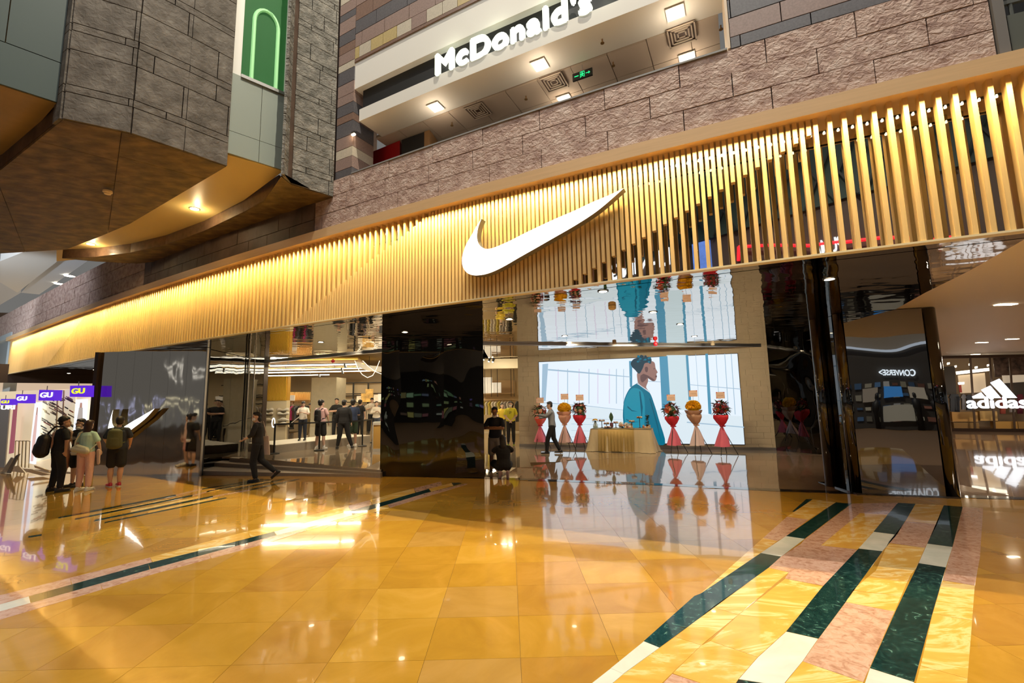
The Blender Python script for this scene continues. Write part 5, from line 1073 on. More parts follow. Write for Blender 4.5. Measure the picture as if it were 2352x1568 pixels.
def rsign(name, txt, px0, px1, py, A, B, h, m, lab, off=0, bold=.02):
    a, b = refl(px0, py, A, B, off), refl(px1, py, A, B, off)
    L_, R_ = (a, b) if a.x > b.x else (b, a)      # facing +Y the reading direction runs towards -X
    z = (a.z+b.z)/2; L_ = V((L_.x, YB+.15, z)); R_ = V((R_.x, YB+.15, z)); return tag(put_text(name, txt, L_, R_, h, m, None, bold=bold, depth=.06), lab, 'sign')
PAl, PBl = (6.78, 8.86), (8.02, 8.46)
rsign('lit_letters', 'CONVERSE>', 2008, 2128, 862, PAl, PBl, .38, em('refl_white', (.85, .95, 1), 3), 'glowing white shop name seen reversed in the black pillar')
YB += .12
f1, f2 = fpt(1.2, -.34), fpt(3.2, -.34)
rsign('lit_letters', 'LI-NING', 1392, 1530, 628, (f1.x, f1.y), (f2.x, f2.y), .95, MATS.get('rw') or em('refl_white2', (.9, .95, 1), 2.2), 'glowing white shop name seen reversed in the glass behind the slats')
a, b = refl(1583, 600, (f1.x, f1.y), (f2.x, f2.y), 0), refl(1652, 600, (f1.x, f1.y), (f2.x, f2.y), 0)
o = MB().box(((a.x+b.x)/2, YB+.1, a.z), (abs(a.x-b.x), .1, 1.5)).build('blue_poster', mat('blue_poster', (.05, .12, .5), .5, emit=(.16, .30, .85), es=1.0, var=.9, vscale=1.5)); tag(o, 'lit blue poster reflected behind the slats', 'poster')
YB -= .12
f3, f4 = fpt(2.6, -.34), fpt(4.6, -.34); mb = MB(); pts = [refl(x, y, (f3.x, f3.y), (f4.x, f4.y), 0) for x, y in [(1685, 600), (1686, 568), (1760, 565), (1850, 566), (1930, 556), (2050, 540), (2110, 538), (2145, 548), (2250, 534)]]
for p, q in zip(pts, pts[1:]): mb.bar(p, q, .07, 6)
tag(mb.build('red_neon_line', em('red_neon', (1, .01, .02), 3)), 'long red neon line reflected in the glass behind the right slats', 'neon')
slab('red_shop_dark', [(pts[-1].x, YB+.02), (pts[0].x, YB+.02), (pts[0].x, YB+.06), (pts[-1].x, YB+.06)], 4.2, 6.25, BLACK, bh)
f5, f6 = fpt(3.6, -.34), fpt(4.2, -.34)
rsign('lit_letters', 'PUMA', 1850, 1915, 586, (f5.x, f5.y), (f6.x, f6.y), .6, em('refl_white3', (.9, .95, 1), 2.2), 'short glowing white shop name reflected below the red neon line')
a, b = refl(2005, 905, PAl, PBl, 0), refl(2110, 905, PAl, PBl, 0)
cx = (a.x+b.x)/2
o = MB().box((cx-.4, YB-1.2, 1.6), (4.6, .1, 2.6)).build('shop_back', mat('olive_shop', (.20, .17, .10), .6, emit=(.3, .25, .14), es=.25), bh)
for dx, z, w, h, m in ((-.1, 1.75, .9, .55, em('blue_screen', (.05, .25, .6), 1.2)), (1.1, 1.75, .8, .6, em('cream_shelf', (.6, .5, .35), .7)), (-1.2, 1.7, .7, .6, em('cream_shelf2', (.5, .4, .28), .6)), (.1, .75, 1.3, .7, mat('shop_counter', (.5, .48, .4), .5, emit=(.5, .5, .4), es=.2)), (2.3, 1.5, .3, 2.2, em('blue_strip', (.02, .12, .7), .9))):
    MB().box((cx+dx, YB+.1, z), (w, .1, h)).build('shop_panel', m, bh)
rq = random.Random(8)
for i in range(10):
    for j in range(4):
        c = rq.choice([(.7, .6, .4), (.4, .35, .22), (.8, .75, .65), (.15, .3, .5), (.5, .2, .12)]); MB().box((cx-2.2+i*.45, YB+.02, .5+j*.55), (.3, .1, rq.uniform(.1, .34))).build('shop_item', em('shop_item_%d_%d' % (i, j), c, rq.uniform(.1, .5)), bh)
for dx in (-.9, .9, 1.7): MB().lathe((cx+dx, YB+.35, 0), [(.14, 0), (.12, .8), (.2, 1.0), (.2, 1.35), (.06, 1.45), (.1, 1.55), (.09, 1.7), (.02, 1.75)], 10).build('shop_figure', BLACK, bh, True)
MB().box((cx, YB+.2, 4.25), (9, .1, .12)).build('shop_head_light', em('head_light', (.8, .9, 1), 1.0), bh)
rb = random.Random(4)
for x, w, c in ((-17, 5, (.9, .8, .6)), (-10.5, 4, (.7, .8, 1)), (-4.5, 3.4, (.9, .72, .45)), (.5, 3, (.6, .65, .7)), (15, 4, (.9, .8, .65)), (20, 4, (.8, .85, 1))):
    for i in range(7):
        for j in range(3):
            if rb.random() < .35: continue
            MB().box((x-w/2+w*(i+.5)/7, YB+.05, .7+j*.8), (w/7*.8, .1, rb.uniform(.12, .55))).build('lit_shelf', em('front_%d_%d_%d' % (int(x), i, j), tuple(q*rb.uniform(.3, 1) for q in c), rb.uniform(.2, .9)), bh)
for (x0, x1, y0, c, n_) in ((215, 262, 950, (.5, .55, 1), 7), (300, 360, 945, (.55, .6, 1), 9), (380, 450, 940, (.9, .85, .6), 12), (420, 455, 855, (.9, .9, .85), 6)):
    for i in range(n_):
        q = refl(rb.uniform(x0, x1), y0+rb.uniform(-26, 26), (-12.1, 13.42), (-8.52, 12.72), 0)
        MB().box((q.x, YB+.3, q.z), (rb.uniform(.3, 1.6), .1, rb.uniform(.06, .35))).build('lit_strip', em('mirror_lit_%d_%d' % (x0, i), c, rb.uniform(1, 2.6)), bh)

# ------------------------------------------------------------------ people
def capsule(mb, p0, p1, r0, r1, ex=(1, 1), wide=V((1, 0, 0)), n=12):
    """closed tapered limb; ex = (width factor along 'wide', factor across)"""
    p0, p1 = V(p0), V(p1); z = (p1-p0).normalized(); x = (wide-z*wide.dot(z))
    x = x.normalized() if x.length > .05 else z.orthogonal().normalized()
    y = z.cross(x); rings = []
    for k in (0, .35, .75): a = math.radians(90*(1-k)); rings.append((p0-z*r0*math.sin(a), r0*max(.12, math.cos(a))))
    rings.append((p0, r0)); rings.append((p1, r1))
    for k in (.75, .35, 0): a = math.radians(90*(1-k)); rings.append((p1+z*r1*math.sin(a), r1*max(.12, math.cos(a))))
    vs = [c+(x*math.cos(2*PI*i/n)*ex[0]+y*math.sin(2*PI*i/n)*ex[1])*r for c, r in rings for i in range(n)]
    m = len(rings); fs = [(k*n+i, k*n+(i+1) % n, (k+1)*n+(i+1) % n, (k+1)*n+i) for k in range(m-1) for i in range(n)]
    fs += [tuple(range(n-1, -1, -1)), tuple(range(m*n-n, m*n))]; mb.add(vs, fs)
def loft(mb, rings, n=16):
    """rings: (centre, rx, ry, rotation) -> closed body"""
    vs = []
    for c, rx, ry, a in rings:
        for i in range(n):
            th = 2*PI*i/n; u, v = rx*math.cos(th), ry*math.sin(th); vs.append(V(c)+V((u*math.cos(a)-v*math.sin(a), u*math.sin(a)+v*math.cos(a), 0)))
    m = len(rings); fs = [(k*n+i, k*n+(i+1) % n, (k+1)*n+(i+1) % n, (k+1)*n+i) for k in range(m-1) for i in range(n)]
    fs += [tuple(range(n-1, -1, -1)), tuple(range(m*n-n, m*n))]; mb.add(vs, fs)
def fuse(mb, name, m, voxel, parent, smooth=2):
    me = mesh('tmp', mb.v, mb.f, m); bm = bmesh.new(); bm.from_mesh(me); bmesh.ops.recalc_face_normals(bm, faces=bm.faces); bm.to_mesh(me); bm.free()
    o = bpy.data.objects.new('tmp', me); COL.objects.link(o)
    r = o.modifiers.new('r', 'REMESH'); r.mode = 'VOXEL'; r.voxel_size = voxel; r.use_smooth_shade = True
    s_ = o.modifiers.new('s', 'SMOOTH'); s_.iterations = smooth; s_.factor = .5
    dg = bpy.context.evaluated_depsgraph_get(); dg.update(); out = bpy.data.meshes.new_from_object(o.evaluated_get(dg)); out.name = name
    bpy.data.objects.remove(o); out.materials.clear(); out.materials.append(m); return link(name, out, parent)
SKN = [mat('skin_tan', (.56, .34, .24), .55), mat('skin_light', (.68, .46, .36), .55), mat('skin_brown', (.44, .24, .15), .55)]
HAIRM = mat('black_hair', (.012, .010, .010), .45, bump=.004, bscale=90); HAIRB = mat('brown_hair', (.05, .022, .014), .4, bump=.004, bscale=90)
EYE_ = mat('eye_dark', (.02, .015, .012), .3); LIP = mat('lip', (.40, .14, .11), .5)
def cl(name, c, r=.85, b=.014): return mat('fabric_'+name, c, r, bump=b, bscale=8, bdetail=3, stretch=(1, 1, .6))
BLK = cl('black', (.014, .014, .016)); NAVY = cl('navy', (.02, .026, .045)); MASK = mat('mask_white', (.82, .84, .86), .7)
LEFT, RIGHT = -1, 1
def person(label, x, y, z, head_deg, H, arms, legs, shirt, bottoms, shoes, skin=0, hair='short', bend=0, turn=0, tilt=0, shorts=False, sleeve=.75, voxel=.012, look=0,
           long_sleeve=False, socks=None, mask=None, fat=1.0, female=False, extra=None, hairm=None, hip_drop=0, lean=0, eyes=True, group=None, nod=0):
    """x, y, z of the standing point; head_deg = direction faced (0 = away from the camera, +Y); joints in the body frame: x to the right, y ahead, metres for a 1.75 m body.
    arms = {side: (elbow, wrist)}, legs = {side: (knee, ankle)}; bend leans the trunk forward."""
    t = thing('person', label, 'person', (x, y, z), group, rz=math.radians(head_deg)); k = H/1.75; sk = SKN[skin]
    hz = .93-hip_drop; hip = V((0, hip_drop and -.0, hz))
    def up(h, dx=0, dy=0):   # a point of the trunk at height h above the hip, following the bend
        a = math.radians(bend); return hip+V((dx+lean*h, dy*math.cos(a)+h*math.sin(a), h*math.cos(a)-dy*math.sin(a)))
    sw_ = (.175 if female else .195); neck = up(.53, 0, -.01); chest = up(.36, 0, .01); waist = up(.14)
    sh = {s: up(.475, s*sw_, -.01) for s in (LEFT, RIGHT)}
    hd = up(.665, 0, .02+.02*math.sin(math.radians(nod)))
    S_ = lambda p: V(p)*k
    body = MB(); f = fat
    loft(body, [(S_(hip+V((0, 0, -.09))), .10*k*f, .09*k*f, 0), (S_(hip+V((0, 0, -.02))), .155*k*f, .11*k*f, 0), (S_(up(.06)), .15*k*f, .10*k*f, 0), (S_(up(.17)), .125*k*f, .09*k*f, 0), (S_(up(.32)), .148*k*f, .105*k*f, 0),
                (S_(up(.43)), .165*k*f, .10*k*f, 0), (S_(up(.50)), .11*k, .075*k, 0), (S_(up(.53)), .062*k, .06*k, 0)])
    capsule(body, S_(up(.48)), S_(up(.60, 0, .005)), .055*k, .052*k)
    la = math.radians(look); nd = math.radians(nod)
    fw = V((math.sin(la)*math.cos(nd), math.cos(la)*math.cos(nd), -math.sin(nd))); sd = V((math.cos(la), -math.sin(la), 0)); upv = sd.cross(fw)
    def HP(a, b, c): return S_(hd)+(sd*a+fw*b+upv*c)*k      # a to the right, b ahead, c up
    for c_, r_ in ((HP(0, -.012, .035), (.080, .094, .095)), (HP(0, .018, -.045), (.064, .070, .075))):
        bb = MB().ball((0, 0, 0), (r_[0]*k, r_[1]*k, r_[2]*k), 14, 10); body.add([c_+sd*v.x+fw*v.y+upv*v.z for v in bb.v], bb.f)
    capsule(body, HP(0, .082, .012), HP(0, .100, -.018), .010*k, .015*k); capsule(body, HP(-.02, .08, -.058), HP(.02, .08, -.058), .014*k, .014*k); capsule(body, HP(0, .065, -.095), HP(0, .072, -.09), .02*k, .02*k)
    for s in (LEFT, RIGHT): capsule(body, HP(s*.080, -.005, .012), HP(s*.082, -.008, -.022), .014*k, .010*k)
    for s in (LEFT, RIGHT):
        el, wr = V(arms[s][0]), V(arms[s][1])
        capsule(body, S_(up(.452, s*(sw_-.022), -.01)), S_(el), .048*k*f, .040*k*f); capsule(body, S_(el), S_(wr), .040*k*f, .026*k)
        d = (wr-el).normalized(); pal = V((-s, 0, 0)) if abs(d.z) > .6 else V((0, 0, 1)); wd_ = d.cross(pal).normalized(); tip = wr+d*.085
        capsule(body, S_(wr), S_(tip), .026*k, .030*k, (1.15, .55), wide=wd_)
        for j, (o_, l_) in enumerate(((-.030, .062), (-.010, .072), (.011, .068), (.030, .052))):
            b0 = tip+wd_*o_; b1 = b0+d*l_*.55; b2 = b1+(d*.7+pal*.5).normalized()*l_*.5
            capsule(body, S_(b0-d*.02), S_(b1), .0105*k, .0098*k, n=8); capsule(body, S_(b1), S_(b2), .0098*k, .0085*k, n=8)
        q = wr+d*.03+wd_*-.030; capsule(body, S_(q), S_(q+(d*.7-wd_*.7).normalized()*.055+pal*.01), .012*k, .010*k, n=8)
    for s in (LEFT, RIGHT):
        kn, an = V(legs[s][0]), V(legs[s][1]); hp = hip+V((s*.088, 0, -.03))
        capsule(body, S_(hp), S_(kn), .082*k*f, .056*k*f); mid = kn+(an-kn)*.35+V((0, -.015, 0)); capsule(body, S_(kn), S_(mid), .054*k, .056*k*f); capsule(body, S_(mid), S_(an), .056*k*f, .036*k)
    fuse(body, 'body', sk, voxel, t)
    # shirt
    sb = MB(); g = .016
    loft(sb, [(S_(up(-.05 if not female else -.02)), .165*k*f, .125*k*f, 0), (S_(up(.05)), (.165+g)*k*f, (.108+g)*k*f, 0), (S_(up(.17)), (.142+g)*k*f, (.096+g)*k*f, 0), (S_(up(.32)), (.155+g)*k*f, (.11+g)*k*f, 0),
              (S_(up(.42)), (.160+g)*k*f, (.102+g)*k*f, 0), (S_(up(.485)), (.115+g)*k, (.074+g)*k, 0), (S_(up(.53)), .070*k, .066*k, 0)])
    for s in (LEFT, RIGHT):
        el = V(arms[s][0]); s0_ = up(.452, s*(sw_-.022), -.01); q = V(sh[s])+(el-V(sh[s]))*sleeve; capsule(sb, S_(s0_), S_(q), (.047+g*.8)*k*f, (.047+g)*k*f); capsule(sb, S_(up(.495, s*.05, -.01)), S_(s0_), .045*k, (.045+g*.7)*k*f)
        if long_sleeve: capsule(sb, S_(el), S_(el+(V(arms[s][1])-el)*(.9 if long_sleeve is True else long_sleeve)), (.044+g*.8)*k, (.034+g*.8)*k); capsule(sb, S_(q), S_(el), (.048+g)*k, (.044+g*.8)*k)
    fuse(sb, 'shirt', shirt, voxel, t, 4)
    pb = MB(); g = .018
    loft(pb, [(S_(hip+V((0, 0, -.10))), .11*k*f, .10*k*f, 0), (S_(hip+V((0, 0, -.03))), (.158+g)*k*f, (.112+g)*k*f, 0), (S_(up(.05)), (.148+g)*k*f, (.10+g*.6)*k*f, 0), (S_(up(.09)), .13*k*f, .09*k*f, 0)])
    for s in (LEFT, RIGHT):
        kn, an = V(legs[s][0]), V(legs[s][1]); hp = hip+V((s*.088, 0, -.03))
        if shorts: q = hp+(kn-hp)*.86; capsule(pb, S_(hp), S_(q), (.085+g)*k*f, (.078+g)*k*f)
        else: capsule(pb, S_(hp), S_(kn), (.084+g)*k*f, (.062+g)*k*f); capsule(pb, S_(kn), S_(an+(kn-an)*.12), (.062+g)*k*f, (.046+g*.8)*k)
    fuse(pb, 'shorts' if shorts else 'trousers', bottoms, voxel, t, 4)
    for s in (LEFT, RIGHT):
        kn, an = V(legs[s][0]), V(legs[s][1]); toe = V((0, 1, 0)); dn = (an-kn).normalized()
        if len(legs[s]) > 2: toe = V(legs[s][2]).normalized()
        if socks: c = MB(); capsule(c, S_(an), S_(an+(kn-an)*.2), .042*k, .044*k); fuse(c, 'sock', socks, .012, t)
        pn2 = (dn-toe*dn.dot(toe)).normalized(); b = an+pn2*.045; fb = MB()
        capsule(fb, S_(b-toe*.055), S_(b+toe*.155), .040*k, .036*k, (1, .8)); capsule(fb, S_(b-toe*.04-pn2*.03), S_(b+toe*.03-pn2*.015), .042*k, .04*k); o = fuse(fb, 'shoe', shoes[0], .012, t)
        sb2 = MB(); capsule(sb2, S_(b-toe*.06+pn2*.028), S_(b+toe*.165+pn2*.028), .040*k, .036*k, (1, .35)); sb2.build('sole', shoes[1], o, True)
    hm_ = hairm or HAIRM; hb = MB()
    def hball(c_, r_):
        bb = MB().ball((0, 0, 0), tuple(q*k for q in r_), 14, 10); hb.add([c_+sd*v.x+fw*v.y+upv*v.z for v in bb.v], bb.f)
    hball(HP(0, -.026, .052), (.085, .092, .088)); hball(HP(0, -.045, -.005), (.076, .060, .078)); hball(HP(.01, .022, .096), (.060, .056, .036))
    for s in (LEFT, RIGHT): hball(HP(s*.052, .012, .078), (.030, .052, .042))
    if hair == 'long': loft(hb, [(HP(0, -.045, -.26), .06*k, .035*k, -la), (HP(0, -.06, -.2), .09*k, .042*k, -la), (HP(0, -.055, -.05), .088*k, .05*k, -la), (HP(0, -.03, .06), .088*k, .07*k, -la)])
    if hair == 'bob': hball(HP(0, -.045, -.05), (.088, .06, .10))
    if hair == 'big': hball(HP(0, -.04, .07), (.102, .106, .092)); hball(HP(0, -.075, .0), (.085, .05, .075))
    fuse(hb, 'hair', hm_, .01, t, 1)
    if eyes:
        for s in (LEFT, RIGHT): MB().ball(HP(s*.030, .080, .018), (.012*k, .009*k, .007*k), 8, 5).build('eye', EYE_, t, True)
        if not mask: MB().ball(HP(0, .095, -.056), (.022*k, .008*k, .006*k), 8, 5).build('mouth', LIP, t, True)
    if mask:
        zc = -.045 if mask == 'on' else -.105; mk = MB(); bb = MB().ball((0, 0, 0), (.066*k, .050*k, .048*k), 12, 8); mk.add([HP(0, .058 if mask == 'on' else .045, zc)+sd*v.x+fw*v.y+upv*v.z for v in bb.v], bb.f); mk.build('face_mask', MASK, t, True)
    if extra: extra(t, k, S_, up, sh, HP, sd, fw)
    return t
def backpack(name, label, m, t, k, S_, up, w=.15, h=.24, d=.085, top=.44, dx=0, tilt=0, straps=True):
    """carried, but a thing of its own: placed in the world at the wearer's back"""
    M = Matrix.Translation(t.location) @ t.rotation_euler.to_matrix().to_4x4()
    b = MB(); c0, c1 = up(top-h*.15, dx, -.12-d), up(top-h*1.55, dx+tilt, -.12-d); ex = w/d
    capsule(b, S_(c0), S_(c1), d*k*.95, d*k*1.1, (ex, 1.0)); capsule(b, S_(up(top-h*.9, dx+tilt*.5, -.12-d*1.7)), S_(up(top-h*1.5, dx+tilt, -.12-d*1.7)), d*k*.6, d*k*.6, (ex*1.1, .8))
    o = fuse(b, 'pack', m, .012, None, 2); r = thing(name, label, 'backpack', tuple(M@S_(c1))); r.rotation_euler = t.rotation_euler
    o.name = 'bag_body'; o.data.transform(Matrix.Translation(-S_(c1))); o.parent = r
    if straps:
        for s in (LEFT, RIGHT):
            mb = MB(); pts = [up(top+.02, dx+s*w*.55, -.13), up(.50, s*.10, -.06), up(.50, s*.115, .06), up(.40, s*.13, .125), up(.25, s*.15, .11), up(.16, s*.165, 0), up(.14, s*.13, -.12)]
            for p, q in zip(pts, pts[1:]): mb.bar(S_(p)-S_(c1), S_(q)-S_(c1), .016, 6)
            mb.build('strap', m, r)
    mb = MB(); a = up(top+.06, dx, -.14); mb.bar(S_(a+V((-.03, 0, 0)))-S_(c1), S_(a+V((.03, 0, 0)))-S_(c1), .009, 6); mb.build('handle', m, r)
    return r
HANG = {LEFT: ((-.235, .0, 1.16), (-.25, .05, .92)), RIGHT: ((.235, .0, 1.16), (.25, .05, .92))}
STAND = {LEFT: ((-.10, .01, .49), (-.11, .0, .085)), RIGHT: ((.10, .01, .49), (.11, .0, .085))}
PHONE = {LEFT: ((-.24, .04, 1.16), (-.08, .26, 1.22)), RIGHT: ((.24, .04, 1.16), (.07, .26, 1.22))}
FOLDED = {LEFT: ((-.25, .12, 1.18), (.10, .20, 1.17)), RIGHT: ((.25, .12, 1.18), (-.10, .23, 1.21))}
CLASP = {LEFT: ((-.24, .03, 1.16), (-.05, .18, .97)), RIGHT: ((.24, .03, 1.16), (.05, .18, .97))}
SOLEW = mat('sole_white', (.72, .72, .70), .6); BSH = (mat('shoe_black', (.015, .015, .017), .5), mat('sole_black', (.03, .03, .03), .6)); WSH = (mat('shoe_white', (.72, .70, .66), .5), SOLEW)
def at_floor(px, py, z=None):
    p = atz(px, py, 0 if z is None else z); return p
DF = .0085
# the group on the left
p = atz(125, 1129)
def ex1(t, k, S_, up, sh, HP, sd, fw): backpack('black_backpack', 'large black backpack hanging low from one shoulder of the man in black', cl('bagblack', (.02, .02, .023), .55), t, k, S_, up, .18, .21, .125, .30, -.14, -.04, False)
t1 = person('man in black t-shirt and trousers with a low black backpack, leftmost of the group', p.x, p.y, 0, -28, 1.75, {LEFT: ((-.24, .02, 1.16), (-.20, .10, .95)), RIGHT: ((.25, .05, 1.17), (.20, .06, .93))}, {LEFT: ((-.13, .03, .50), (-.14, -.02, .085)), RIGHT: ((.14, .05, .50), (.20, .02, .085))}, BLK, BLK, BSH, 0, 'big', look=38, voxel=DF, extra=ex1, eyes=True, bend=5)
mb = MB(); M = t1.rotation_euler.to_matrix(); 
for a, b in zip([(-.26, -.25, 1.12), (-.20, -.14, 1.36), (.0, -.10, 1.50), (.14, .0, 1.50), (.14, .12, 1.36)], [(-.20, -.14, 1.36), (.0, -.10, 1.50), (.14, .0, 1.50), (.14, .12, 1.36), (.0, .17, 1.2)]): mb.bar(M@V(a), M@V(b), .02, 6)
o = mb.build('shoulder_strap', MATS['fabric_bagblack']); o.location = t1.location; tag(o, 'broad black bag strap over the shoulder of the man in black', 'strap')
p = atz(133, 1119); person('person in pink shorts and white shoes mostly hidden behind the man in black', p.x, p.y, 0, 10, 1.66, HANG, {LEFT: ((-.11, .02, .49), (-.14, -.04, .085)), RIGHT: ((.10, .03, .49), (.06, .0, .085))}, cl('white_orange', (.70, .50, .42)), cl('pink_short', (.62, .34, .30)), WSH, 1, 'short', shorts=True, voxel=.012)
p = atz(173, 1117); 
def ex2(t, k, S_, up, sh, HP, sd, fw):
    mb = MB()
    for s in (-1, 1):
        for j in range(8): a0, a1 = 2*PI*j/8, 2*PI*(j+1)/8; mb.bar(HP(s*.032+.022*math.cos(a0), .096, .015+.016*math.sin(a0)), HP(s*.032+.022*math.cos(a1), .096, .015+.016*math.sin(a1)), .0022*k, 5)
    mb.bar(HP(-.01, .098, .02), HP(.01, .098, .02), .002).build('glasses', BLACK, t)
    w = MB(); w.box(S_(up(.33, .04, .125)), (.11*k, .012, .012)).box(S_(up(.30, .03, .125)), (.13*k, .012, .014)).box(S_(up(.27, .05, .125)), (.10*k, .012, .01)).build('shirt_print', MASK, t)
    h = MB(); loft(h, [(S_(up(-.13)), .16*k, .13*k, 0), (S_(up(-.05)), .185*k, .14*k, 0), (S_(up(-.03)), .17*k, .12*k, 0)]); h.build('white_hem', MASK, t, True)
person('smiling man with glasses and lowered mask in black t-shirt and shorts facing the girl', p.x, p.y, 0, 172, 1.68, {LEFT: ((-.25, .02, 1.16), (-.24, .14, .95)), RIGHT: ((.24, .06, 1.17), (.13, .24, 1.25))}, STAND, BLK, BLK, BSH, 1, 'short', shorts=True, voxel=DF, mask='chin', extra=ex2, look=8)
p = atz(190, 1127)
def ex4(t, k, S_, up, sh, HP, sd, fw):
    M = t.rotation_euler.to_matrix(); b = MB(); capsule(b, S_(up(.10, -.16, -.16)), S_(up(.04, .13, -.16)), .075*k, .07*k, (1, .9)); capsule(b, S_(up(.16, -.10, -.15)), S_(up(.09, .10, -.15)), .06*k, .06*k)
    o = fuse(b, 'x', cl('ivory_bag', (.62, .60, .47), .6), .012, None); o.name = 'bag_body'; r = thing('waist_bag', 'ivory sling bag across the lower back of the girl in mint green', 'bag', tuple(t.location)); r.rotation_euler = t.rotation_euler; o.parent = r
    mb = MB(); pts = [up(.10, -.18, -.14), up(.30, -.16, -.14), up(.49, -.10, -.10), up(.52, -.08, .0), up(.42, .0, .13), up(.2, .15, .11), up(.07, .17, -.1)]
    for a, q in zip(pts, pts[1:]): mb.bar(S_(a), S_(q), .016, 6)
    mb.build('strap', MATS['fabric_ivory_bag'], r)
    c = MB(); capsule(c, S_(V((.26, .02, .96))), S_(V((.30, .0, .66))), .05*k, .04*k, (1, .5)); tag(fuse(c, 'jacket', cl('blush', (.62, .45, .38)), .012, None), 'pale pink jacket carried over the arm of the girl in mint green', 'jacket')
    o = bpy.data.objects[-1] if False else None
t4 = person('girl with long brown hair in mint t-shirt and pink satin trousers seen from behind', p.x, p.y, 0, 5, 1.66, {LEFT: ((-.235, .03, 1.17), (-.20, .08, .95)), RIGHT: ((.24, .02, 1.17), (.24, .10, .98))}, STAND, cl('mint', (.50, .74, .68)), mat('pink_satin', (.85, .52, .44), .25, bump=.03, bscale=9, stretch=(1, 1, .7)), WSH, 1, 'long', voxel=DF, female=True, hairm=HAIRB, extra=ex4, look=-6, eyes=False)
for o in bpy.data.objects:
    if o.name.startswith('jacket') and not o.parent: o.location = t4.location; o.rotation_euler = t4.rotation_euler
p = atz(262, 1117)
def ex5(t, k, S_, up, sh, HP, sd, fw): backpack('olive_backpack', 'olive green backpack worn by the man in red shoes', cl('olive', (.085, .085, .035), .7), t, k, S_, up, .155, .24, .085, .46)
person('man in dark t-shirt, black shorts and red shoes seen from behind with an olive backpack', p.x, p.y, 0, 22, 1.72, {LEFT: ((-.26, .02, 1.17), (-.22, .16, .98)), RIGHT: ((.24, .04, 1.17), (.20, .16, 1.0))}, {LEFT: ((-.10, .02, .49), (-.09, -.0, .085), (-.6, .8, 0)), RIGHT: ((.10, .01, .49), (.09, .0, .085), (-.5, .85, 0))}, NAVY, BLK, (mat('shoe_red', (.42, .012, .03), .5), SOLEW), 0, 'short', shorts=True, fat=1.12, voxel=DF, extra=ex5, look=-14)
# walking man in black with the tote bag
p = atz(588, 1106)
def ex6(t, k, S_, up, sh, HP, sd, fw):
    r = thing('tote_bag', 'cream cloth tote bag on the shoulder of the walking man in black', 'bag', tuple(t.location)); r.rotation_euler = t.rotation_euler; CRM = cl('cream_tote', (.66, .54, .46))
    MB().prism([S_(V((.235, -.20, .62))), S_(V((.235, .16, .66))), S_(V((.225, .12, 1.08))), S_(V((.225, -.16, 1.10)))], (.05, 0, 0)).build('bag_body', CRM, r)
    mb = MB()
    for x in (.23, .27): mb.bar(S_(V((x, .08, 1.08))), S_(V((.20, .02, 1.48))), .008, 6); mb.bar(S_(V((x, -.12, 1.10))), S_(V((.20, -.03, 1.48))), .008, 6)
    mb.build('handle', CRM, r)
person('man in black walking left with a white mask and a cream tote bag', p.x, p.y, 0, 98, 1.76, {LEFT: ((-.25, .05, 1.17), (-.16, .26, 1.06)), RIGHT: ((.25, .02, 1.18), (.20, .27, 1.10))}, {LEFT: ((-.09, .06, .49), (-.09, -.02, .085)), RIGHT: ((.09, -.06, .52), (.09, -.42, .21), (0, .75, -.65))}, BLK, BLK, BSH, 1, 'bob', voxel=DF, mask='on', long_sleeve=.35, extra=ex6, look=-30, bend=3, nod=8)
# at the column: leaning man with folded arms and kneeling woman
p = atz(1128, 1088); 
GRY = cl('grey', (.36, .36, .37))
person('man with folded arms and lowered mask leaning beside the black column', p.x+.12, p.y+.0, 0, 165, 1.76, FOLDED, {LEFT: ((-.10, .03, .49), (-.10, .02, .085)), RIGHT: ((.10, .02, .49), (.12, .0, .085))}, NAVY, GRY, BSH, 2, 'short', shorts=True, voxel=DF, mask='chin', look=-18, nod=12, fat=1.02)
p = atz(1147, 1092)
person('kneeling woman in black seen from behind with light soled sneakers', p.x+.12, p.y-.30, 0, 8, 1.66, {LEFT: ((-.26, .13, .66), (-.16, .35, .62)), RIGHT: ((.25, .13, .66), (.14, .36, .60))}, {LEFT: ((-.24, .34, .34), (-.12, -.02, .13), (-.1, .45, -.9)), RIGHT: ((.20, .36, .30), (.10, -.02, .13), (.1, .40, -.92))}, BLK, BLK, (mat('shoe_grey_pink', (.45, .38, .36), .5), mat('sole_pinkish', (.75, .50, .48), .6)), 1, 'long', shorts=True, voxel=DF, hip_drop=.62, bend=14, female=True, fat=1.12, nod=28, eyes=False)
# man in grey shirt walking left past the screen
zz_ = ZP
p = atz(1270, 1042, zz_)
person('man in grey shirt and black trousers walking left in front of the screen', p.x, p.y, zz_, 84, 1.74, {LEFT: ((-.22, .20, 1.25), (-.10, .42, 1.28)), RIGHT: ((.22, .18, 1.22), (.12, .42, 1.18))}, {LEFT: ((-.09, .16, .49), (-.09, .20, .085)), RIGHT: ((.09, -.04, .50), (.09, -.24, .10))}, cl('slate_shirt', (.26, .27, .30)), BLK, (MATS['shoe_black'], mat('sole_tan', (.5, .42, .3), .6)), 0, 'short', voxel=DF, long_sleeve=True, bend=4, look=-4, nod=10)
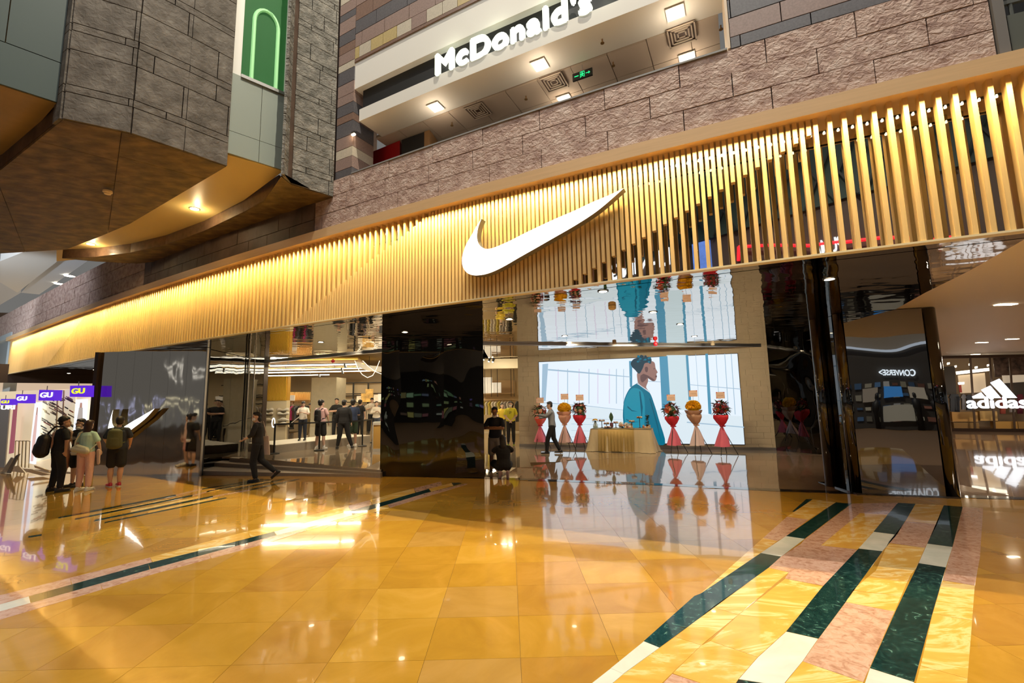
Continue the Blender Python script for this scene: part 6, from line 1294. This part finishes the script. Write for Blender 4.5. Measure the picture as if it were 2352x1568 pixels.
# staff in yellow in the middle view
z1 = zp(0); p = atz(1174, 1021, z1)
YSH = cl('lime', (.72, .66, .05))
def exy(t, k, S_, up, sh, HP, sd, fw): 
    mb = MB(); L_ = [(-.06, .33), (-.03, .295), (.06, .34), (-.02, .315), (-.045, .33)]; mb.prism([S_(up(h, -x, .135)) for x, h in L_], (0, .004, 0)); mb.box(S_(up(.37, 0, .135)), (.09, .006, .022)).build('chest_print', BLACK, t)
person('young man in lime yellow t-shirt and black trousers with clasped hands and a mask', p.x, p.y, z1, 178, 1.74, CLASP, STAND, YSH, BLK, (MATS['shoe_black'], mat('sole_lime', (.5, .7, .05), .5)), 1, 'short', voxel=.01, mask='on', extra=exy)
p = atz(1154, 1006, z1); person('woman in yellow t-shirt with a dark mask standing behind the lime shirted man', p.x, p.y, z1, 200, 1.62, HANG, STAND, cl('yellow', (.75, .55, .06)), cl('olive_dark', (.06, .05, .03)), BSH, 1, 'bob', voxel=.014, female=True)
# customers of the store
def inn(px, py): 
    p = atz(px, py, .25); z = zp(p.x); return atz(px, py, z)
p = inn(735, 1032)
def exb(t, k, S_, up, sh, HP, sd, fw): backpack('black_backpack', 'black backpack on the man in the pink t-shirt', MATS['fabric_bagblack'], t, k, S_, up, .125, .22, .075, .44)
person('man in pale pink t-shirt and black shorts with a black backpack waiting at the belt', p.x, p.y, p.z, -12, 1.74, {LEFT: ((-.24, .02, 1.17), (-.20, .16, 1.0)), RIGHT: ((.24, .02, 1.17), (.22, .12, .96))}, {LEFT: ((-.12, .01, .49), (-.14, .0, .085)), RIGHT: ((.12, .01, .49), (.15, .0, .085))}, cl('pale_pink', (.68, .44, .46)), BLK, WSH, 1, 'big', shorts=True, voxel=.011, socks=MASK, extra=exb, look=25, fat=1.06)
p = inn(788, 1030)
person('man in black jacket and trousers standing with feet apart at the belt', p.x, p.y, p.z, 6, 1.76, HANG, {LEFT: ((-.13, .01, .49), (-.20, .0, .085)), RIGHT: ((.16, .01, .49), (.30, .0, .085))}, BLK, BLK, BSH, 0, 'short', voxel=.011, long_sleeve=True, fat=1.08, look=12)
p = inn(807, 1026)
person('man in navy t-shirt and dark green shorts looking left at his phone', p.x, p.y+.1, p.z, 38, 1.76, PHONE, STAND, cl('navy2', (.03, .045, .10)), cl('dark_green', (.035, .06, .035)), WSH, 0, 'big', shorts=True, voxel=.011, look=25)
p = inn(757, 1012); person('staff man in black t-shirt with folded arms facing out behind the waiting men', p.x, p.y+.7, p.z, 180, 1.80, FOLDED, STAND, BLK, BLK, BSH, 0, 'short', voxel=.013)
zpl = .575
p = atz(694, 1011, zpl); person('boy in white t-shirt with a red print standing at the white plinth', p.x, p.y, zpl, 190, 1.42, PHONE, STAND, cl('white', (.78, .74, .66)), NAVY, BSH, 1, 'short', voxel=.012, nod=30, look=-20)
p = inn(826, 1002); person('person in black t-shirt with a brown shoulder bag deeper in the store', p.x, p.y, p.z, -15, 1.70, HANG, STAND, BLK, BLK, BSH, 0, 'big', voxel=.014)
p = inn(846, 996); person('man in pale grey t-shirt reading his phone below the prints', p.x, p.y+.5, p.z, 195, 1.80, PHONE, STAND, cl('pale_grey', (.52, .48, .42)), BLK, BSH, 1, 'short', voxel=.014, nod=25)
p = inn(866, 1004); person('woman in white shirt and jeans beside the wooden stand', p.x-.05, p.y, p.z, 200, 1.66, PHONE, STAND, cl('white2', (.75, .70, .62)), cl('denim', (.06, .08, .12)), BSH, 1, 'long', voxel=.014, female=True, long_sleeve=True)
p = atz(670, 985, .3); person('man in pale t-shirt at the far clothes rail left of the concrete column', p.x, p.y, .3, 140, 1.74, PHONE, STAND, cl('stone', (.45, .42, .36)), BLK, BSH, 1, 'short', voxel=.014, nod=20)
p = atz(706, 1003, .3); person('person in brown clothes crouching near the concrete column', p.x+.1, p.y, .3, 190, 1.6, PHONE, STAND, cl('khaki', (.30, .22, .10)), cl('khaki2', (.22, .17, .09)), WSH, 1, 'long', voxel=.014, female=True, nod=25)

# ------------------------------------------------------------------ flower stands
RIB = mat('ribbon_red', (.45, .01, .035), .6)
PET = dict(red=mat('petal_red', (.32, .008, .02), .6), orange=mat('petal_orange', (.65, .09, .03), .6), peach=mat('petal_peach', (.85, .48, .30), .6), yellow=mat('petal_yellow', (.85, .50, .01), .6), plum=mat('petal_plum', (.16, .01, .04), .6))
LEAF = mat('leaf_green', (.03, .075, .02), .5); LEAF2 = mat('leaf_light', (.20, .32, .04), .5)
def blossom(r=.05):
    mb = MB(); n = 6
    for i in range(n):
        a = 2*PI*i/n; b = a+PI/n
        mb.add([(0, 0, 0), (math.cos(a-.42)*r*.7, math.sin(a-.42)*r*.7, r*.35), (math.cos(a)*r*1.15, math.sin(a)*r*1.15, r*.30), (math.cos(a+.42)*r*.7, math.sin(a+.42)*r*.7, r*.35)], [(0, 1, 2, 3)])
    mb.ball((0, 0, r*.22), r*.24, 6, 4); return mb
def leafm(L_=.13):
    return MB().add([(0, 0, 0), (.02, .3*L_, .008), (.026, .6*L_, 0), (0, L_, -.03), (-.026, .6*L_, 0), (-.02, .3*L_, .008), (0, .5*L_, -.008)], [(0, 1, 2, 6), (6, 2, 3), (0, 6, 4, 5), (6, 3, 4)])
BM = {k: mesh('blossom', blossom().v, blossom().f, m) for k, m in PET.items()}; lm = leafm(); LM = [mesh('leaf', lm.v, lm.f, m) for m in (LEAF, LEAF2)]
CARD = mat('card_peach', (.80, .55, .40), .6); CARDR = mat('card_red', (.6, .04, .04), .6); CARDW = mat('card_glyph', (.30, .09, .06), .6)
def cone_wrap(name, rings, m, parent, n=20, seed=0, ruffle=.02):
    rnd = random.Random(seed); vs = []; m_ = len(rings)
    for z, r, dx in rings:
        for i in range(n): a = 2*PI*i/n; q = r*(1+ruffle/r*.6*math.sin(a*5+seed)*min(1, r*6)+rnd.uniform(-.04, .04)); vs.append((dx+q*math.cos(a), q*math.sin(a), z+rnd.uniform(-.01, .01)*(r > .1)))
    fs = [(k*n+i, k*n+(i+1) % n, (k+1)*n+(i+1) % n, (k+1)*n+i) for k in range(m_-1) for i in range(n)]
    return link(name, mesh(name, vs, fs, m, True), parent)
def flower_stand(label, px, py, kind, h, wrapc, veilc, seed, lean=0, mixes=('red', 'red', 'plum', 'orange', 'peach')):
    p = atz(px, py, ZP); rnd = random.Random(seed); t = thing('flower_stand', label, 'flowers', (p.x, p.y, ZP), 'congratulation flower stands before the screen'); t.scale = (1, 1, 1)
    hub = V((lean*.3, 0, .82*h))
    for a in ((-1.9, -.5), (-.3, .0), (1.25, .3)):
        f = V((math.cos(a[0]-.2)*.42, math.sin(a[0]-.2)*.30, .012)); MB().bar(f, hub, .011, 8).build('leg', BLACK, t)
    top = V((lean, 0, 1.42*h)); MB().bar(hub, top, .012, 8).build('stem', BLACK, t)
    wm, vm = mat('wrap_'+wrapc[0], wrapc[1], .6), mat('veil_'+veilc[0], veilc[1], .6)
    cone_wrap('veil', [(.25*h, .21, -.02), (.45*h, .16, 0), (.65*h, .09, 0), (.80*h, .035, lean*.3), (.86*h, .05, lean*.3)], vm, t, seed=seed, ruffle=.05)
    cone_wrap('wrapping', [(.82*h, .04, lean*.3), (.93*h, .13, lean*.4), (1.06*h, .20, lean*.6), (1.14*h, .21, lean*.8), (1.15*h, .12, lean*.8)], wm, t, seed=seed+1, ruffle=.05)
    mb = MB(); 
    for s in (-1, 1): mb.bar(hub+V((0, -.04, 0)), hub+V((s*.05, -.09, -.38)), .010, 5); mb.ball(hub+V((s*.05, -.05, .01)), (.05, .02, .025), 8, 5)
    mb.build('ribbon', RIB if kind == 'red' else wm, t)
    C = V((lean, 0, (1.32 if kind == 'red' else 1.36)*h)); R_ = V((.21, .17, .22))
    if kind == 'red':
        for i in range(58):
            th, ph = rnd.uniform(0, 2*PI), math.acos(rnd.uniform(-.45, 1)); d = V((math.sin(ph)*math.cos(th), math.sin(ph)*math.sin(th), math.cos(ph)))
            q = C+V((d.x*R_.x, d.y*R_.y, d.z*R_.z))*rnd.uniform(.85, 1.08); col = 'peach' if (d.y < -.2 and abs(d.x+.25) < .45 and -.2 < d.z < .6 and rnd.random() < .6) else rnd.choice(mixes)
            o = link('blossom', BM[col], t, q, d.to_track_quat('Z', 'Y').to_euler()); sc_ = rnd.uniform(.9, 1.5); o.scale = (sc_,)*3
        for i in range(44):
            th, ph = rnd.uniform(0, 2*PI), math.acos(rnd.uniform(-.8, .9)); d = V((math.sin(ph)*math.cos(th), math.sin(ph)*math.sin(th), math.cos(ph)))
            q = C+V((d.x*R_.x, d.y*R_.y, d.z*R_.z))*.85; o = link('leaf', LM[0], t, q, d.to_track_quat('Y', 'Z').to_euler()); o.scale = (1.3,)*3
        MB().ball(C, (.16, .13, .17), 12, 8).build('foliage_core', LEAF, t, True)
    else:
        mb = MB()
        for i in range(420):
            th, ph = rnd.uniform(0, 2*PI), math.acos(rnd.uniform(-.35, 1)); d = V((math.sin(ph)*math.cos(th), math.sin(ph)*math.sin(th), math.cos(ph)))
            q = C+V((d.x*.22, d.y*.17, d.z*.19)); s1 = d.orthogonal().normalized()*.03; s1.rotate(Matrix.Rotation(rnd.uniform(0, 6), 3, d)); mb.add([q-d*.06-s1*.4, q-d*.06+s1*.4, q+d*rnd.uniform(.0, .04)+s1, q+d*.02-s1], [(0, 1, 2, 3)])
        mb.ball(C, (.21, .16, .18), 14, 9); mb.build('yellow_tulle', PET['yellow'], t, fix=False)
        cone_wrap('paper_collar', [(1.10*h, .10, lean*.8), (1.16*h, .19, lean), (1.22*h, .22, lean), (1.26*h, .235, lean)], wm, t, seed=seed+3, ruffle=.08)
    MB().bar(C, C+V((.02, 0, .42)), .004, 6).build('card_stick', BLACK, t)
    c = MB().box(C+V((.02, -.01, .42)), (.27, .006, .20)).build('card', CARD, t)
    mb = MB()
    for s in (-1, 1): mb.box(C+V((.02+s*.115, -.014, .505)), (.035, .003, .022))
    mb.box(C+V((.02-.115, -.014, .335)), (.03, .003, .018)).build('card_corner', CARDR, c)
    mb = MB()
    for j in range(4): mb.box(C+V((-.05+j*.047, -.014, .42)), (.026, .003, .006)).box(C+V((-.05+j*.047, -.014, .41)), (.006, .003, .03))
    mb.build('card_glyph', CARDW, c)
    t.scale = (1, 1, 1); return t
PK, RD, PCH = ('pink', (.78, .16, .24)), ('red', (.72, .02, .04)), ('peach_paper', (.72, .36, .24))
flower_stand('red and orange flower stand at the left end, half hidden by the man in grey', 1242, 1030, 'red', 1.0, ('coral', (.80, .10, .06)), PK, 1, .0, ('red', 'orange', 'orange', 'peach'))
flower_stand('yellow tulle bouquet on a tripod just behind the man in grey', 1298, 1033, 'yellow', 1.06, PCH, ('blush', (.80, .52, .46)), 2, .02)
flower_stand('dark red flower stand directly left of the dessert table', 1333, 1034, 'red', 1.06, RD, PK, 3, .02)
flower_stand('dark red flower stand directly right of the dessert table', 1550, 1040, 'red', 1.02, RD, PK, 4, -.04)
flower_stand('leaning yellow bouquet in brown paper, middle stand at the right of the table', 1604, 1042, 'yellow', 1.08, ('kraft', (.50, .28, .17)), ('pale_pink', (.78, .62, .60)), 5, -.06)
flower_stand('dark red flower stand with many leaves, rightmost before the screen', 1663, 1045, 'red', 1.06, RD, PK, 6, .0)

# ------------------------------------------------------------------ dessert table
TA, TB = atz(1366, 1036, ZP), atz(1510, 1040, ZP); tc = (TA+TB)/2; tv = (TB-TA); TW = tv.length; ta = math.atan2(tv.y, tv.x)
t = thing('dessert_table', 'long table standing before the lit screen, hidden by its cloth', 'table', (tc.x, tc.y+.35, ZP), rz=ta)
MB().box((0, 0, .73), (TW-.12, .62, .03)).build('tabletop', WHITEP, t)
for sx in (-1, 1):
    for sy in (-1, 1): MB().bar((sx*(TW/2-.15), sy*.26, .0), (sx*(TW/2-.15), sy*.26, .72), .018, 8).build('leg', STEEL, t)
def cloth(name, label, x0, x1, over, m, seed, flare=.10, zt=.752):
    rnd = random.Random(seed); vs = []; nx = 64; prof = [(0, 0), (.04, .006), (.2, .02), (.45, .05), (.7, .085), (.74, .11)]
    loop = []
    hw, hd_ = (x1-x0)/2-.02, .33; per = [(x0+.02+(x1-x0-.04)*i/24, -hd_) for i in range(25)]+[(x1-.02, -hd_+2*hd_*i/8) for i in range(1, 9)]+[(x1-.02-(x1-x0-.04)*i/24, hd_) for i in range(1, 25)]+[(x0+.02, hd_-2*hd_*i/8) for i in range(1, 8)]
    n = len(per); cx = (x0+x1)/2
    for dz, out in prof:
        for i, (a, b) in enumerate(per):
            nx_, ny_ = (1 if a >= x1-.03 else -1 if a <= x0+.03 else 0), (1 if b >= hd_-.01 else -1 if b <= -hd_+.01 else 0); l_ = math.hypot(nx_, ny_) or 1
            w = math.sin(i*1.9+seed)*.5+math.sin(i*.83+seed*2)*.5; o_ = out*(1+.9*w)*over; vs.append((a+nx_/l_*o_*1.3, b+ny_/l_*o_, max(.008, zt-dz*(zt/.745)+.0*w)))
    fs = [(k*n+i, k*n+(i+1) % n, (k+1)*n+(i+1) % n, (k+1)*n+i) for k in range(len(prof)-1) for i in range(n)]; fs.append(tuple(range(n)))
    o = link(name, mesh(name, vs, fs, m, True)); o.location = t.location; o.rotation_euler = t.rotation_euler; return tag(o, label, 'tablecloth')
cloth('tablecloth', 'beige draped tablecloth falling to the floor around the dessert table', -TW/2, TW/2, 1.1, mat('cloth_beige', (.62, .50, .30), .75, bump=.01, bscale=7, stretch=(3, 3, .3)), 1)
rnn = MB(); n = 40
for i in range(n+1):
    x = -TW*.36+TW*.58*i/n
    for z, o_ in ((.765, .0), (.75, .34), (.70, .36), (.45, .395+.018*math.sin(i*1.7)), (.2, .44+.03*math.sin(i*1.7)), (.03, .475+.035*math.sin(i*1.7))): rnn.v.append(V((x, -o_, z)))
for i in range(n):
    for k in range(5): rnn.f.append((i*6+k, i*6+6+k, i*6+7+k, i*6+k+1)); rnn.m.append(0)
o = rnn.build('sequin_runner', mat('gold_sequin', (.52, .37, .13), .32, .65, bump=.004, bscale=120), None, True); o.location = t.location; o.rotation_euler = t.rotation_euler; tag(o, 'glittering gold cloth laid over the front of the table', 'runner')
tz = ZP+.772
def on_table(u, v=0): R_ = Matrix.Rotation(ta, 3, 'Z'); return V((tc.x, tc.y+.35, tz))+R_@V((u*TW, v, 0))
CAKE = [mat('cake_%d' % i, c, .6) for i, c in enumerate([(.62, .33, .12), (.75, .58, .38), (.30, .10, .05), (.70, .28, .20), (.80, .74, .62)])]
rt = random.Random(9); cakm = []
for i in range(5): mm = MB().lathe((0, 0, 0), [(.022, 0), (.028, .025), (.026, .03), (.012, .05), (.002, .055)], 10); cakm.append(mesh('pastry', mm.v, mm.f, CAKE[i], True))
def pastries(cx_, cy_, z, n_, r, label, grp):
    for i in range(n_):
        a = 2*PI*i/n_; o = link('pastry', cakm[rt.randrange(5)], None, on_table(cx_, cy_)+V((math.cos(a)*r, math.sin(a)*r*.8, z))); tag(o, label, 'pastry', grp)
DK = mat('stand_black', (.02, .02, .02), .4)
for i, (u, v, h, r, n_, lab) in enumerate([(-.33, .05, .22, .11, 6, 'black cake stand with small cakes left of the big leaf'), (-.24, -.08, .13, .10, 6, 'lower black cake stand beside the flower vase'), (.02, .02, .07, .16, 9, 'low wide cake tray in the middle of the table'), (.17, .04, .20, .10, 6, 'black pedestal stand right of the middle tray'), (.30, .0, .33, .10, 6, 'tallest black pedestal stand on the table'), (-.10, .10, .15, .09, 5, 'small cake stand just right of the big leaf')]):
    s_ = thing('cake_stand', lab, 'cake stand', tuple(on_table(u, v))); MB().lathe((0, 0, 0), [(.05, 0), (.045, .008), (.012, .02), (.012, h-.012), (.03, h-.008)], 14).build('foot', DK, s_, True); MB().lathe((0, 0, h-.008), [(r, 0), (r, .010)], 20).build('plate', DK if h > .1 else WOODB, s_)
    pastries(u, v, h+.003, n_, r*.7, 'small round pastry on the %s' % lab.replace('black cake stand', 'cake stand')[:60], 'pastries on cake stand %s' % ['one', 'two', 'three', 'four', 'five', 'six'][i])
for i, (u, v, w, lab) in enumerate([(-.21, -.22, .26, 'flat black tray with cakes at the front edge of the table'), (.13, -.2, .30, 'flat wooden tray with cakes at the front middle of the table'), (.40, -.18, .24, 'flat wooden board at the right front of the table')]):
    o = MB().box((0, 0, .008), (w, .16, .016), rz=ta).build('serving_tray', DK if i == 0 else WOODB); o.location = on_table(u, v); tag(o, lab, 'tray')
    for q in range(5): c = link('pastry', cakm[(q+i) % 5], None, on_table(u, v)+V(((q-2)*w*.18, 0, .018))); tag(c, 'small pastry on the %s' % lab[:60], 'pastry', 'pastries on flat tray %d' % (i+1))
for i, (u, h) in enumerate([(-.02, .16), (.07, .14), (.14, .12)]):
    o = MB().box((0, 0, h/2), (.13, .10, h), rz=ta).ball((0, 0, h), (.06, .045, .03), 10, 6).build('white_box_cake', SHW, None); o.location = on_table(u, .18); tag(o, ['white rounded box behind the low tray, leftmost', 'white rounded box behind the low tray, middle', 'white rounded box behind the low tray, rightmost'][i], 'box')
vs_ = thing('flower_vase', 'glass vase of sunflowers at the left end of the table', 'vase', tuple(on_table(-.43, -.08)))
MB().lathe((0, 0, 0), [(.075, 0), (.085, .02), (.085, .10), (.055, .16), (.05, .18)], 18).build('glass', mat('vase_glass', (.75, .85, .82), .05, alpha=.45, spec=.9), vs_, True); MB().lathe((0, 0, .004), [(.078, 0), (.078, .06)], 16).build('water', mat('green_water', (.02, .20, .09), .2), vs_)
for i in range(7): a = 2*PI*i/7; o = link('blossom', BM['yellow'], vs_, V((math.cos(a)*.06, math.sin(a)*.05, .25+.02*(i % 2))), (math.sin(a)*-.5, math.cos(a)*.5, 0)); o.scale = (1.2,)*3
MB().bar((0, 0, .02), (0, 0, .24), .03, 8).build('stems', LEAF, vs_); 
for i in range(6): a = i*1.1; o = link('leaf', LM[0], vs_, V((0, 0, .2)), (0.2, 0, a)); 
lv = thing('leaf_vase', 'single broad green leaf standing in a dark jar', 'plant', tuple(on_table(-.17, .08)))
MB().lathe((0, 0, 0), [(.045, 0), (.06, .04), (.06, .14), (.04, .17)], 14).build('jar', mat('plum_jar', (.16, .05, .06), .25), lv, True)
MB().add([(0, 0, .16), (.055, -.01, .28), (.075, 0, .36), (.05, .01, .45), (0, .0, .53), (-.05, .01, .45), (-.075, 0, .36), (-.055, -.01, .28), (0, -.02, .35)], [(0, 1, 8), (1, 2, 8), (2, 3, 8), (3, 4, 8), (4, 5, 8), (5, 6, 8), (6, 7, 8), (7, 0, 8)]).build('leaf', LEAF, lv, fix=False)
pp = thing('potted_plant', 'small dark shrub in a black pot at the right end of the table', 'plant', tuple(on_table(.42, .12)))
MB().lathe((0, 0, 0), [(.05, 0), (.065, .11), (.06, .11), (.055, .10)], 14).build('pot', DK, pp)
for i in range(60): a, z = rt.uniform(0, 6.3), rt.uniform(.12, .42); o = link('leaf', LM[0], pp, V((math.cos(a)*.02, math.sin(a)*.02, z)), (rt.uniform(.2, 1.1), 0, a)); o.scale = (.7,)*3
MB().bar((0, 0, .1), (0, 0, .42), .006).build('stem', WOODB, pp)
for i, u in enumerate((.36, .455)): o = MB().lathe((0, 0, 0), [(.03, 0), (.034, .10), (.03, .10), (.028, .01)], 12).build('paper_cup', mat('cup_kraft', (.62, .48, .32), .6)); o.location = on_table(u, -.02); tag(o, ['paper cup left of the potted plant', 'paper cup at the right table end'][i], 'cup')
